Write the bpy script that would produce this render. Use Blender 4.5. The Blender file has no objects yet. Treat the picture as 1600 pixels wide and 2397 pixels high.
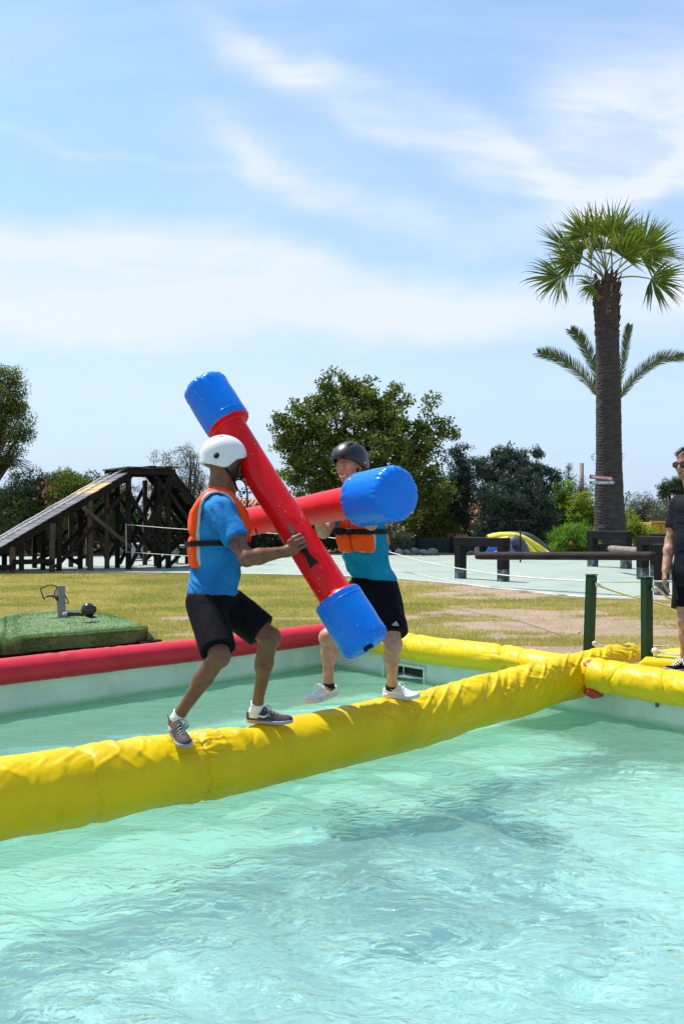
import bpy, math, random
import numpy as np
from mathutils import Vector, Matrix

# ------------------------------------------------------------------ camera
sc = bpy.context.scene
FPX = 2330.0                     # focal length in pixels of the 1600 x 2397 photograph
CAMZ = 1.62
cam_d = bpy.data.cameras.new('camera')
cam_d.sensor_fit = 'VERTICAL'
cam_d.sensor_height = 36.0
cam_d.lens = 36.0 * FPX / 2397.0
cam_d.clip_end = 3000.0
cam = bpy.data.objects.new('camera', cam_d)
sc.collection.objects.link(cam)
cam.location = (0, 0, CAMZ)
cam.rotation_euler = (math.radians(90), 0, 0)
sc.camera = cam

# ------------------------------------------------------------------ light
SUN_DIR = Vector((-0.42, 0.33, 1.0)).normalized()          # towards the sun
SUN_EL = math.asin(SUN_DIR.z)
SUN_AZ = math.atan2(SUN_DIR.x, SUN_DIR.y)                  # from +Y clockwise
sd = bpy.data.lights.new('sun', 'SUN')
sd.energy = 5.0
sd.angle = math.radians(0.5)
sd.color = (1.0, 0.96, 0.89)
sun = bpy.data.objects.new('sun', sd)
sc.collection.objects.link(sun)
sun.rotation_euler = (-SUN_DIR).to_track_quat('-Z', 'Y').to_euler()
sun.location = (0, 0, 20)

world = bpy.data.worlds.new('World')
sc.world = world
world.use_nodes = True
wt = world.node_tree
wt.nodes.clear()
def WN(t, **kw):
    n = wt.nodes.new(t)
    for k, v in kw.items():
        setattr(n, k, v)
    return n
w_out = WN('ShaderNodeOutputWorld'); w_bg = WN('ShaderNodeBackground')
w_sky = WN('ShaderNodeTexSky')
w_sky.sky_type = 'NISHITA'; w_sky.sun_disc = False
w_sky.sun_elevation = SUN_EL; w_sky.sun_rotation = SUN_AZ
w_sky.air_density = 1.0; w_sky.dust_density = 1.2; w_sky.ozone_density = 1.5
w_bg.inputs['Strength'].default_value = 0.090
w_tc = WN('ShaderNodeTexCoord')
def wmath(op, a, b=None, c=None):
    n = WN('ShaderNodeMath', operation=op)
    for i, v in enumerate((a, b, c)):
        if v is None: continue
        if isinstance(v, (int, float)): n.inputs[i].default_value = v
        else: wt.links.new(v, n.inputs[i])
    return n.outputs[0]
w_sep = WN('ShaderNodeSeparateXYZ')
wt.links.new(w_tc.outputs['Generated'], w_sep.inputs[0])
dx, dy, dz = w_sep.outputs
# cirrus layer: the direction projected on a high flat sheet, so clouds foreshorten towards the horizon
zc = wmath('ADD', wmath('MAXIMUM', dz, 0.0), 0.12)
cu = wmath('DIVIDE', dx, zc); cv = wmath('DIVIDE', dy, zc)
w_comb = WN('ShaderNodeCombineXYZ'); wt.links.new(cu, w_comb.inputs[0]); wt.links.new(cv, w_comb.inputs[1])
def wnoise(vec, scale, detail, rough, sx, sy, rot, off, dist=0.0):
    m = WN('ShaderNodeMapping'); wt.links.new(vec, m.inputs[0])
    m.inputs['Location'].default_value = off
    m.inputs['Rotation'].default_value = (0, 0, rot)
    m.inputs['Scale'].default_value = (sx, sy, 1)
    n = WN('ShaderNodeTexNoise'); wt.links.new(m.outputs[0], n.inputs['Vector'])
    n.inputs['Scale'].default_value = scale; n.inputs['Detail'].default_value = detail
    n.inputs['Roughness'].default_value = rough; n.inputs['Distortion'].default_value = dist
    return n.outputs['Fac']
def wramp(v, a, b):
    n = WN('ShaderNodeMapRange', interpolation_type='SMOOTHSTEP')
    wt.links.new(v, n.inputs['Value']); n.inputs['From Min'].default_value = a; n.inputs['From Max'].default_value = b
    return n.outputs[0]
# slope coordinates: x/y and z/y of the direction (wisps are laid as curved bands over them, all round by |y|)
ay = wmath('MAXIMUM', wmath('ABSOLUTE', dy), 0.08)
su = wmath('DIVIDE', dx, ay); sv = wmath('DIVIDE', dz, ay)
w_c2 = WN('ShaderNodeCombineXYZ'); wt.links.new(su, w_c2.inputs[0]); wt.links.new(sv, w_c2.inputs[1])
S2 = w_c2.outputs[0]
warp = wnoise(S2, 3.0, 4, 0.55, 1, 1, 0, (3, 1, 0))
warp2 = wnoise(S2, 7.0, 5, 0.6, 1, 1, 0, (8, 4, 0))
fine = wnoise(S2, 9.0, 7, 0.62, 0.45, 1.7, 0.45, (1.3, 2.1, 0), 0.6)
fine2 = wnoise(S2, 5.0, 6, 0.6, 0.35, 1.6, -0.25, (5.3, 0.4, 0), 0.5)
svw = wmath('ADD', sv, wmath('ADD', wmath('MULTIPLY', wmath('SUBTRACT', warp, 0.5), 0.10), wmath('MULTIPLY', wmath('SUBTRACT', warp2, 0.5), 0.05)))
def band(c0, c1, c2, w, gain):
    # centre line v = c0 + c1 u + c2 u^2
    c = wmath('ADD', wmath('ADD', c0, wmath('MULTIPLY', su, c1)), wmath('MULTIPLY', wmath('MULTIPLY', su, su), c2))
    d = wmath('DIVIDE', wmath('SUBTRACT', svw, c), w)
    g = wmath('POWER', 2.718, wmath('MULTIPLY', wmath('MULTIPLY', d, d), -1.0))
    return wmath('MULTIPLY', g, gain)
b1 = wmath('MULTIPLY', band(0.403, -0.45, 0.70, 0.021, 0.72), wramp(su, -0.19, -0.08))      # upper wisp falling to the right
b1b = wmath('MULTIPLY', band(0.432, -0.20, -1.2, 0.018, 0.5), wramp(su, -0.10, 0.0))
b2 = wmath('MULTIPLY', band(0.312, -0.42, 1.60, 0.018, 0.60), wramp(su, -0.16, -0.09))      # second wisp under it
top_ = wmath('SUBTRACT', 0.305, wmath('MULTIPLY', wramp(su, -0.07, 0.04), 0.055))
bank = wmath('MULTIPLY', wramp(svw, 0.160, 0.205), wramp(wmath('SUBTRACT', top_, svw), -0.012, 0.035))
bank = wmath('MULTIPLY', bank, wmath('SUBTRACT', 1.0, wmath('MULTIPLY', wramp(su, 0.02, 0.30), 0.40)))
veil = wmath('MULTIPLY', wramp(su, 0.15, 0.24), band(0.405, 0.0, 0.0, 0.055, 0.78))
b5 = wmath('MULTIPLY', band(0.342, -0.10, 0.0, 0.006, 0.22), wmath('SUBTRACT', 1.0, wramp(su, -0.12, -0.05)))
low_ = band(0.125, 0.0, 0.0, 0.035, 0.22)
acc = wmath('ADD', wmath('ADD', wmath('ADD', b1, b2), wmath('ADD', veil, b1b)), wmath('ADD', b5, low_))
streak = wramp(fine, 0.34, 0.66); streak2 = wramp(fine2, 0.36, 0.70)
cl = wmath('MULTIPLY', acc, wmath('ADD', 0.42, wmath('MULTIPLY', streak, 0.70)))
cl = wmath('ADD', cl, wmath('MULTIPLY', bank, wmath('ADD', 0.62, wmath('MULTIPLY', streak, 0.30))))
cl = wmath('ADD', cl, wmath('MULTIPLY', streak2, 0.26))
cl = wmath('ADD', cl, wmath('MULTIPLY', wmath('MULTIPLY', wramp(fine, 0.5, 0.8), wramp(warp, 0.42, 0.62)), 0.22))
cl = wmath('MINIMUM', cl, 0.95)
# low haze
haze = wmath('POWER', 2.718, wmath('MULTIPLY', wmath('MAXIMUM', dz, 0.0), -3.6))
cl = wmath('MULTIPLY', cl, wramp(dz, -0.01, 0.10))
w_mix = WN('ShaderNodeMix', data_type='RGBA')
w_mix.inputs['B'].default_value = (5.5, 6.75, 8.7, 1)
wt.links.new(wmath('MULTIPLY', haze, 0.97), w_mix.inputs['Factor'])
# brighten and slightly soften the blue of the clear sky
w_g = WN('ShaderNodeMix', data_type='RGBA'); w_g.blend_type = 'MULTIPLY'; w_g.inputs['Factor'].default_value = 1.0
wt.links.new(w_sky.outputs[0], w_g.inputs['A']); w_g.inputs['B'].default_value = (1.26, 1.62, 1.80, 1)
wt.links.new(w_g.outputs['Result'], w_mix.inputs['A'])
w_mix2 = WN('ShaderNodeMix', data_type='RGBA')
w_mix2.inputs['B'].default_value = (7.6, 8.15, 9.1, 1)
wt.links.new(w_mix.outputs['Result'], w_mix2.inputs['A']); wt.links.new(cl, w_mix2.inputs['Factor'])
wt.links.new(w_mix2.outputs['Result'], w_bg.inputs['Color'])
wt.links.new(w_bg.outputs[0], w_out.inputs[0])

sc.view_settings.view_transform = 'Standard'
sc.view_settings.look = 'None'
sc.view_settings.exposure = 0.35
sc.view_settings.gamma = 1.0
sc.view_settings.use_curve_mapping = False
sc.cycles.max_bounces = 8
sc.cycles.transparent_max_bounces = 12
sc.cycles.caustics_reflective = False
sc.cycles.caustics_refractive = True
sc.cycles.sample_clamp_indirect = 4.0

# ------------------------------------------------------------------ helpers
random.seed(5)
RNG = np.random.default_rng(11)
COL = sc.collection
def P(px, py, d):
    """the point seen at a photograph pixel, d metres in front of the camera"""
    return np.array([(px - 800.0) / FPX * d, d, CAMZ - (py - 1198.5) / FPX * d])
def G(px, py, z):
    return P(px, py, (CAMZ - z) * FPX / (py - 1198.5))
DECK = 0.37

def link(o, parent=None):
    COL.objects.link(o)
    if parent is not None:
        o.parent = parent
    return o
def tag(o, label=None, cat=None, group=None, kind=None):
    if label: o['label'] = label
    if cat: o['category'] = cat
    if group: o['group'] = group
    if kind: o['kind'] = kind
    return o
def thing(name, label, cat, loc=(0, 0, 0), group=None):
    o = bpy.data.objects.new(name, None)
    o.empty_display_size = 0.2
    COL.objects.link(o)
    o.location = tuple(float(v) for v in loc)
    return tag(o, label, cat, group)
def mesh_np(name, V, F, mat=None, parent=None, smooth=True, attrs=None, worldspace=True):
    """V (n,3); F either (m,k) array or a list of index lists"""
    V = np.asarray(V, dtype=np.float64)
    if parent is not None and worldspace:
        off = np.array(root_loc(parent))
        V = V - off
    me = bpy.data.meshes.new(name)
    if isinstance(F, np.ndarray):
        m, k = F.shape
        me.vertices.add(len(V)); me.vertices.foreach_set('co', V.astype(np.float32).ravel())
        me.loops.add(m * k); me.loops.foreach_set('vertex_index', F.astype(np.int32).ravel())
        me.polygons.add(m); me.polygons.foreach_set('loop_start', np.arange(0, m * k, k, dtype=np.int32))
        me.update(calc_edges=True)
    else:
        me.from_pydata([tuple(v) for v in V], [], F)
        me.update()
    if smooth:
        me.polygons.foreach_set('use_smooth', np.ones(len(me.polygons), dtype=bool))
    if attrs:
        for an, arr in attrs.items():
            arr = np.asarray(arr, dtype=np.float32)
            if arr.ndim == 1:
                a = me.attributes.new(an, 'FLOAT', 'POINT'); a.data.foreach_set('value', arr)
            else:
                a = me.attributes.new(an, 'FLOAT_COLOR', 'POINT')
                if arr.shape[1] == 3: arr = np.hstack([arr, np.ones((len(arr), 1), np.float32)])
                a.data.foreach_set('color', arr.ravel())
    if mat: me.materials.append(mat)
    o = bpy.data.objects.new(name, me)
    return link(o, parent)
def root_loc(o):
    v = Vector((0, 0, 0))
    while o is not None:
        v = v + o.location
        o = o.parent
    return v

class MB:
    """collects simple shapes into one mesh"""
    def __init__(s): s.v = []; s.f = []; s.n = 0
    def add(s, V, F):
        V = np.asarray(V, float)
        s.v.append(V); s.f += [[i + s.n for i in f] for f in F]; s.n += len(V)
    def box(s, c, size, ax=None, bevel=0.0):
        """oriented box; ax = 3x3 rows of axes"""
        c = np.asarray(c, float); ax = np.eye(3) if ax is None else np.asarray(ax, float)
        h = np.asarray(size, float) / 2
        b = min(bevel, h.min() * 0.9)
        if b <= 0:
            L = [(x, y, z) for x in (-1, 1) for y in (-1, 1) for z in (-1, 1)]
            V = [c + sum(L_[i] * h[i] * ax[i] for i in range(3)) for L_ in L]
            F = [[0, 1, 3, 2], [4, 6, 7, 5], [0, 4, 5, 1], [2, 3, 7, 6], [0, 2, 6, 4], [1, 5, 7, 3]]
            s.add(V, F); return
        V = []; idx = {}
        for x in (-1, 1):
            for y in (-1, 1):
                for z in (-1, 1):
                    for k in range(3):
                        hh = [h[0] - b, h[1] - b, h[2] - b]; hh[k] = h[k]
                        idx[(x, y, z, k)] = len(V)
                        V.append(c + x * hh[0] * ax[0] + y * hh[1] * ax[1] + z * hh[2] * ax[2])
        F = []
        I = lambda x, y, z, k: idx[(x, y, z, k)]
        for q in (-1, 1):
            F.append([I(q, -1, -1, 0), I(q, 1, -1, 0), I(q, 1, 1, 0), I(q, -1, 1, 0)][::q])
            F.append([I(-1, q, -1, 1), I(-1, q, 1, 1), I(1, q, 1, 1), I(1, q, -1, 1)][::q])
            F.append([I(-1, -1, q, 2), I(1, -1, q, 2), I(1, 1, q, 2), I(-1, 1, q, 2)][::q])
        for a in (-1, 1):
            for b2 in (-1, 1):
                F.append([I(-1, a, b2, 1), I(1, a, b2, 1), I(1, a, b2, 2), I(-1, a, b2, 2)])
                F.append([I(a, -1, b2, 0), I(a, 1, b2, 0), I(a, 1, b2, 2), I(a, -1, b2, 2)])
                F.append([I(a, b2, -1, 0), I(a, b2, 1, 0), I(a, b2, 1, 1), I(a, b2, -1, 1)])
                for z in (-1, 1):
                    F.append([I(a, b2, z, 0), I(a, b2, z, 1), I(a, b2, z, 2)])
        s.add(V, F)
    def tube(s, pts, r, n=8, cap=True):
        V, F = tube_vf(pts, r, n, cap); s.add(V, F)
    def beam(s, a, b, w, h, up=(0, 0, 1), bevel=0.006):
        a = np.asarray(a, float); b = np.asarray(b, float)
        x = b - a; L = np.linalg.norm(x); x = x / L
        y = np.cross(up, x)
        if np.linalg.norm(y) < 1e-4: y = np.array([0, 1.0, 0])
        y = y / np.linalg.norm(y); z = np.cross(x, y)
        s.box((a + b) / 2, (L, w, h), (x, y, z), bevel)
    def build(s, name, mat=None, parent=None, smooth=False, fix=True):
        o = mesh_np(name, np.concatenate(s.v), s.f, mat, parent, smooth)
        if fix: fix_normals(o)
        return o
def fix_normals(o):
    import bmesh
    bm = bmesh.new(); bm.from_mesh(o.data)
    bmesh.ops.recalc_face_normals(bm, faces=bm.faces[:])
    bm.to_mesh(o.data); bm.free()
def frames(pts):
    pts = np.asarray(pts, float)
    T = np.gradient(pts, axis=0); T /= np.linalg.norm(T, axis=1)[:, None] + 1e-12
    up = np.array([0, 0, 1.0])
    if abs(T[0] @ up) > 0.9: up = np.array([0, 1.0, 0])
    N = np.zeros_like(T); B = np.zeros_like(T)
    n = up - (up @ T[0]) * T[0]
    for i in range(len(T)):
        n = n - (n @ T[i]) * T[i]; n /= np.linalg.norm(n) + 1e-12
        N[i] = n; B[i] = np.cross(T[i], n)
    return T, N, B
def tube_vf(pts, r, n=8, cap=True):
    pts = np.asarray(pts, float); m = len(pts)
    r = np.broadcast_to(np.asarray(r, float), (m,))
    T, N, B = frames(pts)
    a = np.linspace(0, 2 * math.pi, n, endpoint=False)
    V = (pts[:, None, :] + r[:, None, None] * (np.cos(a)[None, :, None] * N[:, None, :] + np.sin(a)[None, :, None] * B[:, None, :])).reshape(-1, 3)
    F = []
    for i in range(m - 1):
        for j in range(n):
            F.append([i * n + j, i * n + (j + 1) % n, (i + 1) * n + (j + 1) % n, (i + 1) * n + j])
    if cap:
        F.append(list(range(n))[::-1]); F.append([(m - 1) * n + j for j in range(n)])
    return V, F
def spline(pts, n):
    """Catmull-Rom through pts (k, dim)"""
    p = np.asarray(pts, float)
    p = np.vstack([2 * p[0] - p[1], p, 2 * p[-1] - p[-2]])
    k = len(p) - 3
    t = np.linspace(0, k - 1e-9, n); i = t.astype(int); u = (t - i)[:, None]
    a, b, c, d = p[i], p[i + 1], p[i + 2], p[i + 3]
    return 0.5 * ((2 * b) + (c - a) * u + (2 * a - 5 * b + 4 * c - d) * u * u + (3 * b - a - 3 * c + d) * u ** 3)

# numpy gradient noise
_perm = np.random.default_rng(3).integers(0, 2 ** 31, 4096)
def _h(ix, iy, iz):
    return (_perm[(ix * 73 + iy * 179 + iz * 283 + _perm[(ix ^ (iy * 7) ^ (iz * 13)) & 4095]) & 4095] & 0xffff) / 65535.0 * 2 - 1
def noise3(x, y, z):
    x = np.asarray(x, float); y = np.asarray(y, float) + 0 * x; z = np.asarray(z, float) + 0 * x
    ix = np.floor(x).astype(np.int64); iy = np.floor(y).astype(np.int64); iz = np.floor(z).astype(np.int64)
    fx = x - ix; fy = y - iy; fz = z - iz
    fx = fx * fx * fx * (fx * (fx * 6 - 15) + 10); fy = fy * fy * fy * (fy * (fy * 6 - 15) + 10); fz = fz * fz * fz * (fz * (fz * 6 - 15) + 10)
    r = 0
    for a in (0, 1):
        for b in (0, 1):
            for c in (0, 1):
                r = r + _h(ix + a, iy + b, iz + c) * (fx if a else 1 - fx) * (fy if b else 1 - fy) * (fz if c else 1 - fz)
    return r
def fbm(x, y, z=0.0, o=4, g=0.5):
    r = 0; a = 1.0; s = 0
    for i in range(o):
        r = r + a * noise3(x * 2 ** i + 13.7 * i, y * 2 ** i + 7.1 * i, z * 2 ** i + 3.3 * i); s += a; a *= g
    return r / s

# ------------------------------------------------------------------ materials
def mat_new(name):
    m = bpy.data.materials.new(name); m.use_nodes = True
    nt = m.node_tree
    return m, nt, nt.nodes['Principled BSDF'], nt.nodes['Material Output']
def N_(nt, t, **kw):
    n = nt.nodes.new(t)
    for k, v in kw.items(): setattr(n, k, v)
    return n
def rgba(c): return (c[0], c[1], c[2], 1.0)
def noise_node(nt, scale, detail=4, rough=0.55, coord='Object', sc_vec=None, dist=0.0):
    tc = N_(nt, 'ShaderNodeTexCoord'); v = tc.outputs[coord]
    if sc_vec is not None:
        mp = N_(nt, 'ShaderNodeMapping'); nt.links.new(v, mp.inputs[0]); mp.inputs['Scale'].default_value = sc_vec; v = mp.outputs[0]
    n = N_(nt, 'ShaderNodeTexNoise'); nt.links.new(v, n.inputs['Vector'])
    n.inputs['Scale'].default_value = scale; n.inputs['Detail'].default_value = detail; n.inputs['Roughness'].default_value = rough
    n.inputs['Distortion'].default_value = dist
    return n.outputs['Fac']
def ramp2(nt, fac, c1, c2, a=0.3, b=0.7):
    r = N_(nt, 'ShaderNodeValToRGB'); nt.links.new(fac, r.inputs[0])
    r.color_ramp.elements[0].position = a; r.color_ramp.elements[0].color = rgba(c1)
    r.color_ramp.elements[1].position = b; r.color_ramp.elements[1].color = rgba(c2)
    return r.outputs[0]
def bump(nt, bsdf, fac, strength, dist=0.01):
    b = N_(nt, 'ShaderNodeBump'); nt.links.new(fac, b.inputs['Height'])
    b.inputs['Strength'].default_value = strength; b.inputs['Distance'].default_value = dist
    nt.links.new(b.outputs[0], bsdf.inputs['Normal']); return b
def simple(name, c1, c2=None, rough=0.6, scale=8.0, bump_s=0.0, bump_scale=60.0, bump_d=0.004, metallic=0.0, spec=0.5, sc_vec=None, a=0.3, b=0.7, coat=0.0, trans=0.0):
    m, nt, bs, out = mat_new(name)
    if c2 is None: c2 = tuple(x * 0.85 for x in c1)
    f = noise_node(nt, scale, 5, 0.6, sc_vec=sc_vec)
    nt.links.new(ramp2(nt, f, c2, c1, a, b), bs.inputs['Base Color'])
    bs.inputs['Roughness'].default_value = rough; bs.inputs['Metallic'].default_value = metallic
    bs.inputs['Specular IOR Level'].default_value = spec
    if coat: bs.inputs['Coat Weight'].default_value = coat; bs.inputs['Coat Roughness'].default_value = 0.15
    if bump_s: bump(nt, bs, noise_node(nt, bump_scale, 4, 0.6, sc_vec=sc_vec), bump_s, bump_d)
    if trans:
        t = N_(nt, 'ShaderNodeBsdfTranslucent'); t.inputs[0].default_value = rgba(c1)
        mx = N_(nt, 'ShaderNodeMixShader'); mx.inputs[0].default_value = trans
        nt.links.new(bs.outputs[0], mx.inputs[1]); nt.links.new(t.outputs[0], mx.inputs[2]); nt.links.new(mx.outputs[0], out.inputs[0])
    return m
def vinyl(name, c, c2, rough=0.32, trans=0.10, drops=0.25, spec=0.35, dirt=0.7):
    m, nt, bs, out = mat_new(name)
    f = noise_node(nt, 2.2, 5, 0.6)
    spots = ramp2(nt, noise_node(nt, 70.0, 3, 0.6, sc_vec=(1, 1, 0.7)), (1, 1, 1), (0.45, 0.42, 0.36), 0.69, 0.74)
    grime = ramp2(nt, noise_node(nt, 1.7, 7, 0.72), (0.80, 0.78, 0.72), (1, 1, 1), 0.33, 0.50)
    g0 = N_(nt, 'ShaderNodeMix', data_type='RGBA', blend_type='MULTIPLY'); g0.inputs['Factor'].default_value = dirt
    g1 = N_(nt, 'ShaderNodeMix', data_type='RGBA', blend_type='MULTIPLY'); g1.inputs['Factor'].default_value = dirt
    nt.links.new(ramp2(nt, f, c2, c, 0.35, 0.65), g0.inputs['A']); nt.links.new(spots, g0.inputs['B'])
    nt.links.new(g0.outputs['Result'], g1.inputs['A']); nt.links.new(grime, g1.inputs['B']); nt.links.new(g1.outputs['Result'], bs.inputs['Base Color'])
    r = N_(nt, 'ShaderNodeMapRange'); nt.links.new(noise_node(nt, 5.0, 5, 0.6), r.inputs['Value'])
    r.inputs['To Min'].default_value = rough - 0.08; r.inputs['To Max'].default_value = rough + 0.14
    nt.links.new(r.outputs[0], bs.inputs['Roughness'])
    bump(nt, bs, noise_node(nt, 45.0, 3, 0.6), drops, 0.002)
    bs.inputs['Specular IOR Level'].default_value = spec
    t = N_(nt, 'ShaderNodeBsdfTranslucent'); t.inputs[0].default_value = rgba(c)
    mx = N_(nt, 'ShaderNodeMixShader'); mx.inputs[0].default_value = trans
    nt.links.new(bs.outputs[0], mx.inputs[1]); nt.links.new(t.outputs[0], mx.inputs[2]); nt.links.new(mx.outputs[0], out.inputs[0])
    return m
def foliage_mat(name, dark, light, warm=None, trans=0.25, rough=0.5):
    """leaf colours picked leaf by leaf from the 'tint' attribute"""
    m, nt, bs, out = mat_new(name)
    at = N_(nt, 'ShaderNodeAttribute', attribute_name='tint')
    r = N_(nt, 'ShaderNodeValToRGB'); nt.links.new(at.outputs['Fac'], r.inputs[0])
    e = r.color_ramp.elements
    e[0].position = 0.0; e[0].color = rgba(dark); e[1].position = 0.85; e[1].color = rgba(light)
    if warm: k = e.new(1.0); k.color = rgba(warm)
    nt.links.new(r.outputs[0], bs.inputs['Base Color'])
    bs.inputs['Roughness'].default_value = rough; bs.inputs['Specular IOR Level'].default_value = 0.35
    t = N_(nt, 'ShaderNodeBsdfTranslucent')
    g = N_(nt, 'ShaderNodeMix', data_type='RGBA', blend_type='MULTIPLY'); g.inputs['Factor'].default_value = 1
    nt.links.new(r.outputs[0], g.inputs['A']); g.inputs['B'].default_value = (1.5, 1.6, 0.6, 1)
    nt.links.new(g.outputs['Result'], t.inputs[0])
    mx = N_(nt, 'ShaderNodeMixShader'); mx.inputs[0].default_value = trans
    nt.links.new(bs.outputs[0], mx.inputs[1]); nt.links.new(t.outputs[0], mx.inputs[2]); nt.links.new(mx.outputs[0], out.inputs[0])
    return m
def attr_mat(name, rough=0.6, spec=0.4, bump_s=0.1, bump_scale=300, sss=0.0):
    """colour comes from a 'col' vertex attribute (surface colour, with painted eye shade on the woman)"""
    m, nt, bs, out = mat_new(name)
    at = N_(nt, 'ShaderNodeAttribute', attribute_name='col')
    f = noise_node(nt, 25, 4, 0.6)
    g = N_(nt, 'ShaderNodeMix', data_type='RGBA', blend_type='MULTIPLY'); g.inputs['Factor'].default_value = 1
    nt.links.new(at.outputs['Color'], g.inputs['A']); nt.links.new(ramp2(nt, f, (0.72, 0.70, 0.70), (1.14, 1.12, 1.10)), g.inputs['B'])
    nt.links.new(g.outputs['Result'], bs.inputs['Base Color'])
    bs.inputs['Roughness'].default_value = rough; bs.inputs['Specular IOR Level'].default_value = spec
    if sss:
        bs.inputs['Subsurface Weight'].default_value = sss; bs.inputs['Subsurface Radius'].default_value = (1, 0.35, 0.2); bs.inputs['Subsurface Scale'].default_value = 0.01
    bump(nt, bs, noise_node(nt, bump_scale, 3, 0.6), bump_s, 0.002)
    return m
# ------------------------------------------------------------------ the pool and the ground
C_ = np.array([-0.13, 10.55]); U_ = np.array([-2.6, -2.61]) / np.hypot(2.6, 2.61); V_ = np.array([2.67, -3.16]) / np.hypot(2.67, 3.16)
PL = C_ + U_ * 10.5; PR = C_ + V_ * 10.5
POOL = np.array([C_, PR, [PR[0] - 0.5, 0.9], [PL[0] + 1.0, 0.9], PL])
def inside(poly, x, y):
    r = np.zeros(np.shape(x), bool); n = len(poly)
    for i in range(n):
        x1, y1 = poly[i]; x2, y2 = poly[(i + 1) % n]
        if y1 == y2: continue
        c = ((y1 > y) != (y2 > y)) & (x < (x2 - x1) * (y - y1) / (y2 - y1) + x1)
        r ^= c
    return r

# court outline (painted concrete)
edge_px = [(-900, 1338), (-300, 1337.5), (0, 1338), (430, 1342), (700, 1347), (900, 1354), (1000, 1362), (1160, 1377), (1350, 1396), (1500, 1402), (1620, 1403), (2000, 1395), (2600, 1370)]
near_edge = [G(a, b, DECK) for a, b in edge_px]
near_edge = spline(near_edge, 90)
far_edge = [np.array([16.0, 27.5, DECK]), np.array([9, 28.3, DECK]), np.array([0, 28.6, DECK]), np.array([-8, 28.0, DECK]), np.array([-22, 27.8, DECK])]
court_poly = np.vstack([near_edge[:, :2], np.array(far_edge)[:, :2]])

def dirt_mask(x, y):
    """0 = grass, 1 = bare earth"""
    n = fbm(x * 0.55, y * 1.35, 0.0, 5, 0.55)
    n2 = fbm(x * 2.6, y * 4.5, 4.0, 4, 0.6)
    base = np.clip((x + 0.3) / 2.2, 0, 1) * 0.66 - 0.30 - 0.34 * np.exp(-((y - 15.5 + 0.4 * x) / 1.6) ** 2)
    base = base + np.exp(-((y - 10.9 - 0.25 * x) / 0.7) ** 2) * 0.12 * (x > -3)
    # bare strip along the court and beside the pool
    m = base + 1.05 * n + 0.32 * n2
    return np.clip((m - 0.02) / 0.20, 0, 1)

def m_ground():
    m, nt, bs, out = mat_new('lawn_and_earth')
    at = N_(nt, 'ShaderNodeAttribute', attribute_name='dirt')
    g1 = ramp2(nt, noise_node(nt, 1.3, 6, 0.65, coord='Object'), (0.24, 0.20, 0.055), (0.40, 0.31, 0.115), 0.35, 0.65)
    g2 = ramp2(nt, noise_node(nt, 28, 5, 0.7), (0.45, 0.45, 0.4), (1.25, 1.2, 1.1), 0.3, 0.7)
    gm = N_(nt, 'ShaderNodeMix', data_type='RGBA', blend_type='MULTIPLY'); gm.inputs['Factor'].default_value = 1
    nt.links.new(g1, gm.inputs['A']); nt.links.new(g2, gm.inputs['B'])
    d1 = ramp2(nt, noise_node(nt, 3.0, 8, 0.7), (0.36, 0.25, 0.165), (0.55, 0.42, 0.30), 0.3, 0.7)
    d2 = ramp2(nt, noise_node(nt, 60, 4, 0.7), (0.62, 0.6, 0.58), (1.12, 1.1, 1.08), 0.3, 0.6)
    dm = N_(nt, 'ShaderNodeMix', data_type='RGBA', blend_type='MULTIPLY'); dm.inputs['Factor'].default_value = 1
    nt.links.new(d1, dm.inputs['A']); nt.links.new(d2, dm.inputs['B'])
    mx = N_(nt, 'ShaderNodeMix', data_type='RGBA')
    nt.links.new(at.outputs['Fac'], mx.inputs['Factor']); nt.links.new(gm.outputs['Result'], mx.inputs['A']); nt.links.new(dm.outputs['Result'], mx.inputs['B'])
    nt.links.new(mx.outputs['Result'], bs.inputs['Base Color'])
    bs.inputs['Roughness'].default_value = 0.95; bs.inputs['Specular IOR Level'].default_value = 0.15
    bump(nt, bs, noise_node(nt, 90, 6, 0.75), 0.9, 0.03)
    return m
M_ground = m_ground()
# fine patch with a hole for the pool
nx, ny = 400, 384
gx = np.linspace(-12, 12, nx + 1); gy = np.linspace(0.0, 23.04, ny + 1)
X, Y = np.meshgrid(gx, gy)
Z = DECK + 0.012 * fbm(X * 0.8, Y * 0.8, 1.0, 4) - 0.012
Z = np.where(inside(court_poly, X, Y), DECK - 0.03, Z)
V = np.stack([X.ravel(), Y.ravel(), Z.ravel()], 1)
ii, jj = np.meshgrid(np.arange(nx), np.arange(ny)); ii = ii.ravel(); jj = jj.ravel()
F = np.stack([jj * (nx + 1) + ii, jj * (nx + 1) + ii + 1, (jj + 1) * (nx + 1) + ii + 1, (jj + 1) * (nx + 1) + ii], 1)
cx = (gx[ii] + gx[ii + 1]) / 2; cy = (gy[jj] + gy[jj + 1]) / 2
ctr = POOL.mean(0)
bigpool = POOL
F = F[~inside(bigpool, cx, cy)]
# ring out to the horizon, butted to the patch
Zb = DECK - 0.012
ring = [((-900, 23.04), (900, 1500)), ((-900, -200), (-12, 23.04)), ((12, -200), (900, 23.04)), ((-12, -200), (12, 0.0))]
rv = []; rf = []
for (a, b) in ring:
    k = len(V) + len(rv)
    rv += [(a[0], a[1], Zb), (b[0], a[1], Zb), (b[0], b[1], Zb), (a[0], b[1], Zb)]
    rf.append([k, k + 1, k + 2, k + 3])
V = np.vstack([V, np.array(rv)]); F = np.vstack([F, np.array(rf)])
dirt = dirt_mask(V[:, 0], V[:, 1])
dirt[-16:] = 0.55
ground = mesh_np('ground', V, F, M_ground, None, True, {'dirt': dirt})
tag(ground, kind='structure')

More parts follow.
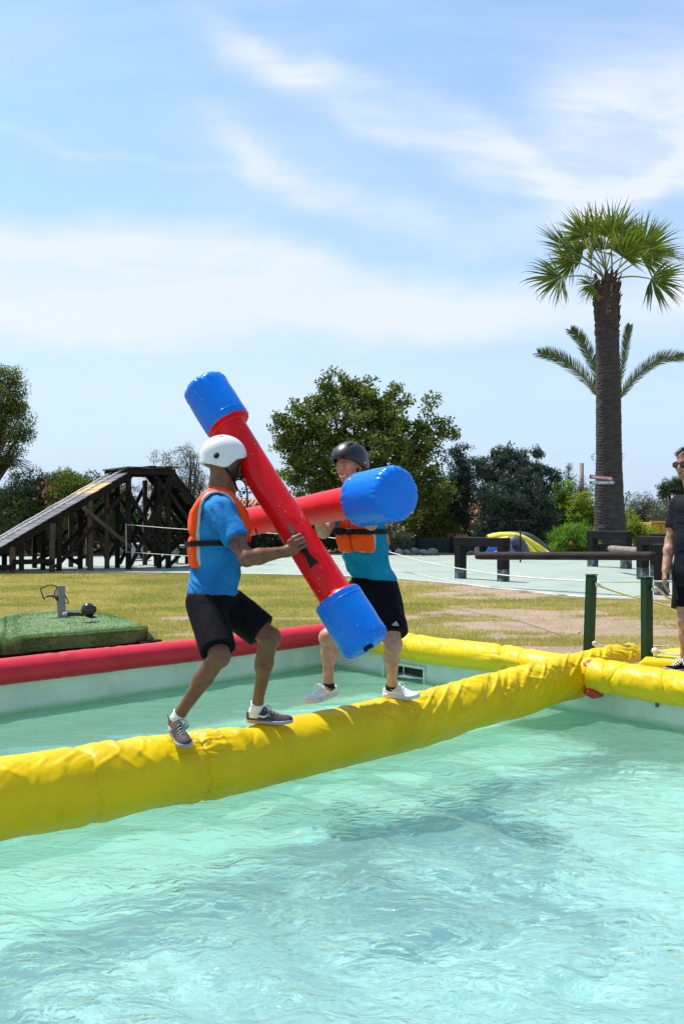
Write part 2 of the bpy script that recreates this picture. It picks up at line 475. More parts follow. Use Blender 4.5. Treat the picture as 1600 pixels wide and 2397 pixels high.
# court slab
M_court = simple('court_paint', (0.295, 0.352, 0.295), (0.245, 0.298, 0.248), rough=0.75, scale=1.1, bump_s=0.15, bump_scale=80, a=0.36, b=0.52)
def slab(name, poly, z0, z1, mat):
    n = len(poly)
    V = [(p[0], p[1], z1) for p in poly] + [(p[0], p[1], z0) for p in poly]
    F = [list(range(n)), list(range(2 * n - 1, n - 1, -1))] + [[i, i + n, (i + 1) % n + n, (i + 1) % n] for i in range(n)]
    o = mesh_np(name, V, F, mat, None, False); fix_normals(o); return o
court = tag(slab('court', court_poly, DECK - 0.05, DECK + 0.012, M_court), kind='structure')
# bare concrete lip of the court
M_lip = simple('concrete_lip', (0.62, 0.58, 0.52), (0.45, 0.42, 0.37), rough=0.9, scale=6, bump_s=0.4)
inn = near_edge[:, :2] + np.array([0, 0.10])
lip = np.vstack([near_edge[:, :2] - np.array([0, 0.05]), inn[::-1]])
tag(slab('court_edge', lip, DECK - 0.05, DECK + 0.018, M_lip), kind='structure')

# pool shell
def m_wall():
    m, nt, bs, out = mat_new('pool_wall_paint')
    c = ramp2(nt, noise_node(nt, 2.5, 7, 0.65), (0.50, 0.60, 0.53), (0.70, 0.77, 0.70), 0.25, 0.6)
    # tide mark: lime and algae line at the water level
    geo = N_(nt, 'ShaderNodeNewGeometry'); sep = N_(nt, 'ShaderNodeSeparateXYZ'); nt.links.new(geo.outputs['Position'], sep.inputs[0])
    mr = N_(nt, 'ShaderNodeMapRange', interpolation_type='SMOOTHSTEP'); nt.links.new(sep.outputs[2], mr.inputs['Value'])
    mr.inputs['From Min'].default_value = 0.055; mr.inputs['From Max'].default_value = 0.0
    mx = N_(nt, 'ShaderNodeMix', data_type='RGBA'); nt.links.new(mr.outputs[0], mx.inputs['Factor'])
    nt.links.new(c, mx.inputs['A']); mx.inputs['B'].default_value = (0.36, 0.56, 0.36, 1)
    dots = N_(nt, 'ShaderNodeMapRange'); nt.links.new(noise_node(nt, 34, 3, 0.7), dots.inputs['Value'])
    dots.inputs['From Min'].default_value = 0.70; dots.inputs['From Max'].default_value = 0.76
    mx2 = N_(nt, 'ShaderNodeMix', data_type='RGBA'); nt.links.new(dots.outputs[0], mx2.inputs['Factor'])
    nt.links.new(mx.outputs['Result'], mx2.inputs['A']); mx2.inputs['B'].default_value = (0.20, 0.18, 0.13, 1)
    nt.links.new(mx2.outputs['Result'], bs.inputs['Base Color'])
    bs.inputs['Roughness'].default_value = 0.7
    bump(nt, bs, noise_node(nt, 14, 6, 0.7), 0.35, 0.01)
    return m
M_wall = m_wall()
FLOOR = -0.95
# walls as prisms 12 cm thick outside the pool line, with the skimmer opening left in the right-hand wall
def wall_piece(a, b, z0, z1, t=0.14):
    a = np.array(a); b = np.array(b); d = (b - a) / np.linalg.norm(b - a); n = np.array([d[1], -d[0]])
    mid = (a + b) / 2
    if (mid - np.array([0, 5.0])) @ n < 0: n = -n
    q = [a, b, b + n * t, a + n * t]
    V = [(p[0], p[1], z) for z in (z0, z1) for p in q]
    return V, [[0, 1, 2, 3], [4, 5, 6, 7], [0, 1, 5, 4], [1, 2, 6, 5], [2, 3, 7, 6], [3, 0, 4, 7]]
sk0, sk1 = 0.86, 1.42                              # skimmer opening along the right-hand wall, metres from the corner
skz0, skz1 = -0.10, 0.125
mb = MB()
mb.add(*wall_piece(C_ + U_ * -0.0, PL, FLOOR - 0.2, DECK - 0.01))
mb.add(*wall_piece(C_, C_ + V_ * sk0, FLOOR - 0.2, DECK - 0.01))
mb.add(*wall_piece(C_ + V_ * sk1, PR, FLOOR - 0.2, DECK - 0.01))
mb.add(*wall_piece(C_ + V_ * sk0, C_ + V_ * sk1, skz1, DECK - 0.01))
mb.add(*wall_piece(C_ + V_ * sk0, C_ + V_ * sk1, FLOOR - 0.2, skz0))
mb.add(*wall_piece(PR, POOL[2], FLOOR - 0.2, DECK - 0.01)); mb.add(*wall_piece(POOL[2], POOL[3], FLOOR - 0.2, DECK - 0.01)); mb.add(*wall_piece(POOL[3], PL, FLOOR - 0.2, DECK - 0.01))
tag(mb.build('pool_wall', M_wall), kind='structure')

M_floor = simple('pool_floor_paint', (0.62, 0.985, 0.94), (0.55, 0.96, 0.90), rough=0.8, scale=0.9)
fp = POOL
tag(mesh_np('pool_floor', [(p[0] * 1.02, p[1], FLOOR) for p in fp], [list(range(len(fp)))], M_floor, None, False), kind='structure')

# skimmer: white frame and dark box behind the opening
M_white_plastic = simple('white_plastic', (0.78, 0.80, 0.78), (0.62, 0.65, 0.62), rough=0.45, scale=12)
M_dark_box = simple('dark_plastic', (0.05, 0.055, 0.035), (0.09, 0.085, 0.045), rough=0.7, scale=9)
nin = np.array([-V_[1], V_[0]])
if (np.array([0, 5.0]) - C_) @ nin < 0: nin = -nin        # into the pool
skc = C_ + V_ * (sk0 + sk1) / 2
sk = thing('skimmer', 'white framed skimmer opening in the pool wall below the yellow edge roll', 'skimmer', (skc[0], skc[1], 0.0))
def p3(q, z): return np.array([q[0], q[1], z])
fr = MB(); w = 0.03
o_ = nin * 0.012
fr.beam(p3(C_ + V_ * (sk0 - 0.02) + o_, skz1 + 0.01), p3(C_ + V_ * (sk1 + 0.02) + o_, skz1 + 0.01), 0.024, w)
fr.beam(p3(C_ + V_ * (sk0 - 0.005) + o_, skz0), p3(C_ + V_ * (sk0 - 0.005) + o_, skz1 - 0.006), w, 0.024, up=p3(V_, 0))
fr.beam(p3(C_ + V_ * (sk1 + 0.005) + o_, skz0), p3(C_ + V_ * (sk1 + 0.005) + o_, skz1 - 0.006), w, 0.024, up=p3(V_, 0))
fr.build('frame', M_white_plastic, sk)
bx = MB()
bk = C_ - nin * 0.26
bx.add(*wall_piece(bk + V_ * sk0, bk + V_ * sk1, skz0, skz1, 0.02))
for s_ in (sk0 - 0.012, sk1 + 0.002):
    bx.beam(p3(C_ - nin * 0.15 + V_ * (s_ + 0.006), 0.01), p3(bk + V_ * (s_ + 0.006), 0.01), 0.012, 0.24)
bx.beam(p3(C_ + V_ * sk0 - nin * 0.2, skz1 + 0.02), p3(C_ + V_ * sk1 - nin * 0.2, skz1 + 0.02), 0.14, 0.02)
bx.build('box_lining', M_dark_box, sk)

# ------------------------------------------------------------------ water
def m_water():
    m, nt, bs, out = mat_new('pool_water')
    nt.nodes.remove(bs)
    tc = N_(nt, 'ShaderNodeTexCoord')
    at = N_(nt, 'ShaderNodeAttribute', attribute_name='churn')
    mp = N_(nt, 'ShaderNodeMapping'); nt.links.new(tc.outputs['Object'], mp.inputs[0]); mp.inputs['Rotation'].default_value = (0, 0, 0.4); mp.inputs['Scale'].default_value = (1, 1.6, 1)
    n1 = N_(nt, 'ShaderNodeTexNoise'); nt.links.new(mp.outputs[0], n1.inputs['Vector']); n1.inputs['Scale'].default_value = 8; n1.inputs['Detail'].default_value = 5; n1.inputs['Roughness'].default_value = 0.5; n1.inputs['Distortion'].default_value = 1.0
    hm = N_(nt, 'ShaderNodeMath', operation='MULTIPLY'); pm = N_(nt, 'ShaderNodeMapRange'); nt.links.new(noise_node(nt, 0.9, 3, 0.6), pm.inputs['Value']); pm.inputs['From Min'].default_value = 0.35; pm.inputs['From Max'].default_value = 0.65; pm.inputs['To Min'].default_value = 0.35; pm.inputs['To Max'].default_value = 1.35
    h0 = N_(nt, 'ShaderNodeMath', operation='MULTIPLY'); nt.links.new(n1.outputs['Fac'], h0.inputs[0]); nt.links.new(pm.outputs[0], h0.inputs[1])
    nt.links.new(h0.outputs[0], hm.inputs[0]); nt.links.new(at.outputs['Fac'], hm.inputs[1])
    b = N_(nt, 'ShaderNodeBump'); nt.links.new(hm.outputs[0], b.inputs['Height']); b.inputs['Strength'].default_value = 0.8; b.inputs['Distance'].default_value = 0.05
    cg = N_(nt, 'ShaderNodeMix', data_type='RGBA'); nt.links.new(at.outputs['Fac'], cg.inputs['Factor'])
    cg.inputs['A'].default_value = (0.82, 1.0, 0.87, 1); cg.inputs['B'].default_value = (0.97, 1.0, 0.99, 1)
    rf = N_(nt, 'ShaderNodeBsdfRefraction'); rf.inputs['IOR'].default_value = 1.33; rf.inputs['Roughness'].default_value = 0.0
    nt.links.new(cg.outputs['Result'], rf.inputs['Color']); nt.links.new(b.outputs[0], rf.inputs['Normal'])
    df = N_(nt, 'ShaderNodeBsdfDiffuse'); nt.links.new(b.outputs[0], df.inputs['Normal'])
    dc = N_(nt, 'ShaderNodeMix', data_type='RGBA'); nt.links.new(at.outputs['Fac'], dc.inputs['Factor'])
    dc.inputs['A'].default_value = (0.48, 0.92, 0.66, 1); dc.inputs['B'].default_value = (0.62, 0.99, 0.95, 1)
    nt.links.new(dc.outputs['Result'], df.inputs['Color'])
    tl = N_(nt, 'ShaderNodeBsdfTranslucent'); nt.links.new(dc.outputs['Result'], tl.inputs['Color']); nt.links.new(b.outputs[0], tl.inputs['Normal'])
    sc2 = N_(nt, 'ShaderNodeMixShader'); sc2.inputs[0].default_value = 0.55; nt.links.new(df.outputs[0], sc2.inputs[1]); nt.links.new(tl.outputs[0], sc2.inputs[2])
    body = N_(nt, 'ShaderNodeMixShader')
    mk = N_(nt, 'ShaderNodeMapRange'); nt.links.new(at.outputs['Fac'], mk.inputs['Value']); mk.inputs['From Min'].default_value = 0.08; mk.inputs['From Max'].default_value = 0.6; mk.inputs['To Min'].default_value = 0.40; mk.inputs['To Max'].default_value = MILK
    nt.links.new(mk.outputs[0], body.inputs[0])
    nt.links.new(rf.outputs[0], body.inputs[1]); nt.links.new(sc2.outputs[0], body.inputs[2])
    gl = N_(nt, 'ShaderNodeBsdfGlossy'); gl.inputs['Roughness'].default_value = 0.03; nt.links.new(b.outputs[0], gl.inputs['Normal'])
    fr = N_(nt, 'ShaderNodeFresnel'); fr.inputs['IOR'].default_value = 1.33; nt.links.new(b.outputs[0], fr.inputs['Normal'])
    mx = N_(nt, 'ShaderNodeMixShader'); nt.links.new(fr.outputs[0], mx.inputs[0]); nt.links.new(body.outputs[0], mx.inputs[1]); nt.links.new(gl.outputs[0], mx.inputs[2])
    nt.links.new(mx.outputs[0], out.inputs[0])
    return m
MILK = 0.25
M_water = m_water()
# beam centre line (also used for the beam itself): parameter t from the left frame edge to the far bank
BA = np.array([-1.665, 4.85]); BB = np.array([1.985, 8.2])
_tt = [-0.9, -0.3, 0.0, 0.094, 0.325, 0.594, 0.874, 1.0, 1.12]
_zt = [0.42, 0.43, 0.425, 0.405, 0.362, 0.375, 0.442, 0.462, 0.47]
def beam_top(t): return np.interp(t, _tt, _zt)
def beam_xy(t): return BA + (BB - BA) * t
wx = np.arange(-8.2, 7.4, 0.023); wy = np.arange(0.6, 10.9, 0.023)
X, Y = np.meshgrid(wx, wy)
bd = (BB - BA) / np.linalg.norm(BB - BA); bn = np.array([bd[1], -bd[0]])      # towards the camera side
side = (X - BA[0]) * bn[0] + (Y - BA[1]) * bn[1]
far_calm = np.clip((Y - 3.2) / 4.5, 0, 1)
churn = np.clip(0.5 + side * 1.1, 0.10, 1.0) * (1 - 0.45 * far_calm)
churn = np.clip(churn, 0.07, 1)
H = np.zeros_like(X)
rg = np.random.default_rng(8)
wxx = X + 0.25 * fbm(X * 0.9, Y * 0.9, 5.0, 3); wyy = Y + 0.25 * fbm(X * 0.9, Y * 0.9, 9.0, 3)
for k in range(20):
    L = rg.uniform(0.13, 0.80); a = rg.uniform(-1.1, 1.1) + 1.35; ph = rg.uniform(0, 6.28)
    kx, ky = math.cos(a) * 6.283 / L, math.sin(a) * 6.283 / L
    H += (L ** 1.1) * 0.0056 * np.sin(kx * wxx + ky * wyy + ph)
for k in range(12):
    L = rg.uniform(0.075, 0.15); a = rg.uniform(-1.4, 1.4) + 1.35; ph = rg.uniform(0, 6.28)
    kx, ky = math.cos(a) * 6.283 / L, math.sin(a) * 6.283 / L
    H += L * 0.0014 * np.sin(kx * wxx + ky * wyy + ph) * np.clip(1.2 + 1.6 * fbm(X * 1.1 + k, Y * 1.4, k * 3.1, 2), 0.1, 2.2)
H += 0.009 * fbm(X * 3.2, Y * 5.5, 2.0, 3)
H2 = (0.0085 + 0.007 * np.clip(1 - churn * 2, 0, 1)) * fbm(X * 1.3 + 0.5 * Y, Y * 3.6 - 0.6 * X, 7.0, 2)
H = H * (0.25 + 1.15 * churn) * np.clip(churn * 1.3, 0.30, 1) + H2
V = np.stack([X.ravel(), Y.ravel(), H.ravel()], 1)
ny_, nx_ = X.shape
ii, jj = np.meshgrid(np.arange(nx_ - 1), np.arange(ny_ - 1)); ii = ii.ravel(); jj = jj.ravel()
F = np.stack([jj * nx_ + ii, jj * nx_ + ii + 1, (jj + 1) * nx_ + ii + 1, (jj + 1) * nx_ + ii], 1)
cx = wx[ii] + 0.0115; cy = wy[jj] + 0.0115
big = POOL + (POOL - POOL.mean(0)) / np.linalg.norm(POOL - POOL.mean(0), axis=1)[:, None] * 0.10
keep = inside(big, cx, cy)
# water also fills the skimmer mouth
sx = (cx - C_[0]) * V_[0] + (cy - C_[1]) * V_[1]; sn = (cx - C_[0]) * nin[0] + (cy - C_[1]) * nin[1]
keep |= (sx > sk0) & (sx < sk1) & (sn < 0.02) & (sn > -0.24)
F = F[keep]
used = np.unique(F); re_ = -np.ones(len(V), np.int64); re_[used] = np.arange(len(used))
water = tag(mesh_np('water', V[used], re_[F], M_water, None, True, {'churn': churn.ravel()[used]}), kind='structure')
water.cycles.is_caustics_caster = True
sd.cycles.is_caustics_light = True
for o_ in COL.objects:
    if o_.name in ('pool_floor', 'pool_wall'): o_.cycles.is_caustics_receiver = True

# ------------------------------------------------------------------ padded rolls
def wrinkled_tube(pts, rx, rz, nu, nv, disp, seam=None):
    """pts (nu,3) centre line; rx, rz half widths; disp(s, th) displacement outwards; th = 0 at the top"""
    pts = np.asarray(pts, float)
    T = np.gradient(pts, axis=0); T /= np.linalg.norm(T, axis=1)[:, None]
    up = np.array([0, 0, 1.0]); Sd = np.cross(T, up); Sd /= np.linalg.norm(Sd, axis=1)[:, None]; Up = np.cross(Sd, T)
    s = np.concatenate([[0], np.cumsum(np.linalg.norm(np.diff(pts, axis=0), axis=1))])
    th = np.linspace(0, 2 * math.pi, nv, endpoint=False)
    S, TH = np.meshgrid(s, th, indexing='ij')
    D = disp(S, TH)
    RX = np.broadcast_to(np.asarray(rx, float), (len(pts),))[:, None] + D; RZ = np.broadcast_to(np.asarray(rz, float), (len(pts),))[:, None] + D
    V = pts[:, None, :] + (RX * np.sin(TH))[:, :, None] * Sd[:, None, :] + (RZ * np.cos(TH))[:, :, None] * Up[:, None, :]
    V = V.reshape(-1, 3)
    n = len(pts)
    i, j = np.meshgrid(np.arange(n - 1), np.arange(nv), indexing='ij'); i = i.ravel(); j = j.ravel(); j2 = (j + 1) % nv
    F = np.stack([i * nv + j, i * nv + j2, (i + 1) * nv + j2, (i + 1) * nv + j], 1)
    # end caps: rings drawn in
    c0 = pts[0] - T[0] * 0.03; c1 = pts[-1] + T[-1] * 0.03
    V = np.vstack([V, c0, c1]); a = len(V) - 2
    j = np.arange(nv); j2 = (j + 1) % nv
    q = np.stack([j, j2, np.full(nv, a), np.full(nv, a)], 1); q2 = np.stack([(n - 1) * nv + j2, (n - 1) * nv + j, np.full(nv, a + 1), np.full(nv, a + 1)], 1)
    Fl = F.tolist() + [[x[0], x[1], x[2]] for x in q.tolist()] + [[x[0], x[1], x[2]] for x in q2.tolist()]
    return V, Fl
def folds(seed, amp=0.012, freq=7.0, slant=0.25, ties=(), patch=1.0, depth=0.03, slant_noise=0.25, tops=0.6):
    """gathered vinyl: thin ridges running round the roll, pinched at the ties"""
    def f(S, TH):
        th = np.where(TH > math.pi, TH - 2 * math.pi, TH)        # -pi..pi, 0 on top
        w = fbm(S * 1.6 + seed, th * 0.8, seed * 1.0, 3) * slant_noise
        q = (S + slant * th + w)
        n1 = fbm(q * freq, th * 0.55 + seed, seed + 2.0, 3, 0.5)
        n2 = fbm(q * freq * 2.3, th * 0.9 + seed, seed + 6.0, 3, 0.5)
        ridge = (1 - np.abs(n1) * 2.4) ; ridge = np.sign(ridge) * np.abs(ridge) ** 1.5
        ridge2 = (1 - np.abs(n2) * 2.6)
        mask = np.clip(0.55 + 1.3 * fbm(S * 1.1 + 9 + seed, th * 0.9, seed, 2), 0.1, 1.2)
        ang = 0.22 + tops * np.exp(-((th - 0.7) / 0.9) ** 2)
        d = amp * mask * ang * (0.65 * ridge + 0.35 * ridge2 * mask) 
        d += 0.010 * patch * fbm(S * 2.2, th * 0.9, seed + 11, 3)
        for (s0, sl, dp) in ties:
            u = S - s0 - sl * th - 0.02 * fbm(th * 2 + seed, S * 0, 3.3, 2)
            d -= dp * np.exp(-(u / 0.011) ** 2) + dp * 0.7 * np.exp(-(u / 0.06) ** 2)
            d += dp * 0.5 * np.exp(-((np.abs(u) - 0.07) / 0.04) ** 2)
            rad = np.exp(-(u / 0.16) ** 2)
            d += 0.007 * rad * (1 - np.abs(fbm(th * 6.0 + 5, S * 2.5, seed + 1, 2)) * 3) * (dp > 0.01)
        return d
    return f
M_yel = vinyl('yellow_vinyl', (0.88, 0.63, 0.002), (0.82, 0.57, 0.002), 0.38, 0.24, 0.18, 0.3)
M_yel2 = vinyl('yellow_vinyl_edge', (0.86, 0.62, 0.006), (0.80, 0.56, 0.005), 0.36, 0.16, 0.15, 0.32)
M_red_roll = vinyl('crimson_vinyl', (0.64, 0.022, 0.040), (0.54, 0.018, 0.034), 0.42, 0.06, 0.3, 0.28)
M_orange = simple('orange_lining', (0.75, 0.12, 0.02), (0.6, 0.05, 0.02), rough=0.5, scale=12, bump_s=0.5, bump_scale=20, bump_d=0.02)

ts = np.linspace(-0.55, 1.15, 980)
rb = np.interp(ts, [-0.6, 0, 0.5, 0.9, 1.1, 1.15], [0.200, 0.197, 0.180, 0.172, 0.168, 0.150])
blen = np.linalg.norm(BB - BA)
axis = np.array([[*beam_xy(t), beam_top(t) - r] for t, r in zip(ts, rb)])
axis[:, 2] = np.convolve(np.pad(axis[:, 2], 40, mode='edge'), np.ones(81) / 81, mode='valid')
s_at = lambda t: (t + 0.55) * blen
bf = folds(1.0, amp=0.015, freq=6.0, slant=-0.05, ties=[(s_at(0.085), 0.02, 0.008), (s_at(0.222), 0.015, 0.011), (s_at(0.305), -0.07, 0.005), (s_at(0.62), -0.06, 0.004), (s_at(0.83), -0.08, 0.005), (s_at(-0.2), 0.02, 0.010)], tops=0.9)
foot_ts = [(0.21, 0.35, 0.016), (0.30, -0.1, 0.020), (0.58, 0.0, 0.016)]
def beam_disp(S, TH):
    th = np.where(TH > math.pi, TH - 2 * math.pi, TH)
    d = bf(S, TH)
    # slack cover hanging under the roll, slanting gathers towards the far end
    d += 0.022 * np.exp(-((np.abs(th) - math.pi) / 0.55) ** 2) * (0.6 + fbm(S * 2.2, 0 * th, 3.0, 3))
    far = np.clip((S - s_at(0.40)) / 1.4, 0.12, 1)
    q = S * 0.9 + 0.26 * th + 0.05 * fbm(S * 1.3, th, 4.0, 2)
    r = np.clip(1 - np.abs(fbm(q * 7.5, th * 0.35 + S * 0.3, 21.0, 2)) * 5.0, -0.4, 1)
    d += far * 0.011 * r * np.clip(0.25 + 0.85 * np.cos(th - 0.95), 0, 1)
    near_ = np.exp(-((th - 0.45) / 0.75) ** 2) * np.clip(1 - far, 0, 1)
    r2 = np.clip(1 - np.abs(fbm(S * 9.0 - 0.6 * th, th * 0.7, 31.0, 2)) * 4.5, -0.3, 1)
    d += near_ * 0.012 * r2 * np.clip(0.5 + 1.5 * fbm(S * 1.7, th, 8.0, 2), 0, 1.3)
    for t0, th0, dp in foot_ts:                     # dents under the feet
        g = np.exp(-((S - s_at(t0)) / 0.14) ** 2 - ((th - th0) / 0.55) ** 2)
        d -= dp * g
        d += 0.0045 * np.exp(-((S - s_at(t0)) / 0.25) ** 2) * (1 - np.abs(fbm(S * 7, th * 1.2, t0 * 9, 2)) * 2.8) * np.exp(-((th - th0 - 0.4) / 0.8) ** 2)
    return d
bV, bF = wrinkled_tube(axis, rb, rb * 1.0, 980, 180, beam_disp)
beam = thing('padded_beam', 'long yellow vinyl padded beam lying across the pool, two people standing on it', 'beam', (float(axis[400][0]), float(axis[400][1]), 0.0))
mesh_np('cover', bV, bF, M_yel, beam, True)
# inner core seen as dark timber at the open underside near the bank
M_timber = simple('weathered_timber', (0.30, 0.19, 0.12), (0.12, 0.075, 0.05), rough=0.85, scale=14, bump_s=0.5, bump_scale=50)
core = MB(); core.tube(axis[10:-8:60] + np.array([0, 0, -0.02]), 0.07, 10); core.build('core', M_timber, beam, True)

def edge_roll(name, a, b, rx, rz, zc, mat, label, cat, seed, nu=500, nv=72, amp=0.008, ties=(), freq=7, slant=-0.04, bend=None):
    t = np.linspace(0, 1, nu)[:, None]
    pts = np.array([a[0], a[1], zc])[None] * (1 - t) + np.array([b[0], b[1], zc])[None] * t
    pts[:, 2] += 0.006 * np.sin(t[:, 0] * 14 + seed)
    if bend is not None: pts = bend(pts, t[:, 0])
    V, F = wrinkled_tube(pts, rx, rz, nu, nv, folds(seed, amp=amp, freq=freq, slant=slant, ties=ties, patch=0.5))
    th_ = thing(name, label, cat, (float(pts[nu // 2, 0]), float(pts[nu // 2, 1]), DECK))
    mesh_np('cover', V, F, mat, th_, True)
    return th_
red_roll = edge_roll('edge_roll', C_ + U_ * 0.10 - nin * 0.02, C_ + U_ * 10.2, 0.13, 0.105, 0.335, M_red_roll,
                     'long crimson padded roll along the far left pool edge', 'padding', 3.0, nu=900, amp=0.007,
                     ties=[(3.1, 0.02, 0.004), (6.0, 0.02, 0.004)])
yr = edge_roll('edge_roll', C_ - nin * 0.0 + V_ * 0.12, C_ + V_ * 3.38, 0.15, 0.125, 0.322, M_yel2,
               'yellow padded roll on the far pool edge between the corner and the beam end', 'padding', 5.0, nu=600, nv=90, amp=0.015,
               ties=[(0.16, 0.02, 0.012), (1.15, 0.03, 0.008), (2.25, 0.08, 0.012), (2.5, 0.05, 0.007)])
yr2 = edge_roll('edge_roll', C_ + V_ * 3.40 + nin * 0.07, C_ + V_ * 8.6, 0.15, 0.13, 0.318, M_yel2,
                'yellow padded roll on the right pool edge under the standing man', 'padding', 8.0, nu=800, nv=96, amp=0.016,
                ties=[(0.10, 0.05, 0.010), (0.30, -0.05, 0.007), (0.62, 0.04, 0.008), (1.3, 0.04, 0.006)])
# end fold of the right roll: red lining showing
lin = MB()
e0 = C_ + V_ * 3.36 + nin * 0.06
def blob(c, r, ax=None, n=10, m=8, noise=0.0, seed=0):
    u = np.linspace(0, 2 * math.pi, n, endpoint=False); v = np.linspace(0, math.pi, m + 1)
    V = []
    for q in v:
        for p in u: V.append((math.sin(q) * math.cos(p), math.sin(q) * math.sin(p), math.cos(q)))
    V = np.array(V)
    if noise: V = V * (1 + noise * fbm(V[:, 0] * 1.7 + seed, V[:, 1] * 1.7, V[:, 2] * 1.7, 3))[:, None]
    V = V * np.asarray(r, float)
    if ax is not None: V = V @ np.asarray(ax)
    V = V + np.asarray(c, float)
    F = [[i * n + j, i * n + (j + 1) % n, (i + 1) * n + (j + 1) % n, (i + 1) * n + j] for i in range(m) for j in range(n)]
    return V, F
lin.add(*blob(p3(e0, 0.36), (0.085, 0.085, 0.085), None, 20, 14, 0.35, 2))
lin.add(*blob(p3(e0 + nin * 0.06 + V_ * 0.07, 0.205), (0.085, 0.07, 0.045), None, 20, 14, 0.45, 5))
lin.build('red_lining', simple('red_lining', (0.60, 0.03, 0.03), (0.45, 0.02, 0.02), rough=0.5, scale=9, bump_s=0.4, bump_scale=25, bump_d=0.02), yr2, True)
br = MB()
q0 = C_ + V_ * 3.92 + nin * 0.02
br.beam(p3(q0, 0.14), p3(q0, 0.26), 0.05, 0.012, up=p3(V_, 0)); br.beam(p3(q0 - V_ * 0.30, 0.235), p3(q0, 0.235), 0.02, 0.06)
tag(br.build('bracket', simple('rusty_metal', (0.30, 0.32, 0.30), (0.16, 0.10, 0.07), rough=0.7, scale=30, metallic=0.3), yr2))
# ------------------------------------------------------------------ pad on the bank
def soft_pad(name, corners, z0, z1, mat, label, cat, seed, n=60, rim=0.05):
    """a flat padded mat over a quadrilateral, edges rounded down"""
    a, b, c, d = [np.asarray(q, float) for q in corners]
    u = np.linspace(0, 1, n)
    U, W = np.meshgrid(u, u)
    XY = ((1 - U) * (1 - W))[..., None] * a + (U * (1 - W))[..., None] * b + (U * W)[..., None] * c + ((1 - U) * W)[..., None] * d
    e = np.minimum(np.minimum(U, 1 - U), np.minimum(W, 1 - W)) * min(np.linalg.norm(b - a), np.linalg.norm(d - a))
    h = 1 - np.clip(1 - e / rim, 0, 1) ** 2.5
    Z = z0 + (z1 - z0) * h + 0.008 * h * fbm(XY[..., 0] * 3 + seed, XY[..., 1] * 3, seed, 3)
    V = np.concatenate([XY, Z[..., None]], -1).reshape(-1, 3)
    i, j = np.meshgrid(np.arange(n - 1), np.arange(n - 1)); i = i.ravel(); j = j.ravel()
    F = np.stack([j * n + i, j * n + i + 1, (j + 1) * n + i + 1, (j + 1) * n + i], 1)
    o = mesh_np(name, V, F, mat, None, True); return tag(o, label, cat)
qa = G(1478, 1560, 0.40)[:2]; qd = G(1512, 1521, 0.44)[:2]; qc = G(1700, 1497, 0.44)[:2]; qb = G(1720, 1560, 0.40)[:2]
soft_pad('landing_mat', [qa + [0.06, 0.1], qb, qc, qd], DECK - 0.02, 0.43, M_yel2, 'flat yellow landing mat on the bank behind the green posts, right edge of the photo', 'mat', 4)

# ------------------------------------------------------------------ green posts and ropes
M_green = simple('green_post_paint', (0.010, 0.052, 0.018), (0.007, 0.034, 0.012), rough=0.5, spec=0.25, scale=7, bump_s=0.25, bump_scale=40)
M_rope = simple('white_rope', (0.78, 0.76, 0.70), (0.60, 0.57, 0.50), rough=0.85, scale=60, bump_s=0.6, bump_scale=160)
M_yrope = simple('yellowed_rope', (0.72, 0.60, 0.28), (0.52, 0.42, 0.18), rough=0.85, scale=60, bump_s=0.6, bump_scale=160)
def post(top, bot, w, label, yaw=0.5):
    t = thing('post', label, 'post', bot, 'green posts by the beam end')
    m = MB(); c, s = math.cos(yaw), math.sin(yaw)
    m.beam(bot, top - np.array([0, 0, 0.006]), w, w, up=(c, s, 0), bevel=0.006); m.build('shaft', M_green, t)
    k = MB(); k.box(top + np.array([0, 0, 0.002]), (w + 0.006, w + 0.006, 0.012), ((c, s, 0), (-s, c, 0), (0, 0, 1)), 0.003); k.build('cap', M_green, t)
    return t
pA_top, pA_bot = P(1383, 1346, 8.75), G(1375, 1541, DECK)
pA_bot = np.array([P(1376, 1530, 8.75)[0], 8.75, DECK - 0.05])
pB_top = P(1512, 1352, 8.25); pB_bot = np.array([P(1513, 1550, 8.25)[0], 8.25, DECK - 0.05])
post(pA_top, pA_bot, 0.075, 'dark green square post behind the beam end, leaning slightly, the left of two', 0.7)
post(pB_top, pB_bot, 0.075, 'dark green square post rising from the mat, upright, the right of two', 0.5)
def rope(name, pts, r, mat, label, n=120, sag=0.0, parent=None, twist=True):
    p = spline(pts, n) if len(pts) > 2 else np.linspace(pts[0], pts[1], n)
    if sag:
        t = np.linspace(0, 1, n); p[:, 2] -= sag * 4 * t * (1 - t)
    m = MB(); m.tube(p, r, 7)
    o = m.build(name, mat, parent, True, fix=False)
    if parent is None: tag(o, label, 'rope')
    return o
def zat(px, py, d): return P(px, py, d)
# two lines of the rope barrier, from the ramp to the posts and on past the standing man
up_pts = [P(295, 1228, 21.3), P(435, 1239, 19.6), P(750, 1256, 16.0), P(905, 1291, 14.2), P(1000, 1317, 13.2), P(1168, 1345, 11.5), P(1375, 1360, 9.0), P(1536, 1361, 9.0), P(1750, 1352, 9.4)]
lo_pts = [P(295, 1292, 21.3), P(435, 1301, 19.5), P(700, 1314, 16.4), P(912, 1334, 14.2), P(1080, 1366, 12.6), P(1191, 1380, 11.4), P(1364, 1397, 9.3), P(1570, 1405, 9.3), P(1760, 1409, 9.6)]
rope('barrier_rope', up_pts, 0.007, M_rope, 'upper white barrier rope running from the timber ramp to the green posts')
rope('barrier_rope', lo_pts, 0.006, M_rope, 'lower white barrier rope running along the court edge')
rope('tie_rope', [P(295, 1226, 21.3), P(296, 1294, 21.3)], 0.008, M_rope, 'short upright white rope tied against the timber ramp', 12)
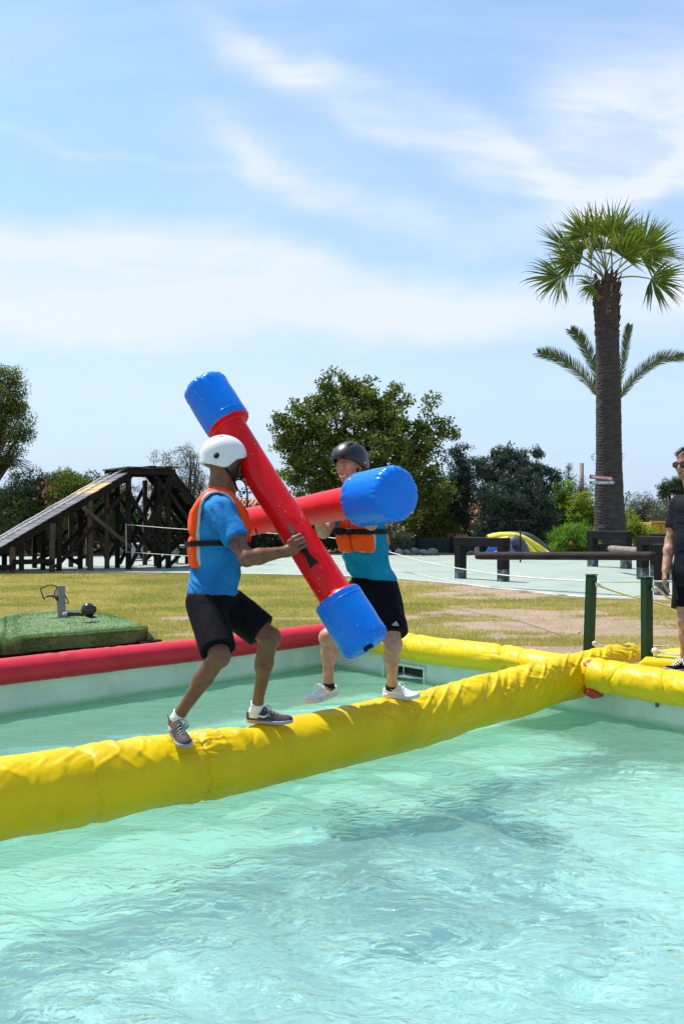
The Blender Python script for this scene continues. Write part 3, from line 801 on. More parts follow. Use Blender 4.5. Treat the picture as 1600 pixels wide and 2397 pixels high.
def knot(c, r, mat, seed, parent=None):
    m = MB()
    for k in range(4):
        a = random.uniform(0, 3.14); ax = np.array([math.cos(a), math.sin(a) * 0.6, 0.5 * (k - 1.5)]); ax /= np.linalg.norm(ax)
        q = np.cross(ax, [0, 0, 1.0]); q /= np.linalg.norm(q) + 1e-6; w = np.cross(ax, q)
        tt = np.linspace(0, 6.283, 14)
        m.tube([np.asarray(c) + r * (math.cos(u) * q + math.sin(u) * w) for u in tt], r * 0.42, 6, False)
    m.add(*blob(c, (r * 0.9,) * 3, None, 8, 6, 0.2, seed))
    return m.build('knot', mat, parent, True, fix=False)
def knotted(name, label, pts, r, mat, kc, kr, seed):
    t = thing(name, label, 'rope', kc)
    rope('line', pts, r, mat, None, 60, parent=t); knot(kc, kr, M_rope, seed, t); return t
knotted('guy_rope', 'yellowed rope knotted to the left green post and falling to the right', [P(1393, 1369, 8.72), P(1440, 1385, 8.7), P(1500, 1402, 8.6), P(1590, 1426, 8.5), P(1700, 1450, 8.4)], 0.009, M_yrope, P(1398, 1368, 8.70), 0.020, 1)
knotted('guy_rope', 'yellowed rope knotted high on the right green post, passing behind the man', [P(1524, 1378, 8.22), P(1545, 1384, 8.25), P(1572, 1404, 8.4), P(1680, 1440, 8.6)], 0.010, M_yrope, P(1531, 1379, 8.2), 0.021, 2)
knotted('tether_rope', 'white rope with a fat knot at the foot of the right green post', [P(1523, 1524, 8.2), P(1560, 1530, 8.1), P(1600, 1533, 8.0), P(1720, 1536, 7.9)], 0.010, M_rope, P(1532, 1525, 8.15), 0.024, 3)
knotted('tether_rope', 'white rope with a knot at the foot of the left green post', [P(1386, 1506, 8.7), P(1420, 1512, 8.9), P(1500, 1513, 9.2), P(1620, 1510, 9.6)], 0.008, M_rope, P(1391, 1506, 8.68), 0.018, 4)

# ------------------------------------------------------------------ black timber gates and log rails on the court
M_black = simple('black_stained_wood', (0.013, 0.012, 0.012), (0.007, 0.007, 0.007), rough=0.7, spec=0.18, scale=10, bump_s=0.35, bump_scale=40, sc_vec=(1, 1, 0.3))
M_boot = simple('worn_post_foot', (0.22, 0.25, 0.25), (0.035, 0.05, 0.05), rough=0.8, scale=9, a=0.48, b=0.62)
M_log = simple('dark_log', (0.045, 0.034, 0.030), (0.018, 0.014, 0.013), rough=0.8, spec=0.2, scale=6, bump_s=0.5, bump_scale=30, sc_vec=(0.3, 1, 1))
M_log2 = simple('grey_log', (0.26, 0.22, 0.19), (0.15, 0.125, 0.11), rough=0.85, scale=7, bump_s=0.5, bump_scale=30, sc_vec=(0.3, 1, 1))
def gate(xl, yl, xr, yr_, ytop, w, label, group='black timber obstacle frames on the court'):
    """posts whose feet show at (xl,yl) and (xr,yr_); crossbar top at ytop above the left post"""
    a = G(xl, yl, DECK + 0.012); b = G(xr, yr_, DECK + 0.012)
    H = (CAMZ - (ytop - 1198.5) / FPX * a[1]) - DECK
    t = thing('obstacle_frame', label, 'frame', (a + b) / 2, group)
    d = b - a; d[2] = 0; d /= np.linalg.norm(d)
    for q in (a, b):
        k = MB(); k.beam(q + [0, 0, 0.22], q + [0, 0, H - w - 0.002], w, w, up=d, bevel=0.008); k.build('post', M_black, t)
        k = MB(); k.beam(q, q + [0, 0, 0.219], w * 0.98, w * 0.98, up=d, bevel=0.006); k.build('post_foot', M_boot, t)
    k = MB(); k.beam(a - d * w * 0.6 + [0, 0, H - w / 2], b + d * w * 0.6 + [0, 0, H - w / 2], w, w, bevel=0.010); k.build('crossbar', M_black, t)
    return a, b, H
gate(1077, 1354, 1177, 1361, 1258, 0.165, 'black timber frame on the pale green court, standing apart on the left')
gate(1386, 1326, 1464, 1331, 1243, 0.185, 'black timber frame on the court directly in front of the palm trunk')
gate(1503, 1356, 1580, 1363, 1256, 0.17, 'black timber frame behind the two green posts, beside the man in black')
gate(1547, 1393, 1660, 1402, 1275, 0.165, 'nearest black timber frame, mostly behind the hand of the man in black')
gate(1532, 1349, 1610, 1354, 1250, 0.15, 'black timber frame half hidden behind the other frames at the right')
def log(a, b, r, mat, label):
    n = 30; p = np.linspace(a, b, n)
    m = MB(); rr = r * (1 + 0.05 * fbm(np.arange(n) * 0.4 + a[0], 0, 0, 2)); rr[0] *= 0.9; rr[-1] *= 0.9
    m.tube(p, rr, 14); return tag(m.build('log', mat, None, True, fix=False), label, 'log', 'log rails on the court')
log(P(1115, 1301, 16.6), P(1532, 1301.5, 14.4), 0.064, M_log, 'long dark log rail lying level across the black frames')
log(P(1427, 1284, 20.5), P(1500, 1290, 18.6), 0.065, M_log2, 'grey weathered log rail in front of the palm trunk')
log(P(1560, 1300, 15), P(1660, 1345, 12.5), 0.08, M_log2, 'pale log rail behind the hip of the man in black')

# ------------------------------------------------------------------ timber ramp
M_tar = simple('tarred_timber', (0.028, 0.021, 0.018), (0.012, 0.010, 0.009), rough=0.85, spec=0.15, scale=5, bump_s=0.5, bump_scale=30)
M_tarb = simple('brown_timber', (0.11, 0.070, 0.045), (0.045, 0.032, 0.024), rough=0.85, scale=5, bump_s=0.5, bump_scale=30)
M_felt = simple('grey_felt_boards', (0.11, 0.11, 0.12), (0.06, 0.06, 0.065), rough=0.75, scale=9, bump_s=0.4, bump_scale=60)
M_felt2 = simple('light_grey_boards', (0.16, 0.16, 0.17), (0.09, 0.09, 0.10), rough=0.75, scale=9, bump_s=0.4, bump_scale=60)
M_newply = simple('new_yellow_boards', (0.55, 0.36, 0.14), (0.42, 0.26, 0.09), rough=0.65, scale=9, bump_s=0.2)
NR = np.array([-4.58, 21.5, 2.48]); th = math.radians(30)
RA = np.array([-math.cos(th), -math.sin(th), 0]); RBV = np.array([-math.sin(th), math.cos(th), 0])
DROP = math.tan(math.radians(30.5)); RW = 1.6
ramp = thing('wooden_ramp', 'tall dark timber ramp with a plank slope, ropes and crossed braces', 'ramp', (NR[0], NR[1], DECK))
def rp(s, w, z=None):
    q = NR + RA * s + RBV * w
    q[2] = (NR[2] - DROP * s) if z is None else z
    return q
sl = (RA - np.array([0, 0, DROP])); sl /= np.linalg.norm(sl); up_n = np.cross(RBV, sl); up_n = -up_n if up_n[2] < 0 else up_n
L_sl = 3.5 / math.cos(math.radians(30.5)); nb = 26; bwid = L_sl / nb
for k in range(nb):
    m = MB(); c = NR + RBV * RW / 2 + sl * (k + 0.5) * bwid + up_n * (0.012 + random.uniform(-0.002, 0.003))
    tilt = 0.045
    x = sl * math.cos(tilt) + up_n * math.sin(tilt); z = np.cross(x, RBV); z = -z if z[2] < 0 else z
    m.box(c, (bwid * 1.02, RW + 0.12 + random.uniform(-0.03, 0.03), 0.022), (x, RBV, z), 0.003)
    mat = M_newply if 3 <= k <= 5 else (M_felt if random.random() < 0.6 else M_felt2)
    tag(m.build('plank', mat, ramp), 'new yellow plank' if 3 <= k <= 5 else None)
# stringers
for w in (0.04, RW / 2, RW - 0.04):
    m = MB(); m.beam(rp(0, w) - up_n * 0.08 * 1.0, rp(3.45, w) - up_n * 0.08, 0.07, 0.13, up=up_n); m.build('stringer', M_tar, ramp)
# top platform
PLn = 0.98
for k in range(7):
    m = MB(); c = NR - RA * (-0.10 + (k + 0.5) * (PLn + 0.22) / 7) + RBV * RW / 2
    c[2] = 2.585 + 0.02 * (k > 2) + random.uniform(-0.006, 0.006)
    m.box(c, ((PLn + 0.22) / 7 - 0.008, RW + 0.25 + random.uniform(-0.08, 0.08), 0.035), (RA, RBV, (0, 0, 1)), 0.004); m.build('plank', M_tar if k % 2 else M_felt, ramp)
for w in (-0.02, RW / 2, RW + 0.02):
    m = MB(); a = NR - RA * -0.06 + RBV * w; b = NR - RA * (PLn + 0.05) + RBV * w; a[2] = b[2] = 2.50; m.beam(a, b, 0.07, 0.13); m.build('joist', M_tar, ramp)
# far slope (steeper), seen from below
dd = -RA * math.cos(math.radians(50)) - np.array([0, 0, math.sin(math.radians(50))]); n2 = np.cross(RBV, dd); n2 = n2 if n2[2] > 0 else -n2
S0 = NR - RA * PLn + RBV * RW / 2; S0[2] = 2.55
for k in range(16):
    m = MB(); c = S0 + dd * (k + 0.5) * 0.165; m.box(c, (0.155, RW + random.uniform(0, 0.08), 0.022), (dd, RBV, n2), 0.003); m.build('plank', M_tarb if k % 3 else M_tar, ramp)
for w in (-0.74, 0.0, 0.74):
    m = MB(); m.beam(S0 + RBV * w - n2 * 0.08, S0 + RBV * w + dd * 2.6 - n2 * 0.08, 0.07, 0.12, up=n2); m.build('stringer', M_tar, ramp)
# posts and braces
def zr(s): return (2.44 - DROP * s) if s >= 0 else 2.44
def rpost(s, w, wd=0.115, mat=None, top=None):
    a = NR + RA * s + RBV * w; b = a.copy(); a[2] = DECK; b[2] = (zr(s) - 0.08) if top is None else top
    m = MB(); m.beam(a, b, wd * 0.88, wd * 0.88, up=RA, bevel=0.012); m.build('post', mat or (M_tar if random.random() < 0.7 else M_tarb), ramp)
for s in (2.45, 2.1, 1.65, 0.85, 0.02, -0.88):
    for w in (0.02, RW / 2, RW - 0.02):
        if s == 2.1 and w == 0.02: continue
        rpost(s, w, 0.12 if w < 0.1 else 0.11, M_tarb if (w > 1.0 and s < 1) else None)
rpost(0.35, 0.5, 0.10); rpost(0.45, RW, 0.12, M_tarb); rpost(-1.9, 0.05, 0.11, None, 1.45); rpost(-1.9, RW - 0.1, 0.11, None, 1.45); rpost(-0.7, 0.1, 0.11)
rpost(1.5, 0.03, 0.11)
def brace(s0, z0, s1, z1, w, wd=0.095, mat=None, w1=None):
    a = NR + RA * s0 + RBV * w; a[2] = z0; b = NR + RA * s1 + RBV * (w if w1 is None else w1); b[2] = z1
    m = MB(); m.beam(a, b, 0.045, wd * 0.82, up=RBV * 0.3 + np.array([0, 0, 1.0]), bevel=0.006); m.build('brace', mat or M_tar, ramp)
for w, o in ((-0.07, 0), (RW + 0.07, 0), (RW / 2 - 0.09, 1)):
    brace(1.6, DECK + 0.1, 0.05, 2.1, w + 0.012, 0.10, M_tar)
    brace(1.05, 1.72, 0.0, 0.85, w - 0.05, 0.10, M_tarb if not o else None)
    brace(0.02, 2.0, -0.88, DECK + 0.15, w, 0.10)
    brace(0.02, DECK + 0.1, -0.88, 2.2, w - 0.05, 0.10)
    brace(-0.88, 2.05, -1.9, DECK + 0.2, w, 0.10)
    brace(-0.88, DECK + 0.1, -1.9, 1.4, w - 0.05, 0.10)
brace(0.85, 1.6, 0.02, DECK + 0.1, 0.0, 0.09, None, RW); brace(1.65, 1.0, 0.85, DECK + 0.1, RW * 0.5)
brace(2.45, 0.60, 1.65, 0.60, -0.05, 0.12); brace(3.3, 0.5, 2.4, 0.5, -0.05, 0.12); brace(1.65, 0.5, 0.85, 0.95, RW, 0.1)
brace(0.85, DECK + 0.1, 0.02, DECK + 0.45, RW, 0.09); brace(-0.88, 2.2, -0.88, 1.2, 0.0, 0.09, None, RW); brace(0.02, 2.2, 0.02, 1.2, RW, 0.09, None, 0.0)
# climbing ropes: a plain one and a twisted double one
def on_slope(s, w, h=0.035):
    return NR + RBV * w + sl * s + up_n * h
m = MB(); m.tube([on_slope(s, 1.32, 0.04 + 0.008 * math.sin(s * 9)) for s in np.linspace(-0.03, 4.0, 60)], 0.014, 6); m.build('climbing_rope', M_rope, ramp, True, fix=False)
for ph in (0, math.pi):
    m = MB(); tt = np.linspace(-0.1, 3.05, 260)
    m.tube([on_slope(s, 0.62 + 0.030 * math.sin(s * 26 + ph) + 0.05 * s, 0.045 + 0.015 * math.cos(s * 26 + ph)) for s in tt], 0.013, 6); m.build('climbing_rope', M_rope, ramp, True, fix=False)
kn = on_slope(3.07, 0.78, 0.05); knot(kn, 0.035, M_rope, 9, ramp)

# grey bench and panel seen through and beside the ramp
M_pale = simple('pale_grey_paint', (0.42, 0.43, 0.44), (0.32, 0.33, 0.34), rough=0.7, scale=4)
b0 = P(322, 1284, 25.5)
m = MB(); m.box(b0 + [0, 0, -0.06], (0.42, 0.5, 0.40), None, 0.02); tag(m.build('crate', M_pale), 'low pale grey box standing behind the timber ramp', 'box')
m = MB(); a = P(421, 1279, 24.0); m.box(a + [0.15, 0, 0], (0.55, 0.4, 0.07), None, 0.01); 
bt = thing('bench', 'pale grey plank bench beyond the ramp, showing beside the man in the white helmet', 'bench', (a[0] + 0.15, a[1], DECK))
m.build('seat', M_pale, bt)
for q in (-0.08, 0.38):
    m = MB(); m.box((a[0] + q, a[1], (a[2] - 0.037 + DECK) / 2), (0.05, 0.3, a[2] - 0.037 - DECK), None, 0.004); m.build('leg', M_pale, bt)

# ------------------------------------------------------------------ turf mat, bollard with stirrup, mace
def m_turf():
    m, nt, bs, out = mat_new('artificial_turf')
    c = ramp2(nt, noise_node(nt, 5, 5, 0.6), (0.10, 0.18, 0.065), (0.20, 0.30, 0.12), 0.3, 0.7)
    f = ramp2(nt, noise_node(nt, 120, 3, 0.7), (0.55, 0.55, 0.55), (1.25, 1.25, 1.2), 0.3, 0.7)
    g = N_(nt, 'ShaderNodeMix', data_type='RGBA', blend_type='MULTIPLY'); g.inputs['Factor'].default_value = 1
    nt.links.new(c, g.inputs['A']); nt.links.new(f, g.inputs['B']); nt.links.new(g.outputs['Result'], bs.inputs['Base Color'])
    bs.inputs['Roughness'].default_value = 0.85; bump(nt, bs, noise_node(nt, 180, 3, 0.7), 0.8, 0.012)
    return m
M_turf = m_turf()
# the mat: high along the crest, its front flap folding down to the pool edge
crest = [G(-300, 1492, 0.56), G(0, 1508, 0.56), G(60, 1500, 0.57), G(160, 1492, 0.58), G(345, 1478, 0.585)]
crest_px = [(-420, 1530), (-40, 1500), (20, 1507), (60, 1495), (160, 1488), (250, 1480), (345, 1474)]
foot_px = [(-420, 1570), (-40, 1537), (20, 1533), (60, 1528), (160, 1518), (250, 1511), (364, 1500)]
back_px = [(-420, 1445), (-40, 1446), (20, 1440), (60, 1434), (140, 1428), (190, 1430), (240, 1440)]
nrow = []
cr = spline([P(x, y, 9.25 + 0.0 * x) for x, y in crest_px], 120)
def row(pxs, z): return spline([G(x, y, z) for x, y in pxs], 120)
cr = row(crest_px, 0.51); ft = row(foot_px, DECK + 0.02); bk_ = row(back_px, DECK + 0.05)
midr = cr * 0.55 + bk_ * 0.45; midr[:, 2] = 0.505
rows = [ft, cr * 0.25 + ft * 0.75, cr * 0.6 + ft * 0.4, cr * 0.93 + ft * 0.07 + [0, 0, 0.0], cr + [0, 0.03, 0.012], cr * 0.85 + midr * 0.15 + [0, 0, 0.018], midr, midr * 0.4 + bk_ * 0.6 + [0, 0, 0.01], bk_, bk_ + [0, 0.03, -0.08]]
rows[3][:, :2] = cr[:, :2] * 0.99 + ft[:, :2] * 0.01; rows[3][:, 2] = 0.495
rr = np.array(rows)
nr = 60
full = np.array([spline(rr[:, k], nr) for k in range(120)])     # 120 x nr x 3
xx = full[..., 0]; yy = full[..., 1]
full[..., 2] += 0.012 * fbm(xx * 2.2, yy * 2.2, 3.0, 3) + 0.004 * fbm(xx * 30, yy * 30, 8.0, 2)
full[..., 0] += 0.006 * fbm(xx * 25, full[..., 2] * 25, 4.0, 2)
V = full.reshape(-1, 3)
i, j = np.meshgrid(np.arange(119), np.arange(nr - 1), indexing='ij'); i = i.ravel(); j = j.ravel()
F = np.stack([i * nr + j, (i + 1) * nr + j, (i + 1) * nr + j + 1, i * nr + j + 1], 1)
mat_top = 0.535
tm = thing('turf_mat', 'thick green artificial turf mat folded over the bank at the left pool edge', 'mat', (-2.8, 9.6, DECK))
mesh_np('turf', V, F, M_turf, tm, True)
# closing side on the right
sV = np.vstack([full[-1], np.stack([full[-1][:, 0], full[-1][:, 1], np.full(nr, DECK - 0.02)], 1)])
sF = [[k, k + 1, nr + k + 1, nr + k] for k in range(nr - 1)]
mesh_np('side', sV, sF, M_turf, tm, False)
m = MB(); f0 = G(325, 1504, DECK + 0.03); f1 = G(372, 1498, DECK + 0.03); m.beam(f0, f1, 0.10, 0.02); m.build('backing', M_black, tm)
# pile standing off the mat along the crest and the top, as fine blades (uncountable)
nbld = 42000
k = RNG.integers(0, 119, nbld); j = (RNG.random(nbld) ** 0.9 * (nr - 12)).astype(int)
base = full[k, j] + (full[k + 1, j] - full[k, j]) * RNG.random((nbld, 1))+ (full[k, j + 1] - full[k, j]) * RNG.random((nbld, 1))
nrm = np.cross(full[k + 1, j] - full[k, j], full[k, j + 1] - full[k, j]); nrm /= np.linalg.norm(nrm, axis=1)[:, None] + 1e-9
nrm = np.where((nrm[:, 2] < 0)[:, None], -nrm, nrm)
dirb = nrm * 0.7 + np.array([0, 0, 0.5]) + RNG.normal(0, 0.35, (nbld, 3)); dirb /= np.linalg.norm(dirb, axis=1)[:, None]
sd_ = RNG.normal(0, 1, (nbld, 3)); sd_ /= np.linalg.norm(sd_, axis=1)[:, None]
ln = RNG.uniform(0.008, 0.018, nbld)[:, None]
tv = np.stack([base - sd_ * 0.0022, base + sd_ * 0.0022, base + dirb * ln], 1).reshape(-1, 3)
pile_m = foliage_mat('turf_pile', (0.07, 0.15, 0.05), (0.21, 0.33, 0.13), None, 0.15, 0.6)
tag(mesh_np('pile', tv, np.arange(nbld * 3).reshape(-1, 3), pile_m, tm, False, {'tint': np.repeat(RNG.random(nbld), 3)}), kind='stuff')

M_greyw = simple('grey_weathered_wood', (0.30, 0.29, 0.29), (0.19, 0.185, 0.19), rough=0.85, scale=9, bump_s=0.5, bump_scale=50, sc_vec=(1, 1, 0.25))
M_rust = simple('rusty_iron', (0.16, 0.085, 0.05), (0.08, 0.05, 0.035), rough=0.7, scale=20, metallic=0.4)
M_blackp = simple('glossy_black_rubber', (0.012, 0.013, 0.016), (0.02, 0.02, 0.024), rough=0.18, scale=6, spec=0.6)
d_b = 10.6
bol = thing('wooden_peg', 'grey square wooden peg with a bent iron stirrup, behind the turf mat', 'peg', P(145, 1430, d_b))
m = MB(); m.beam(np.array([P(145, 1430, d_b)[0], d_b, DECK]), P(143, 1370, d_b), 0.07, 0.07, up=(0.8, 0.6, 0), bevel=0.006); m.build('shaft', M_greyw, bol)
def off(px, py, d=d_b - 0.05): return P(px, py, d)
m = MB(); m.tube(spline([off(135, 1374), off(120, 1369), off(100, 1375), off(96, 1380), off(103, 1401), off(106, 1399)], 30), 0.007, 8); m.build('stirrup', M_rust, bol, True, fix=False)
m = MB(); m.tube(spline([off(152, 1392), off(159, 1406), off(160, 1411), off(153, 1412)], 16), 0.006, 8); m.build('hook', M_rust, bol, True, fix=False)
pv = [off(103, 1401), off(112, 1394), off(122, 1393), off(134, 1396), off(134, 1408), off(128, 1400), off(118, 1397)]
n = len(pv); V = pv + [q + np.array([0, 0.10, 0.02]) for q in pv]
F = [list(range(n)), list(range(2 * n - 1, n - 1, -1))] + [[i, (i + 1) % n, (i + 1) % n + n, i + n] for i in range(n)]
mesh_np('tread', V, F, M_rust, bol, False)
m = MB(); m.tube(spline([off(135, 1374, d_b - 0.03), off(128, 1388, d_b - 0.03), off(132, 1399, d_b - 0.03)], 12), 0.006, 8); m.build('hanger', M_rust, bol, True, fix=False)

mc = P(207, 1429, 9.95); zt = 0.56
mc[2] = CAMZ - (1428 - 1198.5) / FPX * mc[1]
mace = thing('mace', 'black ball with a stubby handle lying on the turf mat', 'toy', mc)
m = MB(); m.add(*blob(mc, (0.073, 0.073, 0.073), None, 32, 20)); m.build('ball', M_blackp, mace, True)
h0 = mc + np.array([-0.05, 0.0, -0.040]); h1 = P(154, 1438, 9.9)
hp = np.linspace(h0, h1, 12); hr = np.array([.030, .022, .020, .019, .019, .019, .020, .021, .023, .026, .028, .024])
m = MB(); m.tube(hp, hr, 14); m.build('handle', M_blackp, mace, True)
m = MB(); m.tube([P(156, 1437, 9.86), P(149, 1438, 9.84)], 0.020, 14); m.build('pommel_ring', M_pale, mace, True, fix=False)
m = MB(); m.tube(spline([mc + [0.060, 0, 0.045], mc + [0.078, -0.02, 0.03], mc + [0.080, -0.02, 0.0], mc + [0.072, -0.02, -0.02]], 14), 0.007, 8); m.build('lug', M_blackp, mace, True, fix=False)
m = MB(); m.add(*blob(mc + [0.045, -0.02, -0.068], (0.05, 0.04, 0.012), None, 14, 8)); m.build('foot_flap', M_blackp, mace, True)

# ------------------------------------------------------------------ background furniture
# inflatable heap
M_yinf = simple('yellow_inflatable', (0.80, 0.66, 0.05), (0.70, 0.55, 0.04), rough=0.5, scale=3, bump_s=0.4, bump_scale=9, bump_d=0.03)
M_kinf = simple('charcoal_inflatable', (0.085, 0.085, 0.09), (0.05, 0.05, 0.055), rough=0.5, scale=3, bump_s=0.4, bump_scale=9, bump_d=0.03)
M_binf = simple('blue_tarp', (0.03, 0.14, 0.62), (0.02, 0.09, 0.45), rough=0.4, scale=3, bump_s=0.5, bump_scale=8, bump_d=0.04)
M_winf = simple('white_tarp', (0.60, 0.70, 0.85), (0.45, 0.58, 0.80), rough=0.4, scale=3)
dI = 27.0
inf = thing('inflatable', 'slumped yellow and charcoal inflatable heap on the far edge of the court', 'inflatable', P(1210, 1298, dI))
def arc(pts, r, mat, name, d):
    p = spline([P(x, y, d) for x, y in pts], 40); p[:, 2] -= 0
    V, F = wrinkled_tube(p, r * 1.4, r, 40, 24, folds(d, amp=0.02, freq=3, patch=1.0))
    mesh_np(name, V, F, mat, inf, True)
arc([(1140, 1262), (1170, 1256), (1210, 1258), (1245, 1275), (1278, 1298)], 0.11, M_yinf, 'yellow_tube', dI)
arc([(1150, 1257), (1190, 1254), (1230, 1256), (1262, 1274), (1288, 1300)], 0.11, M_kinf, 'charcoal_tube', dI + 0.25)
arc([(1165, 1270), (1195, 1266), (1220, 1275), (1240, 1292), (1252, 1302)], 0.12, M_yinf, 'yellow_tube', dI - 0.15)
arc([(1192, 1272), (1207, 1268), (1220, 1284), (1225, 1304)], 0.17, M_kinf, 'charcoal_tube', dI - 0.35)
arc([(1145, 1270), (1200, 1268), (1240, 1282), (1270, 1300)], 0.14, M_kinf, 'charcoal_tube', dI + 0.6)
tp = thing('tarpaulin', 'crumpled blue and white tarpaulin beside the yellow inflatable', 'tarpaulin', P(1160, 1298, dI - 1))
def sheet(pts, mat, name, par, d, dep=0.5):
    V = []; 
    for (x, y) in pts: V.append(P(x, y, d))
    n = len(V); V += [q + np.array([0.05, dep, -0.03]) for q in V]
    F = [list(range(n)), list(range(2 * n - 1, n - 1, -1))] + [[i, (i + 1) % n, (i + 1) % n + n, i + n] for i in range(n)]
    o = mesh_np(name, V, F, mat, par, False); fix_normals(o)
sheet([(1134, 1296), (1146, 1277), (1166, 1275), (1168, 1284), (1150, 1293)], M_binf, 'blue_fold', tp, dI - 1.0)
sheet([(1150, 1293.5), (1168, 1284.5), (1172, 1294), (1150, 1297)], M_winf, 'white_fold', tp, dI - 1.05)
sheet([(1186, 1282), (1200, 1284), (1208, 1296), (1182, 1297)], M_binf, 'blue_fold', tp, dI - 1.0)

# yellow container
M_skip = simple('yellow_container_paint', (0.62, 0.36, 0.03), (0.50, 0.28, 0.03), rough=0.5, scale=4, bump_s=0.2)
cd = 33.0
c0 = P(1523, 1224, cd); c1 = P(1640, 1224, cd)
ct = thing('container', 'yellow ochre metal container behind the man in black', 'container', ((c0[0] + c1[0]) / 2, cd + 0.7, DECK))
m = MB(); m.box(((c0[0] + c1[0]) / 2, cd + 0.7, (DECK + c0[2]) / 2), (c1[0] - c0[0], 1.4, c0[2] - DECK), None, 0.02); m.build('body', M_skip, ct)
for k in range(6):
    m = MB(); m.box((c0[0] + 0.06 + k * (c1[0] - c0[0] - 0.12) / 5, cd - 0.025, (DECK + c0[2]) / 2 - 0.02), (0.09, 0.05, c0[2] - DECK - 0.08), None, 0.01); m.build('rib', M_skip, ct)
m = MB(); m.beam((c0[0] - 0.04, cd - 0.03, c0[2] + 0.03), (c1[0] + 0.04, cd - 0.03, c0[2] + 0.03), 0.10, 0.06); m.build('rim', M_skip, ct)

# utility pole
M_pole = simple('bleached_pole_wood', (0.34, 0.28, 0.23), (0.22, 0.18, 0.15), rough=0.9, scale=8, bump_s=0.4, sc_vec=(1, 1, 0.2))
up = P(1360, 1084, 44.0)
m = MB(); m.tube([(up[0], up[1], DECK - 0.1), (up[0], up[1], 2.2), tuple(up)], [0.115, 0.105, 0.095], 12); tag(m.build('utility_pole', M_pole, None, True, fix=False), 'bare grey wooden utility pole standing behind the bushes left of the palm', 'pole')
# thin dark poles among the trees on the right
for (x, y0, d, r, lb) in ((1328, 1140, 36, .035, 'thin dark pole leaning against the bright green bush, the taller of three'), (1311, 1150, 34, .04, 'thin dark pole at the left side of the bright green bush'), (1291, 1175, 33, .03, 'short thin dark pole beside the dark conifer')):
    t0 = P(x, y0, d); m = MB(); m.tube([(t0[0] - 0.02, t0[1], DECK - 0.1), tuple(t0)], r, 8); tag(m.build('thin_pole', M_tar, None, True, fix=False), lb, 'pole', 'thin poles in the bushes')
# lamp posts
lp = P(1217, 1220, 24.5)
t = thing('lamp_post', 'slim black garden lamp post in front of the yellow inflatable', 'lamp', (lp[0], lp[1], DECK))
m = MB(); m.tube([(lp[0], lp[1], DECK), (lp[0], lp[1], lp[2] - 0.03)], 0.018, 10); m.build('pole', M_black, t, True, fix=False)
m = MB(); m.box((lp[0], lp[1], lp[2]), (0.25, 0.10, 0.05), None, 0.012); m.build('lamp_head', M_black, t)
lp = P(574, 1135, 24.0)
t = thing('lamp_post', 'thin curved black lamp post between the white-helmeted man and the red shaft', 'lamp', (lp[0], lp[1], DECK))
m = MB(); m.tube(spline([np.array([P(579, 1200, 24)[0], 24, DECK]), P(579, 1185, 24), P(578, 1150, 24), P(574, 1133, 24), P(566, 1124, 24), P(556, 1122, 24)], 40), 0.022, 10); m.build('pole', M_black, t, True, fix=False)
m = MB(); m.box(P(549, 1122, 24), (0.2, 0.1, 0.05), None, 0.012); m.build('lamp_head', M_black, t)

# palm signs
# ------------------------------------------------------------------ rocks along the court edge
M_rock = simple('pale_limestone', (0.42, 0.38, 0.33), (0.22, 0.19, 0.16), rough=0.9, scale=5, bump_s=0.7, bump_scale=18, bump_d=0.05)
rock_words = ['flat', 'rounded', 'squat', 'pointed', 'blocky', 'long low']
rp_ = [(905, 1293, 22, 12), (934, 1292, 20, 13), (951, 1294, 20, 11), (970, 1293, 18, 14), (990, 1294, 22, 12), (1012, 1294, 25, 14),
       (1102, 1299, 18, 8), (1115, 1294, 14, 17), (250, 1291, 24, 15), (283, 1291, 16, 12), (222, 1294, 12, 9), (190, 1294, 20, 8), (172, 1295, 14, 8), (400, 1291, 18, 11), (412, 1293, 14, 9), (430, 1292, 16, 10), (330, 1294, 30, 9), (355, 1293, 20, 8),
       (135, 1294, 16, 8), (108, 1295, 20, 8), (80, 1294, 16, 8), (1330, 1300, 20, 8), (1350, 1300, 16, 7), (1300, 1299, 16, 7), (1275, 1300, 12, 7), (1470, 1301, 18, 7), (1490, 1301, 16, 7), (1450, 1300, 14, 7), (600, 1294, 20, 10), (640, 1294, 18, 10), (560, 1294, 20, 10), (740, 1294, 18, 10)]
no_ = {}; ordw = ['first', 'second', 'third', 'fourth', 'fifth', 'sixth', 'seventh', 'eighth', 'ninth', 'tenth', 'eleventh', 'twelfth', 'thirteenth', 'fourteenth']
rp_.sort()
for k, (x, y, w, h) in enumerate(rp_):
    d = 29.2 + (k % 3) * 0.12
    s = d / FPX; m = MB()
    c = P(x, y, d); zb = DECK
    m.add(*blob((c[0], c[1], DECK + h * s * 0.42), (w * s * 0.55, w * s * 0.5, h * s * 0.62), None, 10, 7, 0.55, k * 3.1))
    where = 'below the dark net fence' if 880 < x < 1100 else ('behind the ramp' if x < 445 else ('at the foot of the far hedge' if x < 800 else 'at the far right court edge'))
    no_[where] = no_.get(where, 0) + 1
    tag(m.build('rock', M_rock, None, False), f'{rock_words[k % 6]} pale rock {where}, {ordw[no_[where] - 1]} from the left', 'rock', 'limestone rocks bordering the court')

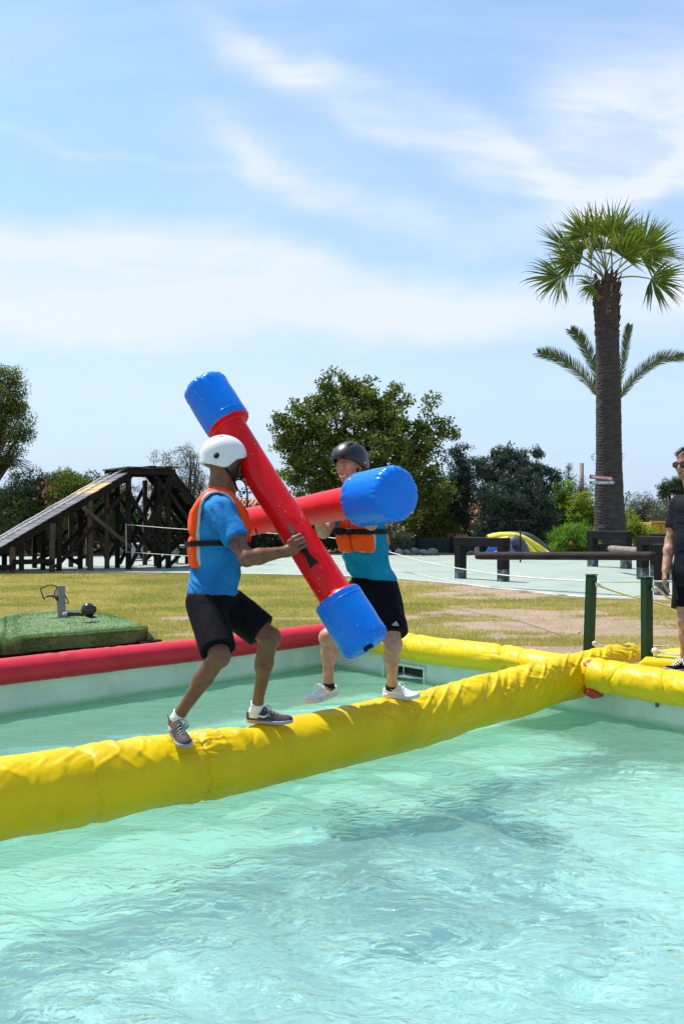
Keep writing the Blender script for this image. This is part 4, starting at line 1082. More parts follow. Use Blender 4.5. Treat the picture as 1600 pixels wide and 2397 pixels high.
# ------------------------------------------------------------------ dark net fence
M_net = simple('dark_green_shade_net', (0.018, 0.040, 0.034), (0.010, 0.022, 0.020), rough=0.9, scale=6, bump_s=0.5, bump_scale=200)
fn = thing('net_fence', 'low dark green shade net fence behind the rocks', 'fence', (2.5, 30.6, DECK))
for k in range(5):
    a = P(900 + k * 78, 1258, 30.6); b = P(900 + (k + 1) * 78 - 1, 1258, 30.6)
    m = MB(); m.box(((a[0] + b[0]) / 2, 30.6, (DECK + a[2]) / 2), (b[0] - a[0] - 0.01, 0.02, a[2] - DECK), None, 0.0); m.build('net_panel', M_net, fn)
    m = MB(); m.tube([(b[0], 30.55, DECK), (b[0], 30.55, a[2] + 0.05)], 0.02, 8); m.build('post', M_tar, fn)

# ------------------------------------------------------------------ houses seen through the trees
M_plaster = simple('pale_plaster', (0.55, 0.53, 0.50), (0.44, 0.42, 0.40), rough=0.9, scale=2, bump_s=0.2)
M_tile = simple('terracotta_tile', (0.46, 0.20, 0.10), (0.30, 0.13, 0.07), rough=0.85, scale=5, bump_s=0.3)
M_shut = simple('dark_window', (0.04, 0.045, 0.05), (0.03, 0.03, 0.035), rough=0.2, scale=2)
def house(x0, x1, yeave, yridge, d, label):
    a = P(x0, yeave, d); b = P(x1, yeave, d); ze = a[2]; zr_ = P(x0, yridge, d + 2.5)[2]
    h = thing('house', label, 'house', ((a[0] + b[0]) / 2, d + 3, DECK))
    m = MB(); m.box(((a[0] + b[0]) / 2, d + 3, (DECK + ze) / 2), (b[0] - a[0] - 0.5, 5.5, ze - DECK), None, 0.0); m.build('wall', M_plaster, h)
    # pitched roof with barrel tiles running down the front slope
    rf = MB()
    V = [(a[0], d, ze), (b[0], d, ze), (b[0], d + 3, zr_), (a[0], d + 3, zr_), (a[0], d + 6, ze), (b[0], d + 6, ze), (a[0], d, ze - .12), (b[0], d, ze - .12), (b[0], d + 6, ze - .12), (a[0], d + 6, ze - .12)]
    rf.add(V, [[0, 1, 2, 3], [3, 2, 5, 4], [6, 7, 8, 9], [0, 1, 7, 6], [4, 5, 8, 9], [0, 3, 4, 9, 6], [1, 2, 5, 8, 7]])
    roof = rf.build('roof', M_tile, h)
    n = int((b[0] - a[0]) / 0.24); tv = MB()
    for k in range(n):
        x = a[0] + 0.12 + k * 0.24
        tv.tube([(x, d - 0.03, ze + 0.02), (x, d + 1.5, (ze + zr_) / 2 + 0.02), (x, d + 3, zr_ + 0.02)], [0.085, 0.078, 0.078], 8)
    tag(tv.build('roof_tile', M_tile, roof, True, fix=False), kind='stuff')
    for k in range(2):
        x = a[0] + (b[0] - a[0]) * (0.3 + 0.4 * k)
        m = MB(); m.box((x, d + 0.24, (DECK + ze) / 2 + 0.1), (0.8, 0.06, 1.0), None, 0.0); m.build('window', M_shut, h)
house(1010, 1165, 1222, 1168, 41.0, 'low pale house with a terracotta tiled roof glimpsed through the conifers')
house(545, 650, 1188, 1170, 52.0, 'distant terracotta tiled roof between the two players, behind the trees')
# low plastered garden wall
g0 = P(1010, 1247, 34.0); g1 = P(1180, 1247, 34.0)
gw = thing('garden_wall', 'low pinkish plastered garden wall under the conifers', 'wall', ((g0[0] + g1[0]) / 2, 34, DECK))
m = MB(); m.box(((g0[0] + g1[0]) / 2, 34, (DECK + g0[2]) / 2), (g1[0] - g0[0], 0.2, g0[2] - DECK), None, 0.02); m.build('wall', simple('pinkish_plaster', (0.50, 0.40, 0.35), (0.40, 0.32, 0.28), rough=0.9, scale=2), gw)
m = MB(); m.box(((g0[0] + g1[0]) / 2, 34, g0[2] + 0.03), (g1[0] - g0[0] + 0.05, 0.28, 0.06), None, 0.01); m.build('coping', M_plaster, gw)

# ------------------------------------------------------------------ foliage
def leaves(centers, n_per, spread, size, wd, seed, up=0.35, tint_c=None, droop=0.0, elong=1.0):
    """diamond leaves around cluster centres; returns verts, tris, tint"""
    rg = np.random.default_rng(seed)
    nC = len(centers); n = nC * n_per
    c = np.repeat(centers, n_per, 0)
    sp = np.repeat(np.broadcast_to(spread, (nC,)), n_per)[:, None]
    off = rg.normal(0, 1, (n, 3)); off /= np.linalg.norm(off, axis=1)[:, None]; off *= rg.random((n, 1)) ** 0.5
    off[:, 2] *= 0.75
    p = c + off * sp
    ax = off * 0.9 + rg.normal(0, 0.55, (n, 3)) + np.array([0, 0, up - droop]); ax /= np.linalg.norm(ax, axis=1)[:, None]
    q = rg.normal(0, 1, (n, 3)); sdv = np.cross(ax, q); sdv /= np.linalg.norm(sdv, axis=1)[:, None]
    L = (size * rg.uniform(0.6, 1.25, n) * elong)[:, None]; W = (wd * rg.uniform(0.7, 1.2, n))[:, None]
    a = p - ax * L * 0.5; b = p + ax * L * 0.5; nn = np.cross(ax, sdv)
    m1 = p + sdv * W * 0.5 + nn * W * 0.12; m2 = p - sdv * W * 0.5 + nn * W * 0.12
    V = np.stack([a, m1, b, m2], 1).reshape(-1, 3)
    k = np.arange(n) * 4
    F = np.stack([np.stack([k, k + 1, k + 2], 1), np.stack([k, k + 2, k + 3], 1)], 1).reshape(-1, 3)
    tc = np.repeat(rg.random(nC) if tint_c is None else tint_c, n_per)
    t = np.clip(0.55 * tc + 0.45 * rg.random(n), 0, 0.84)
    warm = rg.random(n) < 0.02
    t = np.where(warm, 1.0, t)
    return V, F, np.repeat(t, 4)
def crown_centers(blobs, n, seed, hollow=0.55, rough=0.35, dz=0.8):
    """blobs: (px, py, d, rx_px, ry_px [, depth m])"""
    rg = np.random.default_rng(seed); out = []
    vol = np.array([b[3] * b[4] for b in blobs], float); vol /= vol.sum()
    cnt = rg.multinomial(n, vol)
    for b, m in zip(blobs, cnt):
        d = b[2]; c = P(b[0], b[1], d); rx = b[3] / FPX * d; rz = b[4] / FPX * d; ry = b[5] if len(b) > 5 else (rx + rz) / 2 * dz
        u = rg.normal(0, 1, (m, 3)); u /= np.linalg.norm(u, axis=1)[:, None]
        r = hollow + (1 - hollow) * rg.random(m) ** 0.6
        w = 1 + rough * 2.0 * fbm(u[:, 0] * 2.2 + seed, u[:, 1] * 2.2, u[:, 2] * 2.2 + b[0] * 0.01, 3)
        out.append(c + u * (r * w)[:, None] * np.array([rx, ry, rz]))
    return np.vstack(out)
M_bark = simple('grey_brown_bark', (0.16, 0.12, 0.09), (0.07, 0.055, 0.045), rough=0.95, scale=7, bump_s=0.8, bump_scale=25, bump_d=0.03, sc_vec=(1, 1, 0.25))
M_barkd = simple('dark_bark', (0.07, 0.055, 0.045), (0.035, 0.03, 0.026), rough=0.95, scale=7, bump_s=0.8, bump_scale=25, bump_d=0.03, sc_vec=(1, 1, 0.25))
def plant(name, label, cat, blobs, nC, n_per, spread, size, wd, mat, seed, base=None, trunk_r=0.1, n_limb=14, bark=None, group=None, hollow=0.5, rough=0.35, up=0.35, twigs=40, elong=1.0, extra=None, dz=0.8, droop=0.0):
    cen = crown_centers(blobs, nC, seed, hollow, rough, dz)
    cen = cen[cen[:, 2] > DECK + 0.03]
    if extra is not None: cen = np.vstack([cen, extra])
    rg = np.random.default_rng(seed + 77)
    bx_, by_ = (base if base is not None else (blobs[0][0], 1297)); d0 = blobs[0][2]
    b0 = np.array([P(bx_, by_, d0)[0], d0, DECK - 0.05])
    t = thing(name, label, cat, (b0[0], b0[1], DECK), group)
    # light clumps towards the sun side are not painted: only leaf-to-leaf variation
    V, F, ti = leaves(cen, n_per, spread, size, wd, seed, up, None, droop, elong)
    mesh_np('crown' if cat == 'tree' else 'foliage', V, F, mat, t, False, {'tint': ti})
    m = MB(); cm = cen.mean(0); fork = b0 + (cm - b0) * 0.35; fork[2] = min(fork[2], b0[2] + (cm[2] - b0[2]) * 0.6)
    m.tube(spline([b0, (b0 + fork) / 2 + rg.normal(0, trunk_r * 0.5, 3) * [1, 1, 0], fork], 10), np.linspace(trunk_r * 1.2, trunk_r * 0.8, 10), 9)
    idx = rg.choice(len(cen), min(n_limb, len(cen)), replace=False)
    for i_ in idx:
        q = cen[i_]; mid = fork * 0.45 + q * 0.55 + rg.normal(0, 0.12, 3) * np.linalg.norm(q - fork) * 0.4
        m.tube(spline([fork - [0, 0, trunk_r * 0.5], mid, q], 8), np.linspace(trunk_r * 0.5, 0.012, 8), 6)
        for k in range(int(twigs / n_limb)):
            q2 = cen[rg.integers(len(cen))]
            if np.linalg.norm(q2 - q) < 1.4: m.tube([q * 0.4 + mid * 0.6, (q + q2) / 2 + rg.normal(0, 0.05, 3), q2], [0.018, 0.012, 0.006], 5)
    m.build('trunk' if cat == 'tree' else 'stem', bark or M_bark, t, True, fix=False)
    return t
F_carob = foliage_mat('carob_leaf', (0.024, 0.045, 0.009), (0.15, 0.19, 0.026), (0.26, 0.20, 0.02), 0.32)
F_olive = foliage_mat('olive_leaf', (0.055, 0.075, 0.045), (0.15, 0.18, 0.115), None, 0.12)
F_pine = foliage_mat('blue_grey_needles', (0.020, 0.040, 0.028), (0.075, 0.115, 0.085), None, 0.08)
F_cyp = foliage_mat('dark_green_needles', (0.014, 0.035, 0.018), (0.045, 0.085, 0.035), None, 0.08)
F_bright = foliage_mat('bright_green_leaf', (0.055, 0.13, 0.012), (0.18, 0.32, 0.03), (0.34, 0.34, 0.03), 0.35)
F_lime = foliage_mat('yellow_green_leaf', (0.11, 0.17, 0.012), (0.28, 0.36, 0.03), (0.42, 0.36, 0.03), 0.35)
F_olean = foliage_mat('oleander_leaf', (0.030, 0.055, 0.016), (0.10, 0.15, 0.04), (0.20, 0.045, 0.03), 0.18)
F_hedge = foliage_mat('dark_hedge_leaf', (0.012, 0.024, 0.009), (0.045, 0.075, 0.022), None, 0.12)

# central carob tree
cb = [(800, 1010, 31, 105, 95), (742, 1055, 31, 78, 74), (700, 1010, 31, 45, 38), (800, 930, 31.3, 42, 38), (860, 950, 31, 55, 45), (900, 980, 31, 55, 60), (880, 1060, 30.5, 120, 110),
      (770, 905, 31, 18, 18), (850, 905, 31, 16, 20), (922, 918, 31, 16, 22), (668, 1040, 31, 28, 35), (660, 985, 31, 18, 14), (738, 1120, 31, 72, 62), (960, 1060, 31, 55, 60),
      (1005, 950, 31, 14, 20), (980, 1010, 31, 32, 26), (1030, 1005, 31, 26, 18), (1058, 1020, 31, 12, 14), (990, 1110, 31, 60, 60), (1000, 1170, 31, 50, 55), (850, 1160, 31.5, 120, 70), (760, 1200, 32, 60, 50),
      (735, 950, 31, 24, 24), (950, 940, 31, 14, 22), (688, 1090, 31, 26, 26), (830, 900, 31, 18, 16)]
rg = np.random.default_rng(2); ex = []
for (x0, y0, x1, y1) in ((960, 1060, 1012, 925), (990, 1050, 1065, 1005), (700, 1020, 648, 975), (710, 980, 690, 940), (760, 950, 768, 882), (850, 940, 862, 888), (900, 950, 925, 905), (690, 1070, 645, 1000), (980, 1000, 1040, 985), (700, 1130, 655, 1110), (820, 920, 800, 880)):
    for t_ in np.linspace(0, 1, 11): ex.append(P(x0 + (x1 - x0) * t_ + rg.normal(0, 5), y0 + (y1 - y0) * t_ + rg.normal(0, 4), 31 + rg.normal(0, 0.2)))
plant('carob_tree', 'broad bushy green tree behind the player in the black helmet', 'tree', cb, 1450, 30, 0.24, 0.125, 0.065, F_carob, 21, (830, 1297), 0.16, 40, group=None, hollow=0.35, rough=0.50, twigs=120, extra=np.array(ex))

# the tall tree cut by the left edge
lt = [(10, 930, 30, 55, 60), (-60, 960, 30, 80, 100), (30, 1000, 30, 48, 55), (-20, 1060, 30, 80, 40), (45, 960, 30, 22, 40), (30, 890, 30, 18, 22), (60, 1020, 30, 22, 22), (5, 875, 30, 18, 14), (-90, 900, 30, 60, 60), (20, 1085, 30, 22, 12), (72, 990, 30, 10, 12)]
plant('tall_tree', 'tall dark evergreen tree cut off by the left edge, bare twigs below', 'tree', lt, 1050, 36, 0.22, 0.075, 0.032, F_olive if False else F_carob, 31, (-60, 1297), 0.22, 34, group=None, hollow=0.35, rough=0.4, twigs=90)
tw = MB(); rg = np.random.default_rng(9)
for k in range(46):
    a = P(rg.uniform(-20, 40), rg.uniform(1062, 1085), 30 + rg.normal(0, 0.3)); b = P(rg.uniform(20, 92), rg.uniform(1078, 1112), 30 + rg.normal(0, 0.4))
    md = (a + b) / 2 + rg.normal(0, 0.05, 3); tw.tube(spline([a, md, b], 7), np.linspace(0.012, 0.004, 7), 4)
tall = [o for o in COL.objects if o.name == 'tall_tree'][0]
tw.build('bare_twigs', M_bark, tall, True, fix=False)

# oleander hedge on the left: separate bushes
ol = [(20, 1200, 60, 60), (70, 1170, 60, 55), (120, 1160, 55, 50), (165, 1150, 60, 45), (210, 1170, 60, 60), (255, 1190, 60, 60), (-50, 1200, 60, 60), (-130, 1190, 70, 70)]
ow = ['green oleander bush behind the foot of the ramp slope', 'oleander bush with reddish leaf tips, under the tall tree', 'oleander bush with scattered pink flowers behind the ramp', 'brightest green bush top showing above the ramp slope', 'dark bush behind the upper ramp slope', 'dark bush seen through the ramp posts', 'oleander bush at the far left edge', 'oleander bush beyond the left edge of the photo']
for k, (x, y, rx, ry) in enumerate(ol):
    d = 28.9 + (k % 3) * 0.5
    bl = [(x, y, d, rx, ry, 0.7), (x, y + 55, d, rx * 0.95, 60, 0.7), (x - 14, y - 22, d, rx * 0.5, ry * 0.55, 0.5), (x + 20, y - 15, d, rx * 0.4, ry * 0.5, 0.5)]
    o = plant('oleander_bush', ow[k], 'bush', bl, 330, 30, 0.20, 0.11, 0.030, F_carob if k == 3 else F_olean, 50 + k, None, 0.05, 10, group='oleander hedge behind the ramp', twigs=20, up=0.7)
# pink flowers
M_pink = simple('pink_petals', (0.60, 0.12, 0.16), (0.42, 0.07, 0.10), rough=0.6)
def flowers(parent, pts, r=0.035):
    m = MB()
    for q in pts:
        for k in range(5):
            a = k * 1.257; m.add(*blob(q + np.array([math.cos(a) * r * 0.8, -0.01, math.sin(a) * r * 0.8]), (r * 0.55, r * 0.3, r * 0.55), None, 6, 4))
    return m.build('flowers', M_pink, parent, True, fix=False)
rg = np.random.default_rng(4)
ob = [o for o in COL.objects if o.name.startswith('oleander_bush')]
flowers(ob[1], [P(rg.uniform(60, 110), rg.uniform(1120, 1180), 28.5) for k in range(9)]); flowers(ob[2], [P(rg.uniform(85, 175), rg.uniform(1130, 1180), 28.3) for k in range(14)], 0.03)

# olives behind the ramp's far end
plant('olive_tree', 'slender grey-green olive tree just left of the white helmet', 'tree', [(430, 1075, 33, 32, 35), (445, 1120, 33, 40, 45), (420, 1170, 33, 45, 50), (440, 1058, 33, 16, 22), (470, 1150, 33, 40, 60), (455, 1085, 33, 24, 30)], 260, 34, 0.18, 0.075, 0.018, F_olive, 71, (435, 1297), 0.09, 16, hollow=0.2)
plant('olive_tree', 'thin grey-green olive tree rising behind the ramp top', 'tree', [(375, 1075, 34, 26, 24), (395, 1090, 34, 22, 24), (370, 1130, 34, 42, 50), (340, 1170, 34, 30, 50), (400, 1180, 34, 40, 60), (360, 1235, 34, 60, 40)], 260, 32, 0.18, 0.075, 0.018, F_olive, 73, (370, 1297), 0.09, 16, hollow=0.2)
# dark hedge bushes closing the view between the players
hb = [(520, 1240, 'dark clipped bush behind the waist of the man in the white helmet'), (575, 1255, 'dark bush low behind the red shaft, left of the crossing'), (630, 1250, 'dark bush behind the gripping hand'), (690, 1235, 'dark bush behind the crossing of the two red shafts'), (745, 1230, 'dark bush beside the orange vest buckle'), (800, 1245, 'dark bush behind the orange vest'), (860, 1240, 'dark bush behind the teal shirt'), (465, 1245, 'dark bush behind the orange back panel'), (300, 1230, 'dark bush behind the tallest ramp posts'), (345, 1255, 'low dark bush behind the ramp'), (235, 1215, 'dark bush behind the middle ramp posts, lower left'), (275, 1180, 'dark bush behind the tallest ramp post'), (180, 1240, 'dark bush low behind the left ramp braces'), (395, 1225, 'dark bush behind the right end of the ramp'), (120, 1250, 'dark bush low behind the ramp foot'), (40, 1262, 'dark bush under the lowest planks of the ramp')]
for k, (x, y, lb) in enumerate(hb):
    d = 30.6 + (k % 3) * 0.4
    plant('hedge_bush', lb, 'bush', [(x, y, d, 42, 46, 0.6), (x + 8, y + 30, d, 44, 34, 0.6)], 190, 30, 0.2, 0.085, 0.05, F_hedge, 90 + k, None, 0.04, 8, group='dark bushes behind the court', twigs=10)
plant('olive_bush', 'round pale grey-green bush beside the teal shirt, above the rocks', 'bush', [(925, 1258, 29.8, 33, 38, 0.5), (945, 1268, 29.8, 26, 30, 0.5), (905, 1250, 29.8, 20, 30, 0.4)], 190, 40, 0.10, 0.06, 0.013, F_olive, 103, None, 0.04, 10, twigs=10, hollow=0.3, rough=0.3)
# trees under and right of the carob
plant('small_tree', 'thin tree with a bare leaning trunk in front of the tiled house', 'tree', [(1085, 1110, 33, 42, 60), (1060, 1150, 33, 40, 50), (1065, 1200, 33, 48, 42), (1040, 1225, 33, 45, 28), (1068, 1065, 33, 14, 26), (1095, 1165, 33, 26, 30)], 520, 34, 0.18, 0.09, 0.040, F_pine, 111, (1108, 1262), 0.08, 18, M_barkd, hollow=0.15, rough=0.5, twigs=50)
plant('small_tree', 'loose dark tree with yellowing leaves right of the blue club end', 'tree', [(1000, 1200, 32.5, 45, 45), (960, 1215, 32.5, 50, 36), (1030, 1240, 32.5, 60, 26), (1020, 1150, 32.5, 36, 40), (985, 1250, 32.5, 60, 20)], 420, 28, 0.2, 0.08, 0.045, F_carob, 113, (985, 1297), 0.07, 18, M_barkd, hollow=0.1, rough=0.5, twigs=50)
# the big blue-grey conifer: layered drooping tufts
rg = np.random.default_rng(12)
big = [(1200, 1090, 31, 48, 36), (1165, 1115, 31, 50, 40), (1235, 1130, 31, 55, 40), (1190, 1160, 30.5, 90, 50), (1150, 1175, 31, 42, 45), (1250, 1180, 31, 50, 46), (1200, 1220, 31, 95, 40), (1260, 1235, 31, 50, 35), (1130, 1100, 31, 22, 18), (1160, 1066, 31, 14, 16), (1185, 1058, 31, 12, 14), (1215, 1066, 31, 14, 16), (1255, 1060, 31, 12, 14), (1272, 1104, 31, 28, 14), (1296, 1118, 31, 16, 10), (1115, 1085, 31, 16, 10), (1160, 1250, 31, 80, 30)]
plant('conifer', 'big dense blue-grey conifer in the middle distance, right of the blue club end', 'tree', big, 2500, 34, 0.16, 0.085, 0.034, F_pine, 121, (1190, 1297), 0.2, 30, M_barkd, hollow=0.35, rough=0.55, twigs=60, up=0.9)
plant('cypress', 'small pointed dark conifer left of the wooden utility pole', 'tree', [(1331, 1100, 38, 8, 16), (1331, 1118, 38, 14, 16), (1332, 1140, 38, 24, 22), (1335, 1165, 38, 36, 30), (1365, 1150, 38, 26, 24), (1372, 1172, 38, 20, 26), (1310, 1180, 38, 26, 40), (1345, 1210, 38, 45, 50)], 420, 26, 0.15, 0.07, 0.022, F_cyp, 131, (1332, 1297), 0.1, 16, M_barkd, hollow=0.2, rough=0.5, up=0.5)
# bushes at the palm
gb = [('leafy_bush', 'tall bright green broad-leaved bush left of the palm trunk', [(1312, 1160, 33, 30, 40), (1305, 1205, 33, 38, 50), (1330, 1240, 33, 40, 40), (1295, 1235, 33, 26, 45)], F_bright, 0.11, 0.07, 240, 26, 0.0),
      ('leafy_bush', 'yellow-green bush touching the left side of the palm trunk', [(1365, 1180, 31.5, 32, 34), (1375, 1215, 31.5, 32, 36), (1350, 1205, 31.5, 28, 30), (1372, 1248, 31.5, 32, 30)], F_lime, 0.09, 0.045, 240, 26, 0.0),
      ('oleander_bush', 'bright green spiky-leaved bush in front of the palm, left of its base', [(1345, 1258, 29.3, 46, 32, 0.7), (1320, 1270, 29.3, 32, 28, 0.6), (1370, 1272, 29.3, 26, 26, 0.6)], F_bright, 0.17, 0.026, 330, 30, 0.6),
      ('leafy_bush', 'yellow-green feathery bush right of the palm trunk', [(1490, 1248, 31, 34, 28), (1510, 1262, 31, 34, 32), (1472, 1230, 31, 14, 34), (1500, 1285, 31, 40, 22)], F_lime, 0.07, 0.03, 260, 30, 0.2),
      ('leafy_bush', 'bright green low bush under the arm of the man in black', [(1560, 1300, 30, 45, 26), (1600, 1290, 30, 45, 26), (1650, 1290, 30, 45, 30)], F_lime, 0.08, 0.035, 200, 26, 0.2)]
for k, (nm, lb, bl, mt, s1, s2, nC, npr, upv) in enumerate(gb):
    o = plant(nm, lb, 'bush', bl, nC, npr, 0.17, s1, s2, mt, 140 + k, None, 0.05, 12, twigs=12, up=0.35 + upv, hollow=0.3)
    if k == 2: flowers(o, [P(1335, 1271, 28.6)], 0.045)
plant('olive_tree', 'rounded grey olive tree right of the palm trunk', 'tree', [(1495, 1185, 42, 40, 30), (1480, 1215, 42, 30, 36), (1520, 1200, 42, 34, 36)], 420, 32, 0.2, 0.08, 0.022, F_olive, 151, (1495, 1290), 0.15, 16, hollow=0.35)
plant('olive_tree', 'grey olive tree half behind the man in black', 'tree', [(1550, 1195, 41, 34, 30), (1575, 1215, 41, 40, 40), (1540, 1225, 41, 40, 36), (1640, 1210, 41, 60, 45)], 420, 32, 0.2, 0.08, 0.022, F_olive, 152, (1560, 1290), 0.15, 16, hollow=0.35)
plant('stone_pine', 'distant umbrella-shaped pine behind the shoulder of the man in black', 'tree', [(1580, 1138, 60, 40, 18), (1555, 1150, 60, 20, 16), (1605, 1145, 60, 40, 22), (1595, 1128, 60, 22, 10)], 520, 26, 0.22, 0.12, 0.04, F_cyp, 153, (1580, 1220), 0.25, 16, M_barkd, hollow=0.3, up=0.8)
# far belt of trees that closes the horizon outside and behind
for k, (x, d, r) in enumerate([(-700, 40, 150), (-420, 38, 140), (-230, 36, 120), (1760, 44, 120), (1950, 42, 140), (2250, 42, 150), (560, 48, 90), (700, 50, 90), (1240, 50, 80), (1440, 60, 60), (1520, 62, 60)]):
    sides = 'left' if x < 0 else ('right' if x > 1600 else 'centre')
    lb = ['dark evergreen tree far beyond the left edge', 'dark evergreen tree beyond the left edge, middle one', 'dark evergreen tree just outside the left edge', 'dark evergreen tree just outside the right edge', 'dark evergreen tree beyond the right edge, middle one', 'dark evergreen tree far beyond the right edge', 'distant dark tree behind the torso of the man in the white helmet', 'distant dark tree behind the crossing of the two clubs', 'distant dark tree behind the big blue-grey conifer', 'distant dark tree directly behind the palm trunk', 'distant dark tree behind the grey olives and yellow container'][k]
    yy = 1200 if sides != 'centre' else 1230
    plant('evergreen_tree', lb, 'tree', [(x, yy, d, r, 60, 1.6), (x + r * .4, yy + 40, d, r * .9, 60, 1.6), (x - r * .4, yy + 40, d, r * .8, 60, 1.6)], 260, 30, 0.42, 0.20, 0.10, F_hedge, 170 + k, None, 0.18, 12, group='far trees around the park', hollow=0.3)

# ------------------------------------------------------------------ the fan palm
M_ptrunk_m, nt, bs, out = mat_new('palm_trunk')
c = ramp2(nt, noise_node(nt, 3.2, 6, 0.7, sc_vec=(1, 1, 5)), (0.028, 0.023, 0.020), (0.085, 0.070, 0.060), 0.35, 0.68)
nt.links.new(c, bs.inputs['Base Color']); bs.inputs['Roughness'].default_value = 0.95
bump(nt, bs, noise_node(nt, 12, 6, 0.7, sc_vec=(1, 1, 4)), 0.7, 0.04)
M_boots = simple('palm_leaf_bases', (0.085, 0.042, 0.030), (0.03, 0.017, 0.014), rough=0.9, scale=9, bump_s=0.5)
M_boots2 = simple('pale_leaf_bases', (0.17, 0.12, 0.075), (0.08, 0.05, 0.035), rough=0.9, scale=9, bump_s=0.5)
DPALM = 29.6
prof = [(1250, 1386, 1466), (1225, 1390, 1463), (1180, 1391, 1459), (1130, 1392, 1456), (1080, 1394, 1454), (1020, 1394, 1453), (950, 1394, 1452), (880, 1394, 1451), (820, 1393, 1448), (760, 1392, 1447), (720, 1390, 1447), (690, 1388, 1449), (668, 1392, 1444)]
pts_ = [np.array([P(1426, 1300, DPALM)[0], DPALM, DECK - 0.1])]; rs = [0.55]
for (y, a, b) in prof:
    q = P((a + b) / 2, y, DPALM); pts_.append(q); rs.append((b - a) / 2 / FPX * DPALM)
pts_ = np.array(pts_); rs = np.array(rs)
hh = np.concatenate([[0], np.cumsum(np.linalg.norm(np.diff(pts_, axis=0), axis=1))])
hs = np.linspace(0, hh[-1], 620); cp = np.stack([np.interp(hs, hh, pts_[:, k]) for k in range(3)], 1); rr_ = np.interp(hs, hh, rs)
nvp = 64; a_ = np.linspace(0, 2 * math.pi, nvp, endpoint=False); HS, AA = np.meshgrid(hs, a_, indexing='ij')
saw = ((HS * 11 + 0.6 * fbm(AA * 1.3, HS * 0.4, 1.0, 2)) % 1.0)
RR = rr_[:, None] * 0.975 + 0.013 * saw + 0.014 * fbm(np.cos(AA) * 5, np.sin(AA) * 5, HS * 9, 3)
V = cp[:, None, :] + np.stack([RR * np.cos(AA), RR * np.sin(AA), 0 * RR], -1)
i, j = np.meshgrid(np.arange(619), np.arange(nvp), indexing='ij'); i = i.ravel(); j = j.ravel(); j2 = (j + 1) % nvp
F = np.stack([i * nvp + j, i * nvp + j2, (i + 1) * nvp + j2, (i + 1) * nvp + j], 1)
palm = thing('fan_palm', 'tall fan palm with a thick dark ringed trunk and a full green crown', 'palm', (pts_[0][0], DPALM, DECK))
trunk_o = mesh_np('trunk', V.reshape(-1, 3), F, M_ptrunk_m, palm, True)
# leaf bases (boots) on the upper trunk, and ragged fibres
rg = np.random.default_rng(6)
zt0 = P(0, 668, DPALM)[2]
nboot = 150
boot_me = {}
for k in range(nboot):
    f = k / nboot; y = 664 + (f ** 1.5) * 125 + rg.uniform(-4, 4); a = k * 2.39996 + rg.normal(0, 0.35)
    c = np.array([np.interp(y, [668, 850], [cp[-1][0], np.interp(850, [668, 850], [0, 0]) + P(1421, 850, DPALM)[0]]), DPALM, P(0, y, DPALM)[2]])
    r = np.interp(P(0, y, DPALM)[2], cp[:, 2], rr_)
    o_d = np.array([math.cos(a), math.sin(a), 0]); s_d = np.array([-math.sin(a), math.cos(a), 0])
    L = rg.uniform(0.10, 0.36) * (1 - 0.6 * f); w = rg.uniform(0.03, 0.09)
    out_t = 0.02 + rg.uniform(0.0, 0.13) * (1 - f * 0.8)
    b = c + o_d * (r - 0.02)
    top = b + np.array([0, 0, L]) + o_d * out_t
    V = [b - s_d * w, b + s_d * w, b + s_d * w * 0.8 + o_d * 0.03, b - s_d * w * 0.8 + o_d * 0.03, top - s_d * w * 0.5, top + s_d * w * 0.5, top + s_d * w * 0.35 + o_d * 0.02, top - s_d * w * 0.35 + o_d * 0.02]
    Fq = [[0, 1, 2, 3], [4, 7, 6, 5], [0, 4, 5, 1], [1, 5, 6, 2], [2, 6, 7, 3], [3, 7, 4, 0]]
    mesh_np('leaf_base', V, Fq, M_boots if rg.random() < 0.8 else M_boots2, palm, False)
F_palm = foliage_mat('palm_frond', (0.035, 0.065, 0.010), (0.15, 0.20, 0.020), (0.30, 0.28, 0.04), 0.42, 0.38)
F_palm2 = foliage_mat('feather_frond', (0.020, 0.040, 0.010), (0.08, 0.12, 0.022), None, 0.2, 0.38)
M_petiole = simple('palm_petiole', (0.22, 0.26, 0.08), (0.14, 0.17, 0.05), rough=0.5, scale=8)
M_dry = foliage_mat('dry_frond_tip', (0.30, 0.26, 0.17), (0.55, 0.52, 0.40), None, 0.2)
top_c = P(1420, 660, DPALM)
